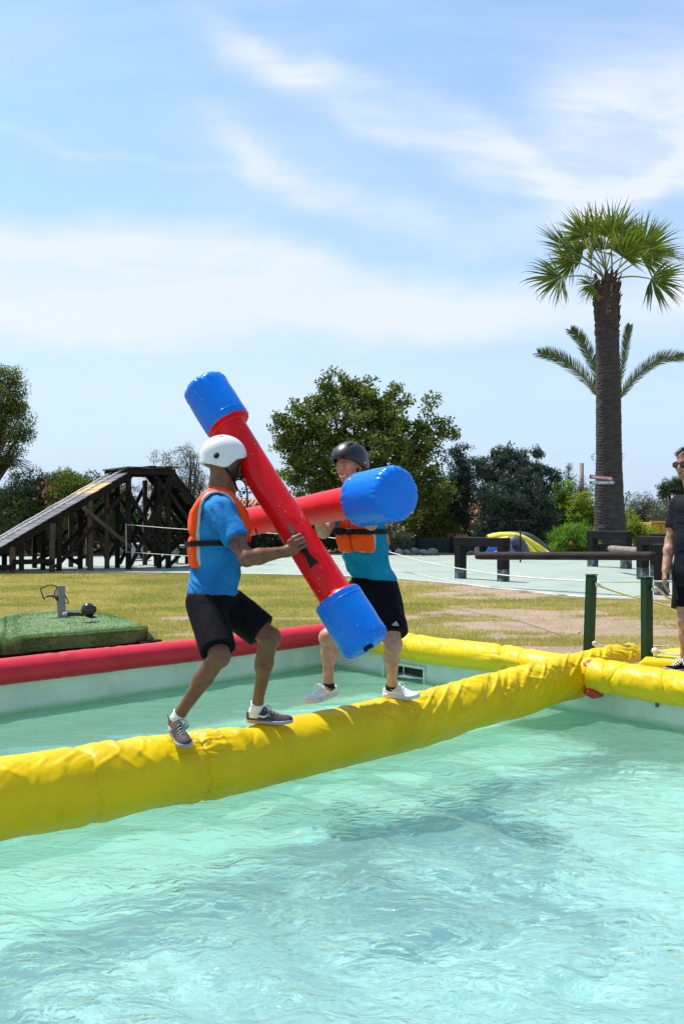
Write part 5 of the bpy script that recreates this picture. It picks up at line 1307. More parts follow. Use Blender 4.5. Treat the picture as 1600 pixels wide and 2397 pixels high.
def fan(hub, dirv, nrmv, R, nseg, spreadang, parent, seed, droop=0.35, name='frond', start=None):
    """petiole from the crown to the hub, then split leaflets; dirv = mid direction, nrmv = blade normal"""
    rg = np.random.default_rng(seed)
    dirv = dirv / np.linalg.norm(dirv); nrmv = nrmv - (nrmv @ dirv) * dirv; nrmv /= np.linalg.norm(nrmv); sdv = np.cross(nrmv, dirv)
    V = []; F = []; T = []
    def strip(pl, wl, nvec, tval):
        k0 = len(V)
        for q, w in zip(pl, wl):
            V.append(q[0] - q[1] * w); V.append(q[0] + nvec * w * 0.45); V.append(q[0] + q[1] * w); T.extend([tval] * 3)
        for i in range(len(pl) - 1):
            a = k0 + i * 3; F.append([a, a + 1, a + 4, a + 3]); F.append([a + 1, a + 2, a + 5, a + 4])
    for k in range(nseg):
        a = (k / (nseg - 1) - 0.5) * spreadang + rg.normal(0, 0.03)
        L = R * (0.60 + 0.40 * math.cos(a * 0.8)) * rg.uniform(0.85, 1.1)
        d = dirv * math.cos(a) + sdv * math.sin(a); side = -dirv * math.sin(a) + sdv * math.cos(a)
        pts = []; ws = []
        wmax = L * math.tan(spreadang / nseg * 0.5) * 0.98
        p = hub.copy(); dd_ = d + nrmv * 0.10 * abs(math.sin(a)) ; dd_ /= np.linalg.norm(dd_)
        for s in range(9):
            f = s / 8; pts.append((p.copy(), side))
            ws.append(max(0.0012, (wmax * f * 2.1 if f < 0.38 else wmax * 0.8 * (1 - (f - 0.38) * 1.6) ** 1.1)))
            bend = droop * max(0, f - 0.35) ** 1.5 * rg.uniform(0.5, 1.6)
            dd_ = dd_ + np.array([0, 0, -bend]) + rg.normal(0, 0.045, 3); dd_ /= np.linalg.norm(dd_)
            p = p + dd_ * L / 8
        strip(pts, ws, nrmv * (1 if k % 2 else -1), 0.25 + 0.5 * rg.random())
    if start is not None:
        pass
    fr_ = mesh_np(name, V, F, F_palm, parent, False, {'tint': np.clip(T, 0, 0.98)})
    m = MB(); mid = (start + hub) / 2 + np.array([0, 0, 0.10]); m.tube(spline([start, mid, hub, hub + dirv * R * 0.25], 14), np.linspace(0.030, 0.010, 14), 6); m.build('petiole', M_petiole, fr_, True, fix=False)
    # dry threads
    m = MB()
    for k in range(5):
        a = rg.uniform(-1.2, 1.2); q = hub + (dirv * math.cos(a) + sdv * math.sin(a)) * R * rg.uniform(0.55, 0.8)
        m.tube(spline([q, q + np.array([rg.normal(0, 0.06), rg.normal(0, 0.06), -0.10]), q + np.array([rg.normal(0, 0.12), rg.normal(0, 0.1), -0.28])], 6), 0.005, 4)
    m.build('dry_thread', simple_dry, fr_, True, fix=False)
simple_dry = simple('dry_thread', (0.62, 0.58, 0.46), (0.45, 0.40, 0.30), rough=0.7)
# (hub px, hub py, depth offset, tip direction px, py, depth, radius m)
fans = [((1334, 586), 0.2, (-80, -36, -0.2), 1.27), ((1341, 611), 0.5, (-75, 6, 0.2), 0.98), ((1314, 648), -0.2, (-78, 24, -0.1), 1.28), ((1367, 552), -0.3, (-52, -58, -0.2), 1.02),
        ((1394, 554), 0.2, (-26, -78, 0.2), 1.12), ((1429, 560), -0.4, (16, -82, -0.1), 1.25), ((1438, 562), 0.3, (52, -62, 0.3), 1.28), ((1384, 602), -0.8, (-25, -30, -0.8), 1.05), ((1362, 600), 0.8, (-50, -35, 0.6), 0.95), ((1413, 592), -0.7, (-14, 14, -0.7), 0.62),
        ((1496, 588), 0.1, (42, -70, 0.0), 1.25), ((1496, 594), -0.5, (78, -22, -0.3), 1.28), ((1541, 592), 0.4, (80, 2, 0.2), 1.05), ((1522, 653), -0.2, (66, 36, -0.2), 1.22), ((1386, 666), -0.6, (-60, 42, -0.3), 0.66),
        ((1455, 602), -0.9, (30, -50, -0.6), 1.1), ((1415, 585), 0.7, (-5, -80, 0.6), 1.05), ((1470, 575), 0.9, (30, -60, 0.7), 1.0), ((1375, 580), 0.9, (-35, -60, 0.7), 0.95)]
for k, (hp_, dof, dv, R) in enumerate(fans):
    hub = P(hp_[0], hp_[1], DPALM + dof)
    dv3 = np.array([dv[0] / 80.0, dv[2], -dv[1] / 80.0])
    st = top_c + np.array([rg.normal(0, 0.10), 0.12 * np.sign(dof), rg.uniform(-0.05, 0.08)])
    nr_ = np.array([rg.normal(0, 0.55), -1.0, 0.35 + rg.normal(0, 0.55)])
    dr = 0.65 if dv[1] > 0 else 0.2
    fan(hub, dv3, nr_, R, 36, 2.85, palm, 300 + k, dr, start=st)
# new spear leaves
# feather palm standing behind
fp_ = thing('feather_palm', 'smaller feather palm standing behind the fan palm, four arching fronds showing', 'palm', (P(1424, 1300, 33.5)[0], 33.5, DECK))
m = MB(); m.tube([(P(1424, 1300, 33.5)[0], 33.5, DECK - 0.1), tuple(P(1424, 1100, 33.5)), tuple(P(1424, 950, 33.5))], [0.34, 0.3, 0.28], 20); m.build('trunk', M_ptrunk_m, fp_, True, fix=False)
def feather(pxs, seed, parent, W=0.50, d=33.5, dd=0.0):
    rg = np.random.default_rng(seed); p = spline([P(x, y, d + dd * k) for k, (x, y) in enumerate(pxs)], 46)
    T, N, B = frames(p); V = []; F = []; Ti = []
    L = np.concatenate([[0], np.cumsum(np.linalg.norm(np.diff(p, axis=0), axis=1))]); tot = L[-1]
    n = 150
    for k in range(n):
        f = 0.10 + 0.9 * k / n; i = f * 45; i0 = int(min(i, 44)); u = i - i0
        q = p[i0] * (1 - u) + p[i0 + 1] * u; t = T[i0]
        for s in (-1, 1):
            sv = np.cross(t, [0, 1.0, 0]); sv /= np.linalg.norm(sv)
            if sv[2] < 0: sv = -sv
            out_ = sv * (0.8 if s > 0 else -0.45) + np.array([0, -0.30 * s, 0.10]) + t * 0.85; out_ = out_ + rg.normal(0, 0.06, 3); out_ /= np.linalg.norm(out_)
            ln = W * math.sin(min(1, (1.02 - f) * 2.2 + 0.25) * math.pi / 2) * (0.55 + 0.45 * min(1, f * 3)) * rg.uniform(0.85, 1.1)
            w = np.cross(out_, t); w /= np.linalg.norm(w); w2 = t * 0.012
            k0 = len(V); V.extend([q - w2, q + w2, q + out_ * ln * 0.5 + w2 * 1.1 + [0, 0, 0], q + out_ * ln * 0.5 - w2 * 1.1, q + out_ * ln + np.array([0, 0, -0.03])]); F.append([k0, k0 + 1, k0 + 2, k0 + 3]); F.append([k0 + 3, k0 + 2, k0 + 4]); Ti += [0.2 + 0.6 * rg.random()] * 5
    fr_ = mesh_np('frond', V, F, F_palm2, parent, False, {'tint': Ti})
    m = MB(); m.tube(p, np.linspace(0.028, 0.006, len(p)), 6); m.build('rachis', M_petiole, fr_, True, fix=False)
feather([(1412, 950), (1385, 905), (1340, 862), (1300, 838), (1258, 826)], 1, fp_)
feather([(1414, 945), (1400, 890), (1380, 840), (1358, 800), (1334, 772)], 2, fp_, 0.46, 33.7)
feather([(1440, 950), (1470, 905), (1510, 865), (1550, 842), (1598, 836)], 3, fp_)
feather([(1436, 950), (1450, 890), (1462, 830), (1468, 790), (1474, 762)], 4, fp_, 0.38, 33.8)
feather([(1424, 950), (1424, 880), (1422, 820), (1420, 790), (1410, 740)], 5, fp_, 0.4, 34.2)

# ivy sprigs on the trunk
iv = P(1392, 1075, DPALM - 0.1)
cI = np.array([P(x, y, DPALM - 0.2) for x, y in ((1386, 1072), (1390, 1078), (1384, 1068), (1393, 1084), (1391, 1062), (1456, 1064), (1457, 1070))])
V, F, ti = leaves(cI, 5, 0.06, 0.05, 0.03, 4)
mesh_np('ivy', V, F, F_olean, palm, False, {'tint': ti})

# ------------------------------------------------------------------ signs on the palm
def text_mesh(body, size, loc, rx, ry, rz, mat, parent, name='lettering', depth=0.004, bold=0.0):
    cu = bpy.data.curves.new(name, 'FONT'); cu.body = body; cu.size = size; cu.extrude = depth; cu.align_x = 'CENTER'; cu.align_y = 'CENTER'; cu.offset = bold
    o = bpy.data.objects.new(name, cu); COL.objects.link(o); o.rotation_euler = (rx, ry, rz); o.location = loc
    bpy.context.view_layer.update()
    me = bpy.data.meshes.new_from_object(o.evaluated_get(bpy.context.evaluated_depsgraph_get())); me.name = name
    mw = o.matrix_world.copy(); me.transform(mw)
    if parent is not None: me.transform(Matrix.Translation(-root_loc(parent)))
    bpy.data.objects.remove(o); me.materials.clear(); me.materials.append(mat)
    return link(bpy.data.objects.new(name, me), parent)
M_sred = simple('faded_red_paint', (0.40, 0.035, 0.045), (0.25, 0.03, 0.035), rough=0.7, scale=18)
M_sblue = simple('faded_blue_paint', (0.06, 0.30, 0.42), (0.05, 0.20, 0.30), rough=0.7, scale=18)
M_swhite = simple('worn_white_paint', (0.75, 0.73, 0.70), (0.50, 0.47, 0.44), rough=0.8, scale=40, a=0.2, b=0.45)
def sign(c, L, h, tilt, mat, words, label):
    d = c[1]; t = thing('direction_sign', label, 'sign', c)
    ca, sa = math.cos(tilt), math.sin(tilt)
    out_ = [(-L / 2, -h / 2), (L / 2 - h * 0.55, -h / 2), (L / 2, 0), (L / 2 - h * 0.55, h / 2), (-L / 2, h / 2)]
    V = [(c[0] + x * ca - y * sa, c[1] + dy_, c[2] + x * sa + y * ca) for dy_ in (-0.012, 0.012) for (x, y) in out_]
    n = 5; F = [list(range(n)), list(range(2 * n - 1, n - 1, -1))] + [[i, (i + 1) % n, (i + 1) % n + n, i + n] for i in range(n)]
    o = mesh_np('board', V, F, mat, t, False); fix_normals(o)
    for (w, xo, sz) in words:
        text_mesh(w, sz, (c[0] + xo * ca, c[1] - 0.014, c[2] + xo * sa), math.radians(90), -tilt, 0, M_swhite, t, bold=0.004, depth=0.003)
dS = DPALM - 0.62
s1 = P(1408, 1120, dS); s2 = P(1408, 1129, dS)
sign(s1 + [0, 0, 0.02], 0.74, 0.125, -0.10, M_sred, [('TERRAZA', -0.12, 0.098), ('BAR', 0.19, 0.098)], 'faded red arrow sign reading TERRAZA BAR on the palm trunk')
sign(s2 + [0, -0.01, -0.01], 0.75, 0.10, 0.0, M_sblue, [('VESTUARIOS', -0.08, 0.082), ('WC', 0.26, 0.082)], 'faded blue arrow sign reading VESTUARIOS WC below the red one')

# ------------------------------------------------------------------ grass
M_grass = foliage_mat('dry_lawn_blades', (0.30, 0.27, 0.075), (0.68, 0.57, 0.27), (0.22, 0.32, 0.07), 0.3, 0.6)
n = 330000
rg = np.random.default_rng(33)
# density falls with distance as the blades get smaller in view
yy = 8.3 + (rg.random(n) ** 1.25) * 12.6; xx = (rg.random(n) - 0.5) * 2 * (yy * 0.36 + 0.7)
ne_x = near_edge[:, 0]; ne_y = near_edge[:, 1]
lim = np.interp(xx, ne_x[np.argsort(ne_x)], ne_y[np.argsort(ne_x)])
dm = dirt_mask(xx, yy)
keep = (yy < lim - 0.06) & ~inside(POOL, xx, yy) & (rg.random(n) > dm * 0.985)
# not under the turf mat
keep &= ~((xx < -1.9) & (yy < 9.75 + 0.0 * xx) )
xx = xx[keep]; yy = yy[keep]; n = len(xx)
patch = fbm(xx * 0.8, yy * 1.1, 6.0, 3)
h = rg.uniform(0.010, 0.030, n) * (1 + 0.6 * patch) * (1 + 0.3 * (fbm(xx * 5, yy * 5, 2.0, 2)))
edge_t = np.exp(-((lim[keep] - yy) / 0.12) ** 2) * (rg.random(n) < 0.25); h = h * (1 + 1.6 * edge_t)
w = rg.uniform(0.0025, 0.005, n) * (yy / 10)
a = rg.uniform(0, 6.28, n); base = np.stack([xx, yy, np.full(n, DECK - 0.015)], 1)
sdv = np.stack([np.cos(a), np.sin(a), 0 * a], 1) * w[:, None]
tip = base + np.stack([rg.normal(0, 0.45, n) * h, rg.normal(0, 0.45, n) * h, h + 0.012], 1)
V = np.stack([base - sdv, base + sdv, tip], 1).reshape(-1, 3)
green_p = np.clip(0.5 + 1.2 * fbm(xx * 1.4 + 4, yy * 1.8, 12.0, 4), 0, 1)
t = np.clip(0.84 * (rg.random(n) * 0.55 + 0.45 * (1 - green_p)), 0, 0.84)
t = np.where(rg.random(n) < green_p ** 2 * 0.5, 0.95 + 0.05 * rg.random(n), t)
tag(mesh_np('grass', V, np.arange(3 * n).reshape(-1, 3), M_grass, None, False, {'tint': np.repeat(t, 3)}), 'short dry lawn between the court and the pool', 'grass', kind='stuff')
# bits of litter on the lawn
M_lit = simple('pale_scrap', (0.6, 0.6, 0.6), (0.3, 0.3, 0.3), rough=0.7)
for (x, y, s, lb) in ((1093, 1389, 0.030, 'small pale scrap on the grass below the left black frame'), (1355, 1479, 0.022, 'white scrap on the bare earth left of the green posts'), (328, 1380, 0.022, 'small white scrap on the lawn between the peg and the man'), (1569, 1460, 0.018, 'dark pebble on the bare earth by the leg of the man in black')):
    m = MB(); q = G(x, y, DECK + 0.01); m.add(*blob(q, (s, s * 0.8, s * 0.5), None, 9, 6, 0.5, x)); tag(m.build('scrap', M_lit if 'dark' not in lb else M_rock), lb, 'litter')
m = MB(); q = G(470, 1492, DECK + 0.02); m.box(q + [0, 0.0, 0.01], (0.12, 0.05, 0.05), None, 0.015); tag(m.build('red_flap', M_red_roll), 'small bright red flap sticking up behind the red padded roll', 'flap')
# ------------------------------------------------------------------ signed-distance modelling for people and clothes
class Field:
    def __init__(s, lo, hi, h):
        s.h = h; s.lo = np.asarray(lo, float)
        s.n = np.ceil((np.asarray(hi, float) - s.lo) / h).astype(int) + 1
        s.F = np.full(tuple(s.n), 0.25, np.float32)
        s.ax = [s.lo[i] + h * np.arange(s.n[i]) for i in range(3)]
    def box(s, lo, hi, m):
        a = np.clip(np.floor((np.asarray(lo) - m - s.lo) / s.h).astype(int), 0, s.n)
        b = np.clip(np.ceil((np.asarray(hi) + m - s.lo) / s.h).astype(int) + 1, 0, s.n)
        sl = tuple(slice(a[i], b[i]) for i in range(3))
        X = s.ax[0][sl[0]][:, None, None]; Y = s.ax[1][sl[1]][None, :, None]; Z = s.ax[2][sl[2]][None, None, :]
        return sl, X, Y, Z
    def put(s, sl, d, k, mode):
        G_ = s.F[sl]
        if mode == 'sub': 
            d = -d
            if k > 0:
                h = np.maximum(k - np.abs(G_ - d), 0) / k; s.F[sl] = np.maximum(G_, d) + h * h * k / 4
            else: s.F[sl] = np.maximum(G_, d)
        else:
            if k > 0:
                h = np.maximum(k - np.abs(G_ - d), 0) / k; s.F[sl] = np.minimum(G_, d) - h * h * k / 4
            else: s.F[sl] = np.minimum(G_, d)
    def cap(s, a, b, ra, rb=None, k=0.02, mode='add', flat=None):
        """tapered capsule; flat = (axis vector, factor) squashes the section along that axis"""
        a = np.asarray(a, float); b = np.asarray(b, float); rb = ra if rb is None else rb
        R = max(ra, rb) * (1.0 if flat is None else max(1.0, 1 / min(flat[1], 1)))
        sl, X, Y, Z = s.box(np.minimum(a, b) - R, np.maximum(a, b) + R, 0.03 + k)
        ab = b - a; L2 = ab @ ab + 1e-12
        px, py, pz = X - a[0], Y - a[1], Z - a[2]
        t = np.clip((px * ab[0] + py * ab[1] + pz * ab[2]) / L2, 0, 1)
        qx, qy, qz = px - t * ab[0], py - t * ab[1], pz - t * ab[2]
        if flat is not None:
            f = np.asarray(flat[0], float); f = f / np.linalg.norm(f); c = qx * f[0] + qy * f[1] + qz * f[2]; e = c * (1 / flat[1] - 1)
            qx, qy, qz = qx + e * f[0], qy + e * f[1], qz + e * f[2]
            d = (np.sqrt(qx * qx + qy * qy + qz * qz) - (ra + (rb - ra) * t)) * min(1.0, flat[1] ** 0.5 if flat[1] < 1 else 1.0)
        else:
            d = np.sqrt(qx * qx + qy * qy + qz * qz) - (ra + (rb - ra) * t)
        s.put(sl, d.astype(np.float32), k, mode)
    def ell(s, c, r, ax=None, k=0.02, mode='add', power=2.0):
        c = np.asarray(c, float); r = np.asarray(r, float); ax = np.eye(3) if ax is None else np.asarray(ax, float)
        R = np.abs(ax.T * r).sum(1) if False else np.full(3, r.max())
        sl, X, Y, Z = s.box(c - R, c + R, 0.03 + k)
        px, py, pz = X - c[0], Y - c[1], Z - c[2]
        u = [(px * ax[i][0] + py * ax[i][1] + pz * ax[i][2]) / r[i] for i in range(3)]
        if power == 2.0:
            k0 = np.sqrt(u[0] ** 2 + u[1] ** 2 + u[2] ** 2)
            k1 = np.sqrt((u[0] / r[0]) ** 2 + (u[1] / r[1]) ** 2 + (u[2] / r[2]) ** 2) + 1e-9
            d = k0 * (k0 - 1) / k1
        else:
            k0 = (np.abs(u[0]) ** power + np.abs(u[1]) ** power + np.abs(u[2]) ** power) ** (1 / power)
            d = (k0 - 1) * r.min()
        s.put(sl, d.astype(np.float32), k, mode)
    def chain(s, pts, rs, k=0.015, flat=None):
        for i in range(len(pts) - 1): s.cap(pts[i], pts[i + 1], rs[i], rs[i + 1], k, flat=flat)
    def plane(s, p, n, mode='keep_neg', lo=None, hi=None, m=0.0):
        """cut away where (x-p).n > 0 (inside a region if given)"""
        n = np.asarray(n, float); n = n / np.linalg.norm(n); p = np.asarray(p, float)
        if lo is None: lo, hi = s.lo, s.lo + s.h * s.n
        sl, X, Y, Z = s.box(lo, hi, m)
        d = (X - p[0]) * n[0] + (Y - p[1]) * n[1] + (Z - p[2]) * n[2]
        s.F[sl] = np.maximum(s.F[sl], d.astype(np.float32))
    def grid(s):
        return s.ax[0][:, None, None], s.ax[1][None, :, None], s.ax[2][None, None, :]
    def mesh(s):
        F = s.F; h = s.h; S = F < 0
        nx, ny, nz = F.shape
        c = [S[a:nx - 1 + a, b:ny - 1 + b, d:nz - 1 + d] for a in (0, 1) for b in (0, 1) for d in (0, 1)]
        anyy = np.zeros(c[0].shape, bool); ally = np.ones(c[0].shape, bool)
        for q in c: anyy |= q; ally &= q
        act = anyy & ~ally
        I = np.argwhere(act); idx = -np.ones(act.shape, np.int64); idx[act] = np.arange(len(I))
        offs = [(a, b, d) for a in (0, 1) for b in (0, 1) for d in (0, 1)]
        val = np.stack([F[I[:, 0] + o[0], I[:, 1] + o[1], I[:, 2] + o[2]] for o in offs], 1)
        acc = np.zeros((len(I), 3)); cnt = np.zeros(len(I))
        for i in range(8):
            for j in range(i + 1, 8):
                if sum(abs(offs[i][q] - offs[j][q]) for q in range(3)) != 1: continue
                a, b = val[:, i], val[:, j]; m = (a < 0) != (b < 0)
                t = np.where(m, a / np.where(a - b == 0, 1, a - b), 0)
                p = np.array(offs[i])[None] + t[:, None] * (np.array(offs[j]) - np.array(offs[i]))[None]
                acc += p * m[:, None]; cnt += m
        V = s.lo + h * (I + acc / np.maximum(cnt, 1)[:, None])
        Fs = []
        for ax in range(3):
            u, w = (ax + 1) % 3, (ax + 2) % 3
            A = np.take(S, range(0, S.shape[ax] - 1), ax); B = np.take(S, range(1, S.shape[ax]), ax)
            for (m, flip) in ((A & ~B, False), (~A & B, True)):
                q = np.argwhere(m)
                ok = (q[:, u] > 0) & (q[:, w] > 0) & (q[:, u] < act.shape[u]) & (q[:, w] < act.shape[w])
                q = q[ok]
                def cell(du, dw):
                    r = q.copy(); r[:, u] += du; r[:, w] += dw; return idx[r[:, 0], r[:, 1], r[:, 2]]
                f = np.stack([cell(-1, -1), cell(0, -1), cell(0, 0), cell(-1, 0)], 1)
                if flip: f = f[:, ::-1]
                Fs.append(f)
        Fq = np.concatenate(Fs); Fq = Fq[(Fq >= 0).all(1)]
        # one light smoothing pass
        return V, Fq
def relax(V, F, it=1, lam=0.5):
    n = len(V)
    e = np.concatenate([F[:, [0, 1]], F[:, [1, 2]], F[:, [2, 3]], F[:, [3, 0]]]); e = np.concatenate([e, e[:, ::-1]])
    deg = np.bincount(e[:, 0], minlength=n).astype(float)
    for _ in range(it):
        A = np.stack([np.bincount(e[:, 0], weights=V[e[:, 1], k], minlength=n) for k in range(3)], 1)
        V = V + lam * (A / np.maximum(deg, 1)[:, None] - V)
    return V
def bounds(pts, m): 
    p = np.asarray(pts); return p.min(0) - m, p.max(0) + m
def unit(v): v = np.asarray(v, float); return v / (np.linalg.norm(v) + 1e-12)
def basis(fwd, upv=(0, 0, 1)):
    """rows: forward, left, up"""
    f = unit(fwd); l = unit(np.cross(upv, f)); u = np.cross(f, l); return np.array([f, l, u])

def sweep(t, p0, axdir): return None

SKIN = attr_mat('skin', 0.50, 0.30, 0.12, 260, 0.08)
def shirt_mat(name, c, c2):
    m, nt, bs, out = mat_new(name)
    nt.links.new(ramp2(nt, noise_node(nt, 3.5, 6, 0.65), tuple(x * 0.78 for x in c2), c, 0.38, 0.58), bs.inputs['Base Color'])
    bs.inputs['Roughness'].default_value = 0.8; bs.inputs['Specular IOR Level'].default_value = 0.12
    bump(nt, bs, noise_node(nt, 9, 4, 0.55, dist=0.8), 0.35, 0.02)
    return m
M_shirt1 = shirt_mat('blue_tshirt', (0.018, 0.20, 0.50), (0.014, 0.17, 0.43))
M_shirt2 = shirt_mat('tshirt_lit_teal', (0.004, 0.24, 0.42), (0.003, 0.20, 0.36))  # teal shift from the blue shirt puts a lighting difference into the colour
M_shirtk = shirt_mat('black_tshirt', (0.010, 0.011, 0.018), (0.006, 0.007, 0.012))
M_shorts = shirt_mat('black_shorts', (0.005, 0.005, 0.007), (0.003, 0.003, 0.004))
M_vest = simple('orange_vest_fabric', (0.97, 0.088, 0.004), (0.90, 0.074, 0.004), rough=0.65, spec=0.2, scale=6, bump_s=0.35, bump_scale=14, bump_d=0.015)
M_lining = simple('grey_vest_lining', (0.48, 0.50, 0.50), (0.36, 0.38, 0.40), rough=0.8, scale=8)
M_strap = simple('black_webbing', (0.010, 0.011, 0.013), (0.006, 0.007, 0.008), rough=0.7, spec=0.2, scale=20, bump_s=0.4, bump_scale=150)
M_helw = simple('white_helmet_shell', (0.78, 0.78, 0.76), (0.72, 0.73, 0.71), rough=0.42, scale=4)
M_helk = simple('matt_black_helmet_shell', (0.012, 0.013, 0.018), (0.008, 0.009, 0.012), rough=0.38, scale=5, bump_s=0.12, bump_scale=90)
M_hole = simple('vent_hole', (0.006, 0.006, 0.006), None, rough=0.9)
M_sock = simple('white_sock', (0.80, 0.80, 0.80), (0.68, 0.68, 0.70), rough=0.85, scale=30, bump_s=0.4, bump_scale=120)
M_shoeg = simple('charcoal_suede', (0.070, 0.055, 0.060), (0.045, 0.036, 0.040), rough=0.85, scale=16, bump_s=0.3, bump_scale=90)
M_soleg = simple('scuffed_sole', (0.42, 0.41, 0.40), (0.26, 0.25, 0.24), rough=0.7, scale=18)
M_gum = simple('gum_sole', (0.55, 0.25, 0.07), (0.42, 0.19, 0.06), rough=0.6, scale=18)
M_shoew = simple('white_trainer', (0.80, 0.80, 0.80), (0.66, 0.67, 0.70), rough=0.6, scale=22, bump_s=0.35, bump_scale=60, bump_d=0.006)
M_solew = simple('white_foam_sole', (0.72, 0.71, 0.68), (0.50, 0.49, 0.46), rough=0.6, scale=16, bump_s=0.3, bump_scale=50)
M_lace = simple('grey_lace', (0.30, 0.30, 0.27), (0.2, 0.2, 0.18), rough=0.8, scale=40)
M_lacew = simple('white_lace', (0.80, 0.80, 0.80), (0.7, 0.7, 0.7), rough=0.8, scale=40)
M_hair_b = simple('brown_hair', (0.17, 0.10, 0.05), (0.08, 0.045, 0.025), rough=0.55, scale=50, sc_vec=(1, 1, 0.1), bump_s=0.5, bump_scale=160)
M_hair_k = simple('dark_hair', (0.05, 0.04, 0.035), (0.02, 0.016, 0.014), rough=0.6, scale=50, bump_s=0.5, bump_scale=160)
M_logo = simple('pale_print', (0.70, 0.72, 0.72), (0.55, 0.57, 0.58), rough=0.6)
M_eyew = simple('eye_white', (0.75, 0.72, 0.70), None, rough=0.2)
M_iris = simple('dark_iris', (0.03, 0.02, 0.015), None, rough=0.1)
M_teeth = simple('teeth', (0.80, 0.77, 0.72), None, rough=0.25)
M_lens = simple('brown_tinted_lens', (0.05, 0.025, 0.02), (0.03, 0.015, 0.012), rough=0.05, spec=0.8)

def add_head(F, c, B, sc_=1.0, female=False, jaw=1.0):
    """c = centre of the skull; B rows forward, left, up. Face features carved and added."""
    f, l, u = B; W = lambda a, b, d: c + (f * a + l * b + u * d) * sc_
    r = lambda *v: np.array(v) * sc_
    F.ell(W(-0.012, 0, 0.022), r(0.097, 0.075, 0.092), B, 0.02)              # cranium
    F.ell(W(0.030, 0, -0.030), r(0.062, 0.058, 0.075), B, 0.03)              # face
    F.ell(W(0.052, 0, -0.088), r(0.030, 0.028 * jaw, 0.026), B, 0.03)        # chin
    for s_ in (-1, 1):
        F.cap(W(0.050, 0.018 * s_, -0.086), W(-0.008, 0.056 * s_, -0.050), 0.018 * sc_, 0.018 * sc_, 0.025)    # jaw line
        F.ell(W(0.062, 0.034 * s_, -0.032), r(0.022, 0.022, 0.018), B, 0.018)   # cheek
        F.ell(W(0.083, 0.031 * s_, 0.004), r(0.014, 0.014, 0.010), B, 0.008, 'sub')   # eye socket
        F.ell(W(0.071, 0.031 * s_, 0.003), r(0.0125, 0.0135, 0.0115), B, 0.004)   # lids / eyeball volume
        F.cap(W(0.083, 0.012 * s_, 0.021), W(0.072, 0.046 * s_, 0.021), 0.0075 * sc_, 0.006 * sc_, 0.012)   # brow
        # ears
        F.ell(W(-0.010, 0.078 * s_, -0.012), r(0.020, 0.008, 0.032), B, 0.008)
        F.ell(W(-0.006, 0.086 * s_, -0.008), r(0.010, 0.006, 0.018), B, 0.004, 'sub')
    F.cap(W(0.086, 0, 0.012), W(0.107, 0, -0.030), 0.0075 * sc_, 0.0115 * sc_, 0.014)    # nose
    for s_ in (-1, 1): F.ell(W(0.097, 0.010 * s_, -0.035), r(0.011, 0.0085, 0.008), B, 0.008)
    F.ell(W(0.088, 0, -0.058), r(0.013, 0.024, 0.006), B, 0.008)             # upper lip
    F.ell(W(0.085, 0, -0.071), r(0.013, 0.021, 0.007), B, 0.008)             # lower lip
    return W

def hand_grip(F, wrist, elbow, bar_a, bar_b, rbar, knuck_dir, side, s=1.0, thumb_up=True):
    """a fist closed round the bar a-b: palm behind the bar, four fingers curling round it, thumb across"""
    bar = unit(bar_b - bar_a); mid = (bar_a + bar_b) / 2
    kd = unit(knuck_dir - (np.asarray(knuck_dir) @ bar) * bar)               # from the bar towards the knuckles (away from the palm heel)
    nd = np.cross(bar, kd) * side                                          # across
    toW = unit(wrist - mid); toW = unit(toW - (toW @ bar) * bar * 0.6)
    # palm
    F.cap(wrist, mid + toW * 0.040 + kd * 0.008, 0.027 * s, 0.030 * s, 0.03, flat=(kd, 0.72))
    for i in range(4):
        o = (i - 1.5) * 0.0225 * s; L = (0.95, 1.0, 0.97, 0.85)[i]; fr = (0.0095, 0.0098, 0.0095, 0.0086)[i] * s
        c = mid + bar * o
        R = rbar + fr * 0.9
        base = c + toW * 0.045 + kd * 0.018
        k1 = c + toW * 0.014 + kd * (R + 0.016) * L
        k2 = c - toW * (R + 0.008) * L + kd * (R * 0.9)
        k3 = c - toW * (R + 0.003) * L - kd * (R * 0.55)
        F.chain([base, k1, k2, k3], [fr * 1.15, fr * 1.08, fr, fr * 0.85], 0.0015)
        F.cap(mid + toW * 0.040 + bar * o * 0.6, base, 0.017 * s, 0.012 * s, 0.015)
    o = bar * (-0.040 * s)
    th0 = mid + toW * 0.042 + o * 0.7; th1 = mid + o * 1.05 + kd * (rbar + 0.012) + toW * 0.012; th2 = mid + o * 0.92 + kd * (rbar + 0.006) - toW * 0.028
    F.chain([th0, th1, th2], [0.015 * s, 0.0115 * s, 0.0095 * s], 0.006)

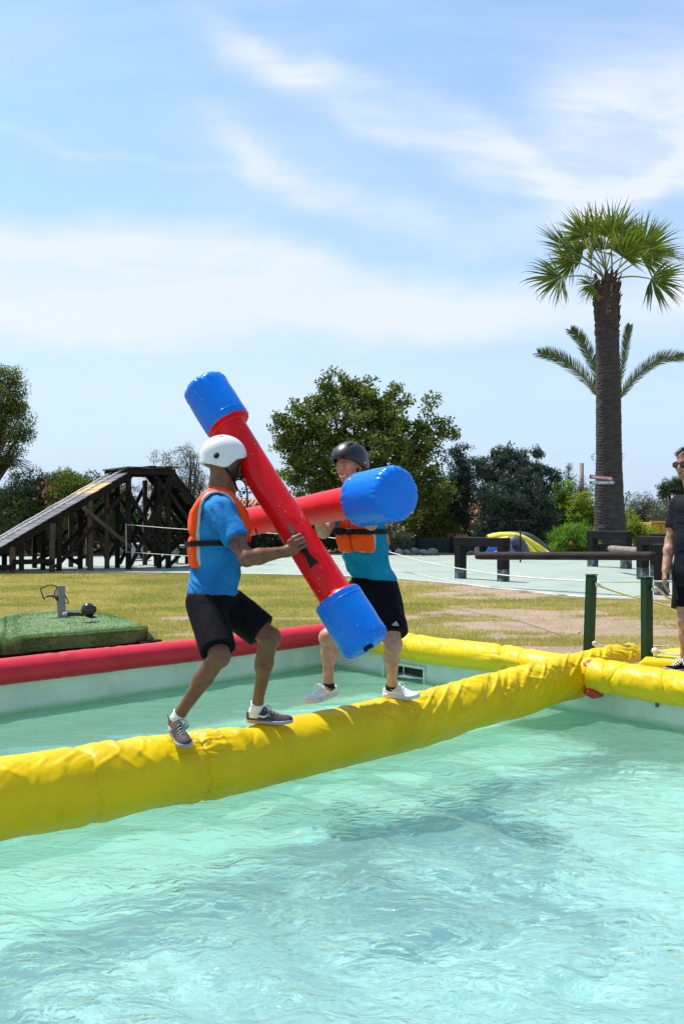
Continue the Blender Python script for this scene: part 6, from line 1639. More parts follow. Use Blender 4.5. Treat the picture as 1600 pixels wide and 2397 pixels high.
def hand_relaxed(F, wrist, down, fwd, out, s=1.0):
    """hanging hand: palm then five slightly curled fingers. down = finger direction, fwd = towards thumb, out = back of the hand"""
    d = unit(down); f = unit(fwd - (np.asarray(fwd) @ d) * d); o = unit(out)
    pc = wrist + d * 0.052
    F.cap(wrist, wrist + d * 0.075, 0.024 * s, 0.033 * s, 0.02, flat=(o, 0.5))
    F.cap(wrist + d * 0.05 + f * 0.016, wrist + d * 0.085 + f * 0.022, 0.018 * s, 0.013 * s, 0.012)
    for i in range(4):
        q = wrist + d * (0.088 - 0.004 * abs(i - 1)) + f * (0.029 - i * 0.019) * s
        L = (0.9, 1.0, 0.94, 0.74)[i] * 0.082; c = -o
        a = q + d * L * 0.42 + c * L * 0.10; b = a + unit(d * 0.85 + c * 0.55) * L * 0.33; e = b + unit(d * 0.6 + c * 0.8) * L * 0.27
        F.chain([q, a, b, e], [0.0105 * s, 0.0095 * s, 0.0088 * s, 0.0076 * s], 0.004)
    t0 = wrist + d * 0.030 + f * 0.022; t1 = t0 + unit(d + f * 0.75 - o * 0.2) * 0.040; t2 = t1 + unit(d + f * 0.15 - o * 0.3) * 0.030
    F.chain([t0, t1, t2], [0.016 * s, 0.0125 * s, 0.0095 * s], 0.008)

def leg(F, hip, knee, ankle, toe, sc_=1.0):
    hip, knee, ankle = map(np.asarray, (hip, knee, ankle)); ax = unit(ankle - knee)
    back = unit(-(toe - ankle) + ((toe - ankle) @ ax) * ax)
    F.cap(hip, hip * 0.4 + knee * 0.6, 0.086 * sc_, 0.072 * sc_, 0.03)
    F.cap(hip * 0.4 + knee * 0.6, knee, 0.072 * sc_, 0.054 * sc_, 0.03)
    F.ell(knee - back * 0.016, np.array([0.046, 0.044, 0.052]) * sc_, None, 0.03)
    L = np.linalg.norm(ankle - knee)
    cm = knee + ax * L * 0.30 + back * 0.016
    F.cap(knee, knee + ax * L * 0.35 + back * 0.006, 0.050 * sc_, 0.050 * sc_, 0.02)
    F.cap(knee + ax * L * 0.14 + back * 0.014, knee + ax * L * 0.42 + back * 0.016, 0.036 * sc_, 0.040 * sc_, 0.03)
    F.cap(knee + ax * L * 0.35, ankle - ax * 0.03, 0.047 * sc_, 0.030 * sc_, 0.02)
    F.cap(ankle - ax * 0.06, ankle + ax * 0.02, 0.030 * sc_, 0.034 * sc_, 0.02)
    f = unit(toe - ankle)
    F.cap(ankle + ax * 0.022 + f * 0.006, toe - f * 0.07 , 0.024 * sc_, 0.020 * sc_, 0.02)

def shoe(parent, ankle, toe_dir, sole_z_up, M_up, M_sole, lace_mat, style, L=0.29, heel_mat=None):
    """toe_dir along the foot; sole_z_up = foot's up vector; ankle = point above the heel on the sole plane (sole contact)"""
    f = unit(toe_dir); u = unit(np.asarray(sole_z_up) - (np.asarray(sole_z_up) @ f) * f); l = np.cross(u, f)
    o = np.asarray(ankle, float); W = lambda a, b, c: o + f * a + l * b + u * c
    B = np.array([f, l, u])
    lo, hi = bounds([W(-0.12, 0, 0), W(L - 0.02, 0, 0)], 0.13)
    h = 0.005
    s_ = Field(lo, hi, h)
    heel = -0.065; toe = heel + L
    th_ = 0.030 if style == 'runner' else 0.022
    # sole: extruded outline
    X, Y, Z = s_.grid()
    a = (X - o[0]) * f[0] + (Y - o[1]) * f[1] + (Z - o[2]) * f[2]; b = (X - o[0]) * l[0] + (Y - o[1]) * l[1] + (Z - o[2]) * l[2]; c = (X - o[0]) * u[0] + (Y - o[1]) * u[1] + (Z - o[2]) * u[2]
    t = np.clip((a - heel) / L, 0, 1)
    hw = np.interp(t, [0, .04, .15, .35, .5, .68, .82, .93, .985, 1], [.0, .022, .034, .033, .036, .047, .046, .034, .016, 0])
    flare = 1.0 + (0.10 if style == 'runner' else 0.03)
    lift = np.interp(t, [0, .1, .5, .75, 1], [0.004, 0, 0, 0.002, 0.022 if style == 'runner' else 0.010])
    dz = np.abs(c - lift - th_ / 2) - th_ / 2
    dw = np.abs(b) - hw * flare
    da = np.maximum(heel - a, a - toe)
    sole = np.maximum(np.maximum(dz, dw), da)
    s_.F = sole.astype(np.float32); V, Fq = s_.mesh(); V = relax(V, Fq, 1)
    so = mesh_np('shoe', V, Fq, M_sole, parent, True) if False else None
    # upper
    u_ = Field(lo, hi, h)
    top = np.interp(t, [0, .06, .22, .34, .46, .60, .75, .88, .97, 1], [.062, .088, .080, .092, .086, .064, .050, .044, .034, .018])
    wid = hw * np.interp(t, [0, 1], [1.0, 0.97])
    cc = (c - lift - 0.004) / np.maximum(top, 0.01)
    ww = b / np.maximum(wid * np.sqrt(np.clip(1 - 0.55 * np.clip(cc, 0, 1) ** 2, 0.05, 1)), 0.004)
    d = np.maximum((np.abs(ww) ** 2.6 + np.clip(cc, 0, 9) ** 2.6) ** (1 / 2.6) - 1, -cc) * 0.028
    d = np.maximum(d, da + 0.002)
    # collar opening
    col_ = np.sqrt(((a + 0.012) / 0.046) ** 2 + (b / 0.030) ** 2) - 1
    d = np.maximum(d, -np.maximum(col_ * 0.03, 0.062 - c))
    d = d + 0.0012 * fbm(a * 60, b * 60, c * 40, 2)
    u_.F = d.astype(np.float32); V, Fq = u_.mesh(); V = relax(V, Fq, 1)
    up = mesh_np('shoe', V, Fq, M_up, parent, True)
    V, Fq = s_.mesh(); V = relax(V, Fq, 1); mesh_np('sole', V, Fq, M_sole, up, True)
    if heel_mat:
        q = Field(lo, hi, h); q.F = (np.maximum(np.maximum(np.maximum(np.abs(c - 0.008) - 0.006, np.abs(b) - hw * flare - 0.0015), da - 0.0015), a - heel - 0.11)).astype(np.float32)
        V, Fq = q.mesh(); mesh_np('gum_heel', V, Fq, heel_mat, up, True)
    # laces
    m = MB()
    for k in range(5):
        t0 = 0.055 + k * 0.020
        z0 = np.interp((t0 - heel) / L, [0, .06, .22, .34, .46, .60, .75, .88, .97, 1], [.062, .088, .080, .092, .086, .064, .050, .044, .034, .018]) + 0.006
        m.tube(spline([W(t0 - 0.006, -0.022, z0 - 0.014), W(t0, 0, z0), W(t0 + 0.008, 0.022, z0 - 0.014)], 8), 0.0032, 6)
        m.tube(spline([W(t0 + 0.008, -0.022, z0 - 0.014), W(t0 + 0.002, 0, z0 + 0.002), W(t0 - 0.006, 0.022, z0 - 0.014)], 8), 0.0032, 6)
    m.tube(spline([W(0.045, 0, 0.098), W(0.06, -0.03, 0.10), W(0.075, -0.05, 0.075), W(0.085, -0.048, 0.05), W(0.06, -0.04, 0.065)], 18), 0.003, 6)
    m.tube(spline([W(0.045, 0, 0.098), W(0.055, 0.025, 0.105), W(0.075, 0.045, 0.085), W(0.07, 0.046, 0.06), W(0.045, 0.03, 0.085)], 18), 0.003, 6)
    m.build('laces', lace_mat, up, True, fix=False)
    return up, W

def swoosh(up, W, side, s, mat, a0=0.02, c0=0.045, sc_=1.0):
    """the curved tick on the side of the shoe"""
    pts = [(-0.045, 0.022), (-0.030, 0.004), (-0.012, -0.004), (0.010, 0.0), (0.050, 0.018), (0.010, 0.010), (-0.010, 0.006), (-0.024, 0.010)]
    V = []
    for off_ in (0.0, 0.003):
        for (x, z) in pts:
            V.append(W(a0 - x * sc_, side * (s + off_), c0 + z * sc_))
    n = len(pts); F = [list(range(n)), list(range(2 * n - 1, n - 1, -1))] + [[i, (i + 1) % n, (i + 1) % n + n, i + n] for i in range(n)]
    o = mesh_np('tick_mark', V, F, mat, up, False); fix_normals(o)

def tube_strap(name, pts, w, t, nrm, mat, parent, n=24):
    """flat webbing: a ribbon of width w and thickness t; nrm(p) gives the outward direction"""
    p = spline(pts, n); T = np.gradient(p, axis=0); T /= np.linalg.norm(T, axis=1)[:, None]
    V = []; 
    for i in range(n):
        nn = unit(nrm(p[i])); nn = unit(nn - (nn @ T[i]) * T[i]); s = np.cross(T[i], nn)
        for (a, b) in ((-1, -1), (1, -1), (1, 1), (-1, 1)): V.append(p[i] + s * w / 2 * a + nn * t / 2 * b)
    F = [[i * 4 + j, i * 4 + (j + 1) % 4, (i + 1) * 4 + (j + 1) % 4, (i + 1) * 4 + j] for i in range(n - 1) for j in range(4)]
    F += [[3, 2, 1, 0], [(n - 1) * 4 + j for j in range(4)]]
    return mesh_np(name, V, F, mat, parent, False)

def helmet(parent, c, B, mat, kind, hole_mat):
    """skate helmet: shell over the skull with a dipped brim, round vents"""
    f, l, u = B; W = lambda a, b, d: c + f * a + l * b + u * d
    lo, hi = bounds([c], 0.19); F = Field(lo, hi, 0.0042)
    X, Y, Z = F.grid()
    a = (X - c[0]) * f[0] + (Y - c[1]) * f[1] + (Z - c[2]) * f[2]; b = (X - c[0]) * l[0] + (Y - c[1]) * l[1] + (Z - c[2]) * l[2]; d = (X - c[0]) * u[0] + (Y - c[1]) * u[1] + (Z - c[2]) * u[2]
    # round crown whose sides drop straight below the equator
    F.F = ((np.sqrt(((a + 0.008) / 0.138) ** 2 + (b / 0.113) ** 2 + (np.maximum(d - 0.030, 0) / 0.119) ** 2) - 1) * 0.112).astype(np.float32)
    inner = Field(lo, hi, 0.0042); inner.ell(W(-0.008, 0, 0.030), (0.118, 0.094, 0.098), B, 0)
    ic = np.sqrt(((a + 0.008) / 0.117) ** 2 + (b / 0.093) ** 2) - 1; ic = np.maximum(ic * 0.1, np.maximum(d - 0.03, -d - 0.2))
    F.F = np.maximum(F.F, -np.minimum(inner.F, ic))
    # brim line: high at the brow, low behind, cut up over the ear
    rim = np.interp(a, [-0.16, -0.11, -0.055, -0.030, -0.005, 0.030, 0.075, 0.115, 0.15], [-0.022, -0.032, -0.046, -0.044, -0.022, 0.006, 0.016, 0.034, 0.052])
    if kind == 'black': rim = np.interp(a, [-0.16, -0.11, -0.06, -0.02, 0.015, 0.05, 0.085, 0.12, 0.15], [-0.030, -0.042, -0.040, -0.026, -0.006, 0.022, 0.044, 0.056, 0.058])
    F.F = np.maximum(F.F, (rim - d)).astype(np.float32)
    if kind == 'white':
        hol = [(0.030, 0.040, 0.142, 0.014), (0.030, -0.040, 0.142, 0.014), (-0.045, 0.040, 0.138, 0.014), (-0.045, -0.040, 0.138, 0.014), (-0.085, -0.085, 0.020, 0.012), (-0.085, 0.085, 0.020, 0.012), (0.075, -0.088, 0.04, 0.001), (0.118, 0.02, 0.085, 0.010), (0.118, -0.02, 0.085, 0.010)]
        for (x, y, z, r) in hol:
            if r > 0.005: F.ell(W(x, y, z), (r * 1.3 if z > 0.1 else r, r, r * (1.0 if z > 0.1 else 1.35)), B, 0.0, 'sub')
        V_holes = hol
    else:
        for (x, y, z, ra, rb) in [(0.108, 0.055, 0.062, 0.012, 0.022), (0.108, -0.055, 0.062, 0.012, 0.022), (0.02, -0.052, 0.132, 0.03, 0.009), (0.02, 0.052, 0.132, 0.03, 0.009), (-0.07, 0.05, 0.115, 0.03, 0.009), (-0.07, -0.05, 0.115, 0.03, 0.009), (0.128, 0.0, 0.060, 0.010, 0.014)]:
            F.ell(W(x, y, z), (ra, rb, 0.010 if z < 0.1 else 0.03), B, 0.002, 'sub')
    V, Fq = F.mesh(); V = relax(V, Fq, 2)
    h_ = mesh_np('helmet', V, Fq, mat, parent, True)
    # foam liner inside, dark
    G_ = Field(lo, hi, 0.006); G_.ell(W(-0.008, 0, 0.034), (0.121, 0.097, 0.100), B, 0)
    a_, b_, d_ = a, b, d
    X, Y, Z = G_.grid(); aa = (X - c[0]) * f[0] + (Y - c[1]) * f[1] + (Z - c[2]) * f[2]; dd_ = (X - c[0]) * u[0] + (Y - c[1]) * u[1] + (Z - c[2]) * u[2]
    G_.F = np.maximum(G_.F, 0.062 - dd_ ).astype(np.float32)
    V, Fq = G_.mesh(); mesh_np('liner', V, Fq, hole_mat, h_, True)
    return h_, W
def disc(name, c, n, r, mat, parent, t=0.004):
    m = MB(); n = unit(n); m.tube([c - n * t, c + n * t], r, 14); return m.build(name, mat, parent, True, fix=False)

def torso_field(F, chest, belly, pelvis, B, s=1.0, shoulders=None, fem=False):
    """B rows forward, left, up"""
    f, l, u = B
    F.ell(chest, np.array([0.118, 0.165, 0.155]) * s, B, 0.05)
    F.ell(chest + u * 0.09, np.array([0.085, 0.165, 0.085]) * s, B, 0.05)
    F.ell((chest + belly) / 2, np.array([0.112, 0.148, 0.14]) * s, B, 0.05)
    F.ell(belly, np.array([0.108, 0.143, 0.14]) * s, B, 0.05)
    F.ell(pelvis, np.array([0.115, 0.160 if not fem else 0.170, 0.12]) * s, B, 0.05)
    if shoulders is not None:
        for q in shoulders: F.cap(chest + u * 0.10 * s, q, 0.066 * s, 0.058 * s, 0.04)

def cloth_folds(F, amp, sc3, seed, lo=None):
    X, Y, Z = F.grid()
    n = fbm(X * sc3[0] + seed, Y * sc3[1] + Z * 0, Z * sc3[2], 3)
    r = 1 - np.abs(n) * 3.0
    F.F = (F.F - amp * r).astype(np.float32)
def vnormals(V, F):
    n = np.zeros_like(V); a = V[F[:, 0]]; b = V[F[:, 1]]; c = V[F[:, 2]]; d = V[F[:, 3]]
    fn = np.cross(c - a, d - b)
    for k in range(4):
        for q in range(3): n[:, q] += np.bincount(F[:, k], weights=fn[:, q], minlength=len(V))
    return n / (np.linalg.norm(n, axis=1)[:, None] + 1e-12)
def displace(V, F, fn):
    return V + vnormals(V, F) * fn(V)[:, None]
def lerp(a, b, t): return np.asarray(a) * (1 - t) + np.asarray(b) * t

def build_shirt(parent, T, B, sleeves, hem_p, hem_n, neck_p, neck_n, mat, seed, s=1.0, grow=0.010, fem=False, amp=0.006, name='shirt'):
    pts = [T['chest'], T['belly'], T['pelvis']] + [q for sl in sleeves for q in sl[:2]] + list(T['sh'])
    lo, hi = bounds(pts, 0.26); F = Field(lo, hi, 0.0065)
    torso_field(F, T['chest'], T['belly'], T['pelvis'], B, s, T['sh'], fem)
    F.F = F.F - np.float32(grow)
    lowest = T['pelvis']
    F.cap(T['belly'], lowest, 0.150 * s, 0.162 * s, 0.04, flat=(B[0], 0.88))
    for (a, b, ra, rb) in sleeves:
        S_ = Field(lo, hi, 0.0065); S_.cap(a, b + unit(b - a) * 0.06, ra, rb, 0.0); S_.plane(b, b - a)
        d = S_.F; h = np.maximum(0.035 - np.abs(F.F - d), 0) / 0.035; F.F = (np.minimum(F.F, d) - h * h * 0.035 / 4).astype(np.float32)
    F.plane(hem_p, hem_n)
    F.plane(neck_p, neck_n, lo=np.asarray(neck_p) - 0.14, hi=np.asarray(neck_p) + 0.14)
    V, Fq = F.mesh(); V = relax(V, Fq, 2)
    f, l, u = B
    def fold(V):
        a = V @ f; b = V @ l; c = V @ u
        q = c * 0.55 + 0.5 * a + 0.12 * fbm(a * 5 + seed, b * 5, c * 5, 2)
        n = fbm(q * 13 + seed, (a + b) * 3.0, c * 3.0 + seed, 3)
        r = 1 - np.abs(n) * 3.2
        n2 = fbm(a * 6, b * 6, c * 2.0 + seed, 3)
        return amp * (0.6 * r + 1.1 * n2)
    V = displace(V, Fq, fold)
    return mesh_np(name, V, Fq, mat, parent, True)

def build_shorts(parent, T, B, legs, top_p, mat, seed, amp=0.006, fem=False, r0=0.108, r1=0.094):
    pts = [T['pelvis']] + [q for lg in legs for q in lg[:2]]
    lo, hi = bounds(pts, 0.22); F = Field(lo, hi, 0.0065)
    F.ell(T['pelvis'], (0.128, 0.172, 0.135), B, 0.04)
    F.cap(T['pelvis'], T['pelvis'] + B[2] * 0.10, 0.128, 0.118, 0.04, flat=(B[0], 0.82))
    for (h_, k_, fr, *rr) in legs:
        a0, a1 = (rr + [r0, r1])[:2] if len(rr) >= 2 else (r0, r1)
        F.cap(h_, k_ + unit(k_ - h_) * 0.05, a0, a1, 0.03)
    for (h_, k_, fr, *rr) in legs:
        q = lerp(h_, k_, fr); F.plane(q, k_ - h_, lo=q - 0.16, hi=q + 0.16) if False else None
    X, Y, Z = F.grid()
    cut = None
    for (h_, k_, fr, *rr) in legs:
        q = lerp(h_, k_, fr); ax = unit(k_ - h_)
        d = (X - q[0]) * ax[0] + (Y - q[1]) * ax[1] + (Z - q[2]) * ax[2]
        # only near this leg's own axis
        t = (X - h_[0]) * ax[0] + (Y - h_[1]) * ax[1] + (Z - h_[2]) * ax[2]
        r2 = np.sqrt(np.maximum((X - h_[0]) ** 2 + (Y - h_[1]) ** 2 + (Z - h_[2]) ** 2 - t * t, 0))
        own = r2 < 0.135
        F.F = np.where(own, np.maximum(F.F, d), F.F).astype(np.float32)
    F.plane(top_p, B[2])
    V, Fq = F.mesh(); V = relax(V, Fq, 2)
    def fold(V):
        n = fbm(V[:, 0] * 7 + seed, V[:, 1] * 7, V[:, 2] * 4, 3); return amp * (0.7 * (1 - np.abs(n) * 3) + n)
    V = displace(V, Fq, fold)
    return mesh_np('shorts', V, Fq, mat, parent, True)

def build_vest(parent, T, B, mat, lining, seed, s=1.0, fem=False, front_drop=0.27, back_drop=0.30, ft=0.0):
    c0 = T['chest']; f, l, u = B
    lo, hi = bounds([c0], 0.36); F = Field(lo, hi, 0.0065)
    torso_field(F, T['chest'], T['belly'], T['pelvis'], B, s, T['sh'], fem)
    X, Y, Z = F.grid()
    a = (X - c0[0]) * f[0] + (Y - c0[1]) * f[1] + (Z - c0[2]) * f[2]; b = (X - c0[0]) * l[0] + (Y - c0[1]) * l[1] + (Z - c0[2]) * l[2]; c = (X - c0[0]) * u[0] + (Y - c0[1]) * u[1] + (Z - c0[2]) * u[2]
    ab = np.abs(b)
    thick = 0.044 - 0.020 * np.clip((c - 0.06) / 0.08, 0, 1) + ft * np.clip(a * 12, 0, 1) * np.clip(0.7 - c * 4, 0, 1)
    shell = np.maximum(F.F - thick, -(F.F - 0.014))
    out = np.maximum(ab - 0.150, np.maximum(-(a - 0.035) - 0 * b, 0) * 0)            # width
    front = np.maximum.reduce([ab - 0.135, 0.050 - a, -(c + front_drop) + 0 * a, c - 0.14])
    back = np.maximum.reduce([ab - 0.132, a + 0.068 - 0.10 * np.clip(c - 0.02, 0, 0.4), -(c + back_drop) + 0 * a, c - 0.16])
    strap = np.maximum.reduce([np.abs(ab - 0.094) - 0.034, 0.05 - c, np.abs(a) - 0.14])
    reg = np.minimum(np.minimum(front, back), strap)
    neck_f = np.maximum.reduce([ab - 0.056, 0.035 - c, -(a + 0.0)]); neck_b = np.maximum.reduce([ab - 0.056, 0.075 - c, a - 0.01])
    reg = np.maximum(reg, -np.minimum(neck_f, neck_b))
    V_slit = np.maximum(np.abs(b) - 0.003, -(a - 0.03)) # front zip groove
    F.F = np.maximum(shell, reg).astype(np.float32)
    groove = (0.020 * np.exp(-(b / 0.009) ** 2) * (a > 0.05)) + 0.012 * np.exp(-((c + 0.075) / 0.014) ** 2)
    F.F = (F.F + groove).astype(np.float32)
    V, Fq = F.mesh(); V = relax(V, Fq, 2)
    def fold(V):
        n = fbm(V[:, 0] * 9 + seed, V[:, 1] * 9, V[:, 2] * 6, 3); return 0.005 * (1 - np.abs(n) * 3) + 0.004 * n
    V = displace(V, Fq, fold)
    v = mesh_np('life_vest', V, Fq, mat, parent, True)
    # grey lining: a thinner skin inside, showing past the edges
    sh2 = np.maximum(F.F * 0 + 0, 0)
    L_ = Field(lo, hi, 0.0065); torso_field(L_, T['chest'], T['belly'], T['pelvis'], B, s, T['sh'], fem)
    r2 = reg - 0.010
    L_.F = np.maximum(np.maximum(L_.F - 0.024, -(L_.F - 0.010)), r2).astype(np.float32)
    V2, F2 = L_.mesh(); V2 = relax(V2, F2, 1)
    mesh_np('lining', V2, F2, lining, v, True)
    return v

def paint(V, base, spots):
    col = np.tile(np.array(base, float), (len(V), 1))
    for (fn, c) in spots:
        w = fn(V)[:, None]; col = col * (1 - w) + np.array(c) * w
    return col
def near(c, r, soft=0.5):
    c = np.asarray(c)
    return lambda V: np.clip((1 - np.linalg.norm((V - c) / np.asarray(r), axis=1)) / soft, 0, 1)

def belt(parent, T, B, drop, w, s, fem, mat, gap=0.022, wob=0.0, ft=0.0):
    """webbing right round the vest"""
    c0 = T['chest'] - B[2] * drop; f, l, u = B
    F = Field(*bounds([c0], 0.26), 0.008); torso_field(F, T['chest'], T['belly'], T['pelvis'], B, s, T['sh'], fem)
    pts = []
    for k in range(48):
        a = k / 48 * 2 * math.pi; dirv = f * math.cos(a) + l * math.sin(a)
        lat = abs(math.sin(a)); r = 0.08
        for r in np.arange(0.06, 0.25, 0.003):
            q = c0 + dirv * r; i = ((q - F.lo) / F.h).round().astype(int)
            if F.F[tuple(i)] > 0: break
        b = r * math.sin(a); pad = (0.060 + (ft if math.cos(a) > 0 else 0)) if abs(b) < 0.128 and abs(r * math.cos(a)) > 0.045 else 0.020
        pts.append([c0 + dirv * r, dirv, pad])
    pads = np.array([p[2] for p in pts]); pads = (np.roll(pads, 1) + pads * 2 + np.roll(pads, -1)) / 4
    P_ = np.array([p[0] + p[1] * (pads[i] + 0.004) + u * wob * math.sin(i / 48 * 6.28) for i, p in enumerate(pts)])
    for _ in range(2): P_ = (np.roll(P_, 1, 0) + P_ * 2 + np.roll(P_, -1, 0)) / 4
    V = []; n = 48
    for i in range(n):
        d = pts[i][1]
        for (a_, b_) in ((-1, -1), (1, -1), (1, 1), (-1, 1)): V.append(P_[i] + u * w / 2 * a_ + d * 0.003 * b_)
    Fs = [[i * 4 + j, i * 4 + (j + 1) % 4, ((i + 1) % n) * 4 + (j + 1) % 4, ((i + 1) % n) * 4 + j] for i in range(n) for j in range(4)]
    return mesh_np('belt', V, Fs, mat, parent, False), P_

# ================================================================== the clubs
M_clubred = vinyl('red_club_vinyl', (0.86, 0.008, 0.012), (0.76, 0.006, 0.009), 0.27, 0.16, 0.05, 0.3, 0.25)
M_clubblue = vinyl('blue_club_vinyl', (0.002, 0.23, 0.86), (0.002, 0.19, 0.76), 0.22, 0.18, 0.06, 0.3, 0.2)
M_drop = simple('water_drop', (0.8, 0.85, 0.9), None, rough=0.02, spec=1.0)
def lathe_local(prof, n, wr, seed):
    """prof: (s, r) along the axis; wr(s, th) radial wrinkle"""
    V = []; 
    th = np.linspace(0, 2 * math.pi, n, endpoint=False)
    S = np.array([p[0] for p in prof]); R = np.array([p[1] for p in prof])
    SS, TH = np.meshgrid(S, th, indexing='ij'); RR = np.maximum(R[:, None] + wr(SS, TH) * (R[:, None] > 0.02), 0.0005)
    V = np.stack([RR * np.cos(TH), RR * np.sin(TH), SS], -1).reshape(-1, 3)
    m = len(prof); i, j = np.meshgrid(np.arange(m - 1), np.arange(n), indexing='ij'); i = i.ravel(); j = j.ravel(); j2 = (j + 1) % n
    return V, np.stack([i * n + j, i * n + j2, (i + 1) * n + j2, (i + 1) * n + j], 1)
def club(A, Bp, rs, rbl, lb, label, valve_end, handles, seed):
    """A, Bp: end centres; axis from A to Bp"""
    A = np.asarray(A, float); Bp = np.asarray(Bp, float); L = np.linalg.norm(Bp - A); ax = (Bp - A) / L
    cam_dir = unit(np.array([0, 0, CAMZ]) - (A + Bp) / 2); x = unit(cam_dir - (cam_dir @ ax) * ax); y = np.cross(ax, x)
    Mx = np.array([x, y, ax])                                   # local x faces the camera side
    W = lambda V: np.asarray(V) @ Mx + A
    t = thing('inflatable_club', label, 'inflatable club', (A + Bp) / 2, 'inflatable jousting clubs')
    ss = np.linspace(lb - 0.02, L - lb + 0.02, 260)
    V, F = lathe_local([(s, rs + 0.002 * math.sin(s * 5)) for s in ss], 64, lambda S, TH: 0.0022 * fbm(S * 3 + seed, np.cos(TH) * 2, np.sin(TH) * 2, 3) - 0.0015 * np.exp(-((TH - 3.6) / 0.02) ** 2), seed)
    mesh_np('shaft', W(V), F, M_clubred, t, True)
    def wr(S, TH):
        e = np.exp(-((S - 0.02) / 0.055) ** 2) + 0.75 * np.exp(-((S - lb + 0.01) / 0.05) ** 2)
        n = fbm(np.cos(TH) * 7 + seed, np.sin(TH) * 7, S * 4, 3)
        return e * 0.0055 * (1 - np.abs(n) * 4.0) + 0.0022 * fbm(S * 6 + seed, np.cos(TH) * 2, np.sin(TH) * 2, 3)
    rc = 0.055
    for end in (0, 1):
        prof = [(0.004, 0.001), (0.002, 0.03), (0.003, 0.06), (0.008, rbl - rc)] if rbl - rc > 0.06 else [(0.004, 0.001), (0.002, 0.03)]
        prof += [(rc - rc * math.cos(a) + 0.008, rbl - rc + rc * math.sin(a)) for a in np.linspace(0.15, math.pi / 2, 12)]
        prof += [(s, rbl + 0.003 * math.sin((s - rc) / (lb - rc) * math.pi)) for s in np.linspace(rc + 0.02, lb - 0.018, 60)]
        prof += [(lb - 0.016 + 0.012 * math.sin(a), rbl - 0.012 + 0.012 * math.cos(a)) for a in np.linspace(0.2, 1.35, 6)]
        V, F = lathe_local(prof, 120, wr, seed + end)
        # collar: the red inner face of the head, domed in to the shaft
        cprof = [(lb - 0.008, rbl - 0.003), (lb + 0.000, rbl - 0.007), (lb + 0.004, rbl - 0.016), (lb + 0.003, rs + 0.012), (lb + 0.012, rs + 0.003), (lb + 0.03, rs - 0.001)]
        cV, cF = lathe_local(cprof, 80, lambda S, TH: 0 * S, 0)
        # valve / weld seam
        sV, sF = lathe_local([(lb - 0.050, rbl + 0.0005), (lb - 0.048, rbl + 0.003), (lb - 0.044, rbl + 0.003), (lb - 0.042, rbl + 0.0005)], 120, wr, seed)
        if end:
            for q in (V, cV, sV): q[:, 2] = L - q[:, 2]
            F = F[:, ::-1]; cF = cF[:, ::-1]; sF = sF[:, ::-1]
        h = mesh_np('club_head', W(V), F, M_clubblue, t, True)
        mesh_np('collar', W(cV), cF, M_clubred, h, True)
        mesh_np('weld_seam', W(sV), sF, M_clubblue, h, True)
        if valve_end == end:
            z0 = 0.0 if not end else L
            sg = -1 if not end else 1
            m = MB(); c = W([[0.072, -0.0, z0 + sg * -0.004]])[0] if False else W([[0.055, 0.0, z0 + sg * 0.001]])[0]
            m.tube([c - ax * 0.004 * sg, c + ax * 0.010 * sg], [0.030, 0.027], 20); v = m.build('valve', M_strap, h, True, fix=False)
            m = MB(); m.tube([c + ax * 0.0104 * sg, c + ax * 0.014 * sg], [0.016, 0.012], 14); m.build('valve_cap', simple('grey_valve', (0.25, 0.26, 0.24), None, rough=0.5), v, True, fix=False)
    return t, W, L, ax, x, y
A1 = P(472, 895, 6.04); B1 = P(864, 1520, 5.42)
c1, W1, L1, ax1, x1, y1 = club(A1, B1, 0.094, 0.138, 0.345, 'red inflatable club with blue ends, steep, in front, gripped by the man in white helmet', 1, None, 1)
u2 = unit([0.62, -0.77, 0.115]); B2 = P(940, 1152, 5.50); A2 = B2 - u2 * 2.06
c2, W2, L2, ax2, x2, y2 = club(A2, B2, 0.094, 0.156, 0.36, 'red inflatable club with blue ends, nearly level, held by the woman', None, None, 4)
def club_handle(t, A, ax, side, s0, s1, rs, grip=True):
    """webbing handle standing off the shaft on side vector; welded patches at both ends; returns the grip ends"""
    a = A + ax * s0; b = A + ax * s1; L = s1 - s0; yv = np.cross(ax, side)
    h = thing('tmp', None, None) if False else None
    g0 = a + ax * L * 0.27 + side * (rs + 0.040); g1 = a + ax * L * 0.73 + side * (rs + 0.040)
    m = MB(); m.tube([g0, g1], 0.0135, 12); m.tube([g0 - ax * 0.006, g0 + ax * 0.012], 0.017, 12); m.tube([g1 - ax * 0.012, g1 + ax * 0.006], 0.017, 12)
    hd = m.build('handle', M_strap, t, True, fix=False)
    for (e, g, sg) in ((a, g0, -1), (b, g1, 1)):
        we = 0.012 if sg < 0 else 0.030
        V = [g - yv * 0.010, g + yv * 0.010, e + side * (rs + 0.002) + yv * we, e + side * (rs + 0.002) - yv * we]; V = V + [q + side * 0.003 for q in V]
        mesh_np('webbing', V, [[0, 1, 2, 3], [4, 7, 6, 5], [0, 4, 5, 1], [2, 6, 7, 3], [1, 5, 6, 2], [3, 7, 4, 0]], M_strap, hd, False)
        # welded oval patch hugging the shaft
        pr = MB(); nU = 28
        for rr0, rr1, hgt in ((0.0, 0.058, 0.0025), (0.051, 0.060, 0.0060)):
            Vp = []; Fp = []
            for i in range(nU):
                th = i / nU * 2 * math.pi
                for r in (rr0, rr1):
                    da = math.cos(th) * r * 1.15; dt = math.sin(th) * r
                    an = dt / rs; Vp.append(e + ax * (da - sg * 0.015) + (side * math.cos(an) + yv * math.sin(an)) * (rs + hgt))
            Fp = [[2 * i, 2 * i + 1, 2 * ((i + 1) % nU) + 1, 2 * ((i + 1) % nU)] for i in range(nU)]
            pr.add(Vp, Fp)
        pr.build('patch', M_clubred, hd, True)
    return g0, g1
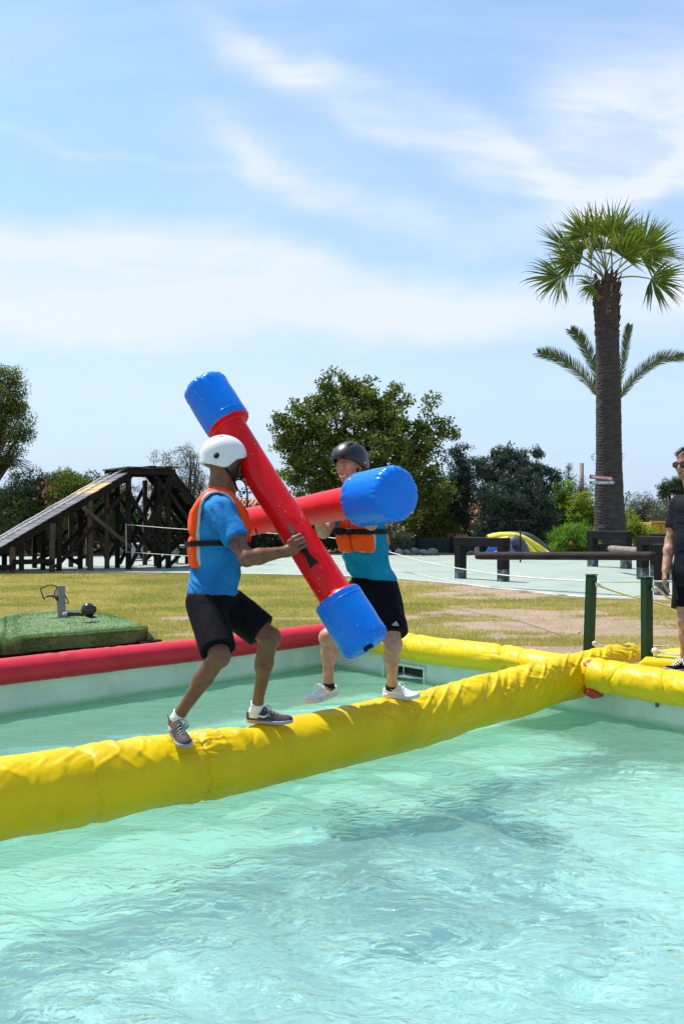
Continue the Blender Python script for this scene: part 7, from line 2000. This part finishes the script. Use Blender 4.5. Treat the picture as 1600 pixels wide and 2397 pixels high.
# near-side handles on club 1
sgn1 = L1 * 0.0
def s_on(A, B, py):                  # distance along the axis where it passes the given picture height
    best = min(np.linspace(0, 1, 400), key=lambda f: abs((CAMZ - lerp(A, B, f)[2]) * FPX / lerp(A, B, f)[1] + 1198.5 - py)); return best * np.linalg.norm(B - A)
sideL = unit(x1 * 0.99 - (np.cross(ax1, x1)) * (0.10 if (np.cross(ax1, x1))[0] > 0 else -0.10))
gA, gB = club_handle(c1, A1, ax1, sideL, s_on(A1, B1, 1238), s_on(A1, B1, 1330), 0.094)
sideU = unit(x1 * 0.25 - (np.cross(ax1, x1)) * (0.97 if (np.cross(ax1, x1))[0] > 0 else -0.97))
gC, gD = club_handle(c1, A1, ax1, sideU, s_on(A1, B1, 1016), s_on(A1, B1, 1104), 0.094)
sf = unit(-x2 * 0.9 + np.array([0, 0, 0.2]))
sf = unit(sf - (sf @ ax2) * ax2)
def s_px(A, B, px):
    best = min(np.linspace(0, 1, 400), key=lambda f: abs(lerp(A, B, f)[0] * FPX / lerp(A, B, f)[1] + 800 - px)); return best * np.linalg.norm(B - A)
gE, gF = club_handle(c2, A2, ax2, sf, s_px(A2, B2, 715), s_px(A2, B2, 745), 0.094)
gG, gH = club_handle(c2, A2, ax2, sf, s_px(A2, B2, 788), s_px(A2, B2, 830), 0.094)
# water drops on the clubs
def drops(parent, W, L, r, n, seed):
    rg = np.random.default_rng(seed); m = MB()
    for k in range(n):
        s = rg.uniform(0.06, L - 0.06); rr = r(s); a = rg.uniform(-1.3, 1.3)
        c = W([[rr * math.cos(a), rr * math.sin(a), s]])[0]; q = 0.0007 + 0.0016 * rg.random() ** 3
        m.add(*blob(c, (q, q, q * 1.3), None, 6, 5))
    tag(m.build('water_drops', M_drop, parent, True, fix=False), kind='stuff')
drops(c1, W1, L1, lambda s: 0.1405 if (s < 0.32 or s > L1 - 0.32) else 0.096, 110, 1)
drops(c2, W2, L2, lambda s: 0.159 if (s < 0.32 or s > L2 - 0.32) else 0.096, 40, 2)

# ================================================================== man in the white helmet
def man1():
    root = thing('person', 'man in white helmet, blue T-shirt and orange life vest, gripping the steep club', 'person', (-0.75, 5.7, 0.4), 'people playing at the pool')
    B = basis((1.0, 0.03, 0.0)); f, l, u = B
    T = dict(chest=P(510, 1222, 5.72), belly=P(505, 1305, 5.71), pelvis=P(502, 1392, 5.69)); T['sh'] = [P(516, 1192, 5.56), P(503, 1186, 5.88)]
    hc = P(526, 1080, 5.75); Bh = basis((0.86, 0.51, -0.06))
    sR, eR, wR = P(519, 1196, 5.54), P(577, 1308, 5.38), P(674, 1290, 5.50)
    sL, eL, wL = P(503, 1186, 5.88), P(535, 1206, 6.10), P(540, 1110, 6.02)
    hR, kR = P(480, 1410, 5.60), P(514, 1535, 5.38); hL, kL = P(524, 1408, 5.77), P(632, 1492, 5.70)
    fR = unit([0.42, -0.88, -0.17]); oR = P(412, 1719, 5.50); uR = unit([0.02, -0.18, 1.0]); aR = oR + uR * 0.085
    fL = unit([0.99, -0.05, -0.03]); oL = P(600, 1692, 5.92); uL = np.array([0, 0, 1.0]); aL = oL + uL * 0.085
    lo, hi = bounds([hc, sR, eR, wR, wL, eL, kR, kL, aR, aL, (gA + gB) / 2], 0.17); F = Field(lo, hi, 0.0050)
    torso_field(F, T['chest'], T['belly'], T['pelvis'], B, 0.88, None)
    add_head(F, hc, Bh, 1.02)
    F.cap(T['chest'] + u * 0.13, hc - Bh[2] * 0.06 - Bh[0] * 0.020, 0.066, 0.060, 0.03)
    F.cap(T['chest'] + u * 0.11, sR, 0.060, 0.052, 0.03); F.cap(T['chest'] + u * 0.11, sL, 0.060, 0.052, 0.03)
    for (s, e, w) in ((sR, eR, wR), (sL, eL, wL)):
        F.cap(s, e, 0.052, 0.041, 0.02); ax = unit(w - e); F.ell(lerp(s, e, 0.45), (0.05, 0.05, 0.06), None, 0.03)
        F.cap(e, lerp(e, w, 0.3), 0.042, 0.043, 0.02); F.cap(lerp(e, w, 0.3), w, 0.043, 0.027, 0.02)
    hand_grip(F, wR, eR, gA, gB, 0.0135, unit(np.array([0, -1.0, 0.1])), 1)
    hand_grip(F, wL, eL, gC, gD, 0.0135, unit(np.array([-0.3, -1.0, 0.0])), 1)
    leg(F, hR, kR, aR, oR + fR * 0.2); leg(F, hL, kL, aL, oL + fL * 0.2)
    V, Fq = F.mesh(); V0 = V; V = relax(V, Fq, 1); hn = np.linalg.norm(V0 - (gA + gB) / 2, axis=1) < 0.085; V[hn] = V0[hn]
    W = lambda a, b, d: hc + Bh[0] * a + Bh[1] * b + Bh[2] * d
    hairf = lambda V: np.clip(((V - hc) @ Bh[2] - 0.0 + 0.4 * np.minimum(0, 0.03 - (V - hc) @ Bh[0])) * 60, 0, 1) * (np.linalg.norm(V - hc, axis=1) < 0.15)
    def hairline(V):
        q = V - hc; a = q @ Bh[0]; b = np.abs(q @ Bh[1]); d = q @ Bh[2]
        return np.clip(((0.035 - a) * 25), 0, 1) * np.clip((d + 0.035 + np.clip(a + 0.01, -0.2, 0.0) * 0.35) * 60, 0, 1) * (b < 0.0785) * (np.linalg.norm(q, axis=1) < 0.14) * 0.8
    beard = lambda V: np.clip(near(W(0.052, 0, -0.088), (0.060, 0.060, 0.050), 0.35)(V) + 0.8 * near(W(0.02, -0.058, -0.06), (0.035, 0.03, 0.03), 0.5)(V), 0, 0.85) * (((V - hc) @ Bh[0]) > -0.03)
    tat = lambda V: near(lerp(sR, eR, 0.72) , (0.075, 0.075, 0.045), 0.2)(V) * np.clip(0.45 + 1.6 * fbm(V[:, 0] * 45, V[:, 1] * 45, V[:, 2] * 45, 3), 0, 0.85)
    palm = lambda V: near(lerp(gA, gB, 0.5) + np.array([0.02, 0.02, 0]), (0.05, 0.05, 0.06), 0.8)(V) * 0.25
    base = (0.205, 0.090, 0.045)
    col = paint(V, base, [(hairline, (0.035, 0.025, 0.022)), (beard, (0.035, 0.022, 0.018)), (tat, (0.05, 0.045, 0.045)), (palm, (0.45, 0.25, 0.18)),
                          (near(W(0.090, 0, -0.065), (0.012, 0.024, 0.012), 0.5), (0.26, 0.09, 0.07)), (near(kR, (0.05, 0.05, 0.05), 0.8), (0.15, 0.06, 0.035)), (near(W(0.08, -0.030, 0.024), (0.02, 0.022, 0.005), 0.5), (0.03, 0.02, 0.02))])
    body = mesh_np('body', V, Fq, SKIN, root, True, {'col': col})
    # eye (the near one)
    for sg in (-1, 1):
        m = MB(); m.add(*blob(W(0.0715, 0.031 * sg, 0.003), (0.0125,) * 3, None, 12, 8)); e_ = m.build('eye', M_eyew, root, True, fix=False)
        m = MB(); c = W(0.080, 0.031 * sg, 0.002); m.add(*blob(c, (0.0055,) * 3, None, 8, 6)); m.build('iris', M_iris, e_, True, fix=False)
    # clothes
    sl_end = lerp(sR, eR, 0.60)
    build_shirt(root, T, B, [(sR + u * 0.0, sl_end, 0.066, 0.070), (sL, lerp(sL, eL, 0.6), 0.066, 0.070)], P(500, 1392, 5.70), np.array([0.02, -0.05, -1.0]), T['chest'] + u * 0.178, u * 1.0 + f * 0.35, M_shirt1, 3.0, 1.0, 0.008, amp=0.019)
    build_shorts(root, T, B, [(hR, kR, 0.90), (hL, kL, 0.82, 0.108, 0.096)], P(500, 1385, 5.70), M_shorts, 2.0)
    v = build_vest(root, T, B, M_vest, M_lining, 1.0, 1.0, back_drop=0.255, front_drop=0.165, ft=0.028)
    b_, Pb = belt(v, T, B, 0.135, 0.030, 1.0, False, M_strap, wob=-0.02, ft=0.024)
    m = MB(); c = Pb[0]; m.box(c + f * 0.012, (0.024, 0.075, 0.05), B, 0.005); m.build('buckle', M_strap, v)
    tube_strap('loose_strap', [Pb[0] + f * 0.01 + u * 0.01, Pb[0] + f * 0.03 + u * 0.06 - l * 0.02, Pb[0] + f * 0.015 + u * 0.095 - l * 0.01, Pb[0] + f * 0.03 + u * 0.03 - l * 0.035, Pb[0] + f * 0.02 - u * 0.05 - l * 0.02], 0.02, 0.003, lambda p: f, M_strap, v)
    # helmet
    hel, Wh = helmet(root, hc + Bh[2] * 0.004, Bh, M_helw, 'white', M_hole)
    for (x, y, z, r) in ((0.080, -0.086, 0.036, 0.005), (-0.030, -0.112, -0.040, 0.005)):
        disc('rivet', Wh(x, y, z), -Bh[1], r, M_lining, hel, 0.003)
    # side vent: black disc over the hole, painted for the shade inside it
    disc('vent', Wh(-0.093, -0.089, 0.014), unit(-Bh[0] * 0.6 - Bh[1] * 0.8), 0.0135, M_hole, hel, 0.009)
    cz = Wh(0.050, -0.030, -0.122)
    for (st, k) in ((Wh(0.050, -0.092, -0.004), 0), (Wh(-0.035, -0.098, -0.050), 1), (Wh(0.050, 0.092, -0.004), 2), (Wh(-0.035, 0.098, -0.05), 3)):
        sg = -1 if k < 2 else 1
        mid = Wh(0.048, 0.070 * sg, -0.070) if k in (0, 2) else Wh(0.015, 0.074 * sg, -0.088)
        jn = Wh(0.040, 0.055 * sg, -0.108)
        tube_strap('chin_strap', [st, mid, jn, Wh(0.045, 0, -0.128)], 0.015, 0.003, lambda p, sg=sg: Bh[1] * sg - Bh[2] * 0.2, M_strap, hel)
    tube_strap('strap_tail', [Wh(0.040, -0.055, -0.108), Wh(0.048, -0.06, -0.14), Wh(0.066, -0.05, -0.165)], 0.014, 0.003, lambda p: -Bh[1], M_strap, hel, 10)
    # socks and shoes
    for (o, uu, ff, k_, a_) in ((oR, uR, fR, kR, aR), (oL, uL, fL, kL, aL)):
        ax = unit(k_ - a_); m = MB()
        m.tube([o + uu * 0.035 - ff * 0.01, o + uu * 0.07 - ff * 0.008, a_ + ax * 0.01, a_ + ax * 0.042], [0.040, 0.038, 0.037, 0.0375], 20); m.tube([a_ + ax * 0.038, a_ + ax * 0.046], [0.040, 0.040], 20)
        sk_ = m.build('sock', M_sock, root, True, fix=False)
        up, Ws = shoe(root, o, ff, uu, M_shoeg, M_soleg, M_lace, 'skate', 0.285, M_gum if o is oL else None)
        side = -1
        swoosh(up, Ws, side, 0.0405, M_logo, 0.035, 0.044)
        if o is oR: swoosh(up, Ws, 1, 0.0405, M_logo, 0.035, 0.044)
        swoosh(sk_, lambda a, b, c: o + ff * a + np.cross(uu, ff) * b + uu * c, -1, 0.0385, M_strap, -0.005, 0.098, 0.55)
    return root
man1()

# ================================================================== woman in the black helmet
def woman():
    root = thing('person', 'smiling woman in black helmet, teal T-shirt and orange life vest behind the level club', 'person', (0.15, 6.6, 0.4), 'people playing at the pool')
    B = basis((-0.52, -0.85, 0.0)); f, l, u = B
    T = dict(chest=P(843, 1218, 6.58), belly=P(856, 1292, 6.62), pelvis=P(874, 1375, 6.68)); T['sh'] = [P(893, 1186, 6.50), P(800, 1180, 6.68)]
    hc = P(817, 1088, 6.48); Bh = basis((-0.64, -0.75, -0.18))
    sL, eL, wL = P(893, 1188, 6.48), P(868, 1226, 6.20), P(822, 1196, 6.08)
    sR, eR, wR = P(800, 1184, 6.66), P(757, 1246, 6.42), P(740, 1215, 6.26)
    hL, kL = P(899, 1398, 6.60), P(919, 1508, 6.42); hR, kR = P(846, 1396, 6.70), P(768, 1492, 6.44)
    fL = unit([0.95, -0.30, -0.04]); oL = P(916, 1633, 6.72); uL = np.array([0, 0, 1.0]); aL = oL + uL * 0.088
    fR = unit([-0.86, -0.46, -0.20]); oR = P(772, 1632, 6.48); uR = unit([-0.12, -0.05, 1.0]); aR = oR + uR * 0.088
    lo, hi = bounds([hc, sR, eR, wR, wL, eL, kR, kL, aR, aL], 0.17); F = Field(lo, hi, 0.0056)
    torso_field(F, T['chest'], T['belly'], T['pelvis'], B, 0.84, None, True)
    add_head(F, hc, Bh, 0.97, True, 0.85)
    F.cap(T['chest'] + u * 0.12, hc - Bh[2] * 0.06 - Bh[0] * 0.02, 0.054, 0.050, 0.03)
    F.cap(T['chest'] + u * 0.10, sR, 0.052, 0.044, 0.03); F.cap(T['chest'] + u * 0.10, sL, 0.052, 0.044, 0.03)
    for (s, e, w) in ((sR, eR, wR), (sL, eL, wL)):
        F.cap(s, e, 0.046, 0.038, 0.02); F.cap(e, lerp(e, w, 0.3), 0.038, 0.037, 0.02); F.cap(lerp(e, w, 0.3), w, 0.037, 0.024, 0.02)
    hand_grip(F, wR, eR, gE, gF, 0.0135, unit(np.array([0, 0.4, 1.0])), 1, 0.9)
    hand_grip(F, wL, eL, gG, gH, 0.0135, unit(np.array([0, 0.4, 1.0])), 1, 0.9)
    leg(F, hR, kR, aR, oR + fR * 0.2, 0.98); leg(F, hL, kL, aL, oL + fL * 0.2, 0.98)
    V, Fq = F.mesh(); V = relax(V, Fq, 1)
    W = lambda a, b, d: hc + (Bh[0] * a + Bh[1] * b + Bh[2] * d) * 0.97
    base = (0.52, 0.27, 0.18)
    spots = [(lambda V: 0.55 * near(W(0.07, 0.035, -0.035), (0.028, 0.028, 0.026), 0.9)(V), (0.60, 0.16, 0.11)), (lambda V: 0.55 * near(W(0.07, -0.035, -0.035), (0.028, 0.028, 0.026), 0.9)(V), (0.60, 0.16, 0.11)),
             (lambda V: 0.4 * near(W(0.105, 0, -0.03), (0.018, 0.018, 0.018), 0.9)(V), (0.60, 0.16, 0.11)),
             (near(W(0.082, 0.030, 0.028), (0.018, 0.023, 0.0055), 0.6), (0.09, 0.05, 0.03)), (near(W(0.082, -0.030, 0.028), (0.018, 0.023, 0.0055), 0.6), (0.09, 0.05, 0.03)),
             (lambda V: 0.85 * near(W(0.088, 0, -0.056), (0.022, 0.030, 0.0075), 0.5)(V), (0.50, 0.12, 0.10)), (lambda V: 0.85 * near(W(0.086, 0, -0.074), (0.02, 0.026, 0.008), 0.5)(V), (0.50, 0.12, 0.10)),
             (lambda V: 0.7 * near(W(0.074, 0.031, 0.010), (0.02, 0.018, 0.004), 0.5)(V), (0.10, 0.06, 0.05)), (lambda V: 0.7 * near(W(0.074, -0.031, 0.010), (0.02, 0.018, 0.004), 0.5)(V), (0.10, 0.06, 0.05)),  # eye shadows painted dark into the skin colour
             (near(kL, (0.06, 0.06, 0.05), 0.9), (0.50, 0.22, 0.15)), (near(kR, (0.06, 0.06, 0.05), 0.9), (0.50, 0.22, 0.15))]
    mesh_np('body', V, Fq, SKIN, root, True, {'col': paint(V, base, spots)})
    for sg in (-1, 1):
        m = MB(); m.add(*blob(W(0.0705, 0.031 * sg, 0.000), (0.0122,) * 3, None, 12, 8)); e_ = m.build('eye', M_eyew, root, True, fix=False)
        m = MB(); m.add(*blob(W(0.0790, 0.031 * sg + 0.0, -0.003), (0.0060,) * 3, None, 8, 6)); m.build('iris', M_iris, e_, True, fix=False)
    # smile: curved row of upper teeth between the lips
    m = MB()
    for k in range(8):
        b = (k - 3.5) / 3.5; c = W(0.0965 - 0.010 * b * b, 0.0235 * b, -0.0640 + 0.006 * b * b); m.box(c, (0.007, 0.0064, 0.0105), Bh, 0.001)
    m.build('teeth', M_teeth, root)
    m = MB()
    for sg in (-1, 1): m.tube(spline([W(0.092, 0.006 * sg, -0.0725), W(0.086, 0.020 * sg, -0.0685), W(0.074, 0.030 * sg, -0.056)], 10), 0.0028, 6)
    m.build('lower_lip', simple('lip', (0.50, 0.14, 0.12), None, rough=0.4), root, True, fix=False)
    # hair: locks falling from under the helmet behind the ears and neck
    rg = np.random.default_rng(8); m = MB()
    for k in range(170):
        sg = rg.choice([-1, 1]); a0 = rg.uniform(-0.075, 0.008); st = W(a0, sg * (0.068 + 0.012 * rg.random()), -0.010 - 0.02 * rg.random())
        fwd = 1 if sg > 0 else 1
        p1 = W(a0 - 0.012, sg * 0.078, -0.065); p2 = W(a0 * 0.5 - 0.01 + rg.normal(0, 0.01), sg * (0.070 + rg.normal(0, 0.010)), -0.135); p3_ = p2 + np.array([rg.normal(-0.015, 0.012), rg.normal(-0.01, 0.01), -rg.uniform(0.04, 0.13)])
        m.tube(spline([st, p1 + rg.normal(0, 0.004, 3), p2, p3_], 9), np.linspace(0.0034, 0.0012, 9), 4)
    for k in range(60):
        st = W(-0.085 + rg.normal(0, 0.01), rg.uniform(-0.06, 0.06), -0.02); m.tube(spline([st, W(-0.090, st[0] * 0, -0.09) + Bh[1] * ((st - hc) @ Bh[1]), W(-0.08, 0, -0.17) + Bh[1] * ((st - hc) @ Bh[1])], 8), 0.0034, 4)
    tag(m.build('hair', M_hair_b, root, True, fix=False))
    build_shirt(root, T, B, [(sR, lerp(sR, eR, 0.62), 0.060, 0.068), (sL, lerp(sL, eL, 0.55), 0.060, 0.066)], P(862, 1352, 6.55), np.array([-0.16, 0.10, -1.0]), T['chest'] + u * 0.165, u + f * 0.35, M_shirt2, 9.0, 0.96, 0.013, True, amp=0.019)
    build_shorts(root, T, B, [(hL, kL, 0.80, 0.112, 0.112), (hR, kR, 0.72, 0.110, 0.108)], P(868, 1352, 6.66), M_shorts, 7.0, r0=0.112, r1=0.110)
    v = build_vest(root, T, B, M_vest, M_lining, 4.0, 0.96, True, front_drop=0.205, back_drop=0.165)
    b_, Pb = belt(v, T, B, 0.072, 0.034, 0.96, True, M_strap)
    m = MB(); c = Pb[0]; m.box(c + f * 0.010 - l * 0.05, (0.016, 0.055, 0.046), B, 0.005); m.build('buckle', M_strap, v)
    m = MB(); c = Pb[0]; m.box(c + f * 0.010 + l * 0.02, (0.016, 0.045, 0.046), B, 0.005); m.build('buckle', M_strap, v)
    i = 40
    tube_strap('loose_strap', [Pb[i], Pb[i] - l * 0.02 - u * 0.03 + f * 0.02, Pb[i] - l * 0.03 - u * 0.07 + f * 0.02, Pb[i] - l * 0.07 - u * 0.10 + f * 0.02], 0.014, 0.003, lambda p: f, M_strap, v, 14)
    hel, Wh = helmet(root, hc + Bh[2] * 0.002, Bh, M_helk, 'black', M_hole)
    for sg in (-1, 1): disc('rivet', Wh(-0.025, 0.110 * sg, 0.004), Bh[1] * sg, 0.0060, M_helw, hel, 0.005)
    for sg in (-1, 1):
        tube_strap('chin_strap', [Wh(0.030, 0.092 * sg, -0.02), Wh(0.026, 0.074 * sg, -0.075), Wh(0.036, 0.045 * sg, -0.112), Wh(0.046, 0, -0.124)], 0.020, 0.003, lambda p, sg=sg: Bh[1] * sg - Bh[2] * 0.2, M_strap, hel)
        tube_strap('chin_strap', [Wh(-0.045, 0.092 * sg, -0.05), Wh(-0.015, 0.080 * sg, -0.085), Wh(0.026, 0.055 * sg, -0.108)], 0.018, 0.003, lambda p, sg=sg: Bh[1] * sg - Bh[2] * 0.2, M_strap, hel)
    # three slanting bars printed on the left leg of the shorts
    for k, hgt in enumerate((0.012, 0.022, 0.032)):
        c = P(924 + k * 6.0 - 3, 1462 - k * 2.3, 6.36)
        w_ = 0.0055; V_ = [(-w_, -hgt * 0.5), (w_, -hgt * 0.5), (w_ - hgt * 0.45, hgt * 0.5), (-w_ - hgt * 0.45, hgt * 0.5)]
        sd_ = unit([1, -0.35, 0]); nn = unit([-0.35, -1, 0])
        # lay on the cloth: march in from the front until the thigh cloth radius
        ax = unit(kL - hL); t = (c - hL) @ ax; cen = hL + ax * t; r = 0.1165
        pz = []
        for off_ in (0.0, 0.004):
            for (x, z) in V_:
                q = c + sd_ * x + np.array([0, 0, z - 0.0]); tt = (q - hL) @ ax; ce = hL + ax * tt; ra = q - ce; ra = ra - (ra @ ax) * ax
                pz.append(ce + unit(ra) * (r + off_))
        o = mesh_np('printed_bar', pz, [[0, 1, 2, 3], [7, 6, 5, 4], [0, 4, 5, 1], [1, 5, 6, 2], [2, 6, 7, 3], [3, 7, 4, 0]], M_logo, root, False); fix_normals(o)
    for (o, uu, ff, k_, a_) in ((oR, uR, fR, kR, aR), (oL, uL, fL, kL, aL)):
        ax = unit(k_ - a_); m = MB()
        m.tube([o + uu * 0.05 - ff * 0.01, a_ - ax * 0.0, a_ + ax * 0.008], [0.036, 0.036, 0.037], 18); m.build('sock', M_strap, root, True, fix=False)
        up, Ws = shoe(root, o, ff, uu, M_shoew, M_solew, M_lacew, 'runner', 0.262)
        sg = 1 if o is oR else -1
        swoosh(up, Ws, sg, 0.0385, simple('yellow_print', (0.85, 0.68, 0.15), None, rough=0.6) , 0.035, 0.050, 0.8)
    return root
woman()

# ================================================================== man in black at the right edge
def man3():
    root = thing('person', 'man in black T-shirt and sunglasses standing at the right edge of the photo', 'person', (2.7, 7.62, 0.4), 'people playing at the pool')
    B = basis((-0.70, -0.71, 0.0)); f, l, u = B
    T = dict(chest=P(1628, 1215, 7.62), belly=P(1626, 1275, 7.60), pelvis=P(1626, 1345, 7.60)); T['sh'] = [P(1590, 1180, 7.74), P(1662, 1180, 7.46)]
    hc = P(1607, 1086, 7.56); Bh = basis((-0.80, -0.58, -0.06))
    sR, eR, wR = P(1587, 1182, 7.76), P(1568, 1268, 7.74), P(1556, 1336, 7.62)
    sL, eL, wL = P(1666, 1182, 7.44), P(1690, 1268, 7.46), P(1694, 1340, 7.36)
    hR, kR = P(1606, 1352, 7.68), P(1603, 1452, 7.62); hL, kL = P(1645, 1352, 7.52), P(1656, 1452, 7.44)
    fR = unit([-0.86, -0.50, 0.0]); oR = P(1602, 1572, 7.66); uR = np.array([0, 0, 1.0]); aR = oR + uR * 0.085
    fL = unit([-0.5, -0.86, 0.0]); oL = P(1665, 1580, 7.5); aL = oL + uR * 0.085
    lo, hi = bounds([hc, eR, wR + [0, 0, -0.12], wL + [0, 0, -0.12], eL, kR, kL, aR, aL], 0.16); F = Field(lo, hi, 0.0062)
    torso_field(F, T['chest'], T['belly'], T['pelvis'], B, 0.88, None)
    add_head(F, hc, Bh, 1.0)
    F.ell(hc + Bh[0] * 0.098 - Bh[2] * 0.066, (0.014, 0.012, 0.006), Bh, 0.004, 'sub')        # parted lips
    F.cap(T['chest'] + u * 0.12, hc - Bh[2] * 0.06 - Bh[0] * 0.02, 0.066, 0.060, 0.03)
    F.cap(T['chest'] + u * 0.10, sR, 0.060, 0.052, 0.03); F.cap(T['chest'] + u * 0.10, sL, 0.060, 0.052, 0.03)
    for (s, e, w) in ((sR, eR, wR), (sL, eL, wL)):
        F.cap(s, e, 0.052, 0.042, 0.02); F.cap(e, lerp(e, w, 0.3), 0.042, 0.042, 0.02); F.cap(lerp(e, w, 0.3), w, 0.042, 0.028, 0.02)
    hand_relaxed(F, wR, unit([-0.10, -0.05, -1.0]), unit([-0.35, -0.93, 0.0]), unit([-0.9, 0.35, 0.0]), 1.08)
    hand_relaxed(F, wL, unit([0.0, -0.05, -1.0]), unit([-0.7, -0.7, 0.0]), unit([0.7, -0.7, 0.0]), 1.05)
    leg(F, hR, kR, aR, oR + fR * 0.2); leg(F, hL, kL, aL, oL + fL * 0.2)
    V, Fq = F.mesh(); V = relax(V, Fq, 1)
    W = lambda a, b, d: hc + (Bh[0] * a + Bh[1] * b + Bh[2] * d)
    stub = lambda V: 0.55 * near(W(0.052, 0, -0.088), (0.060, 0.065, 0.050), 0.5)(V) * (((V - hc) @ Bh[0]) > -0.0)
    def ink(c, r): return lambda V: near(c, r, 0.3)(V) * np.clip(0.3 + 2.0 * fbm(V[:, 0] * 38, V[:, 1] * 38, V[:, 2] * 38, 3), 0, 0.75)
    def hairline(V):
        q = V - hc; a = q @ Bh[0]; d = q @ Bh[2]
        return np.clip(((0.055 + d * 0.2 - a) * 30), 0, 1) * np.clip((d + 0.02 - np.clip(a, 0, 1) * 0.7) * 40, 0, 1) * (np.linalg.norm(q, axis=1) < 0.14) * 0.9
    V_c = paint(V, (0.44, 0.235, 0.16), [(stub, (0.20, 0.12, 0.09)), (hairline, (0.05, 0.04, 0.035)), (ink(lerp(sR, eR, 0.9), (0.06, 0.06, 0.05)), (0.12, 0.08, 0.07)), (ink(lerp(eR, wR, 0.45), (0.06, 0.06, 0.06)), (0.09, 0.07, 0.07)), (near(W(0.098, 0, -0.066), (0.014, 0.022, 0.013), 0.5), (0.30, 0.09, 0.07)), (near(W(0.092, 0, -0.066), (0.008, 0.01, 0.006), 0.5), (0.02, 0.01, 0.01))])
    mesh_np('body', V, Fq, SKIN, root, True, {'col': V_c})
    rg = np.random.default_rng(3); m = MB()
    for k in range(420):
        a = rg.normal(-0.01, 0.055); b = rg.normal(0, 0.045); 
        q = np.array([a, b]); z = 1 - (a + 0.012) ** 2 / 0.099 ** 2 - b ** 2 / 0.077 ** 2
        if z < 0.05: continue
        st = W(a, b, 0.022 + 0.090 * math.sqrt(z)); dr = unit(st - W(-0.01, 0, 0.0)) * rg.uniform(0.014, 0.035) + Bh[0] * 0.006
        m.tube([st - dr * 0.2, st + dr * 0.5, st + dr], [0.0020, 0.0015, 0.0006], 4)
    for k in range(26):
        st = W(0.080 + rg.normal(0, 0.006), rg.normal(0, 0.03), rg.uniform(0.055, 0.085)); m.tube([st, st + Bh[0] * rg.uniform(0.015, 0.05) + np.array([0, 0, rg.normal(0.0, 0.012)])], [0.0012, 0.0005], 4)
    m.build('hair', M_hair_k, root, True, fix=False)
    g = MB()
    for sg in (-1, 1): g.tube(spline([W(0.094, 0.060 * sg, 0.012), W(0.05, 0.076 * sg, 0.012), W(-0.005, 0.080 * sg, 0.005)], 8), 0.003, 6)
    g.tube([W(0.1, -0.01, 0.008), W(0.1, 0.01, 0.008)], 0.003, 6)
    gl = g.build('sunglasses', M_strap, root, True, fix=False)
    for sg in (-1, 1):
        L_ = MB(); B_ = np.array([unit(Bh[0] + Bh[1] * 0.12 * sg), np.cross(Bh[2], unit(Bh[0] + Bh[1] * 0.12 * sg)), Bh[2]])
        L_.add(*blob(W(0.094, 0.034 * sg, -0.004), (0.004, 0.028, 0.021), B_, 16, 10)); L_.build('lens', M_lens, gl, True, fix=False)
        R_ = MB(); tt = np.linspace(0, 6.283, 22); c = W(0.096, 0.034 * sg, -0.004)
        R_.tube([c + B_[1] * 0.029 * math.cos(q) + B_[2] * 0.022 * math.sin(q) for q in tt], 0.0028, 6, False); R_.build('rim', M_strap, gl, True, fix=False)
    build_shirt(root, T, B, [(sR, lerp(sR, eR, 0.66), 0.064, 0.072), (sL, lerp(sL, eL, 0.66), 0.064, 0.072)], P(1620, 1372, 7.6), np.array([0, 0, -1.0]), T['chest'] + u * 0.178, u + f * 0.35, M_shirtk, 15.0, 1.0, 0.010, amp=0.006)
    build_shorts(root, T, B, [(hR, kR, 0.72, 0.108, 0.108), (hL, kL, 0.72, 0.108, 0.108)], P(1620, 1330, 7.6), M_shorts, 12.0)
    for (o, ff, k_, a_) in ((oR, fR, kR, aR), (oL, fL, kL, aL)):
        shoe(root, o, ff, np.array([0, 0, 1.0]), M_shorts, M_soleg, M_lacew, 'runner', 0.285)
    return root
man3()
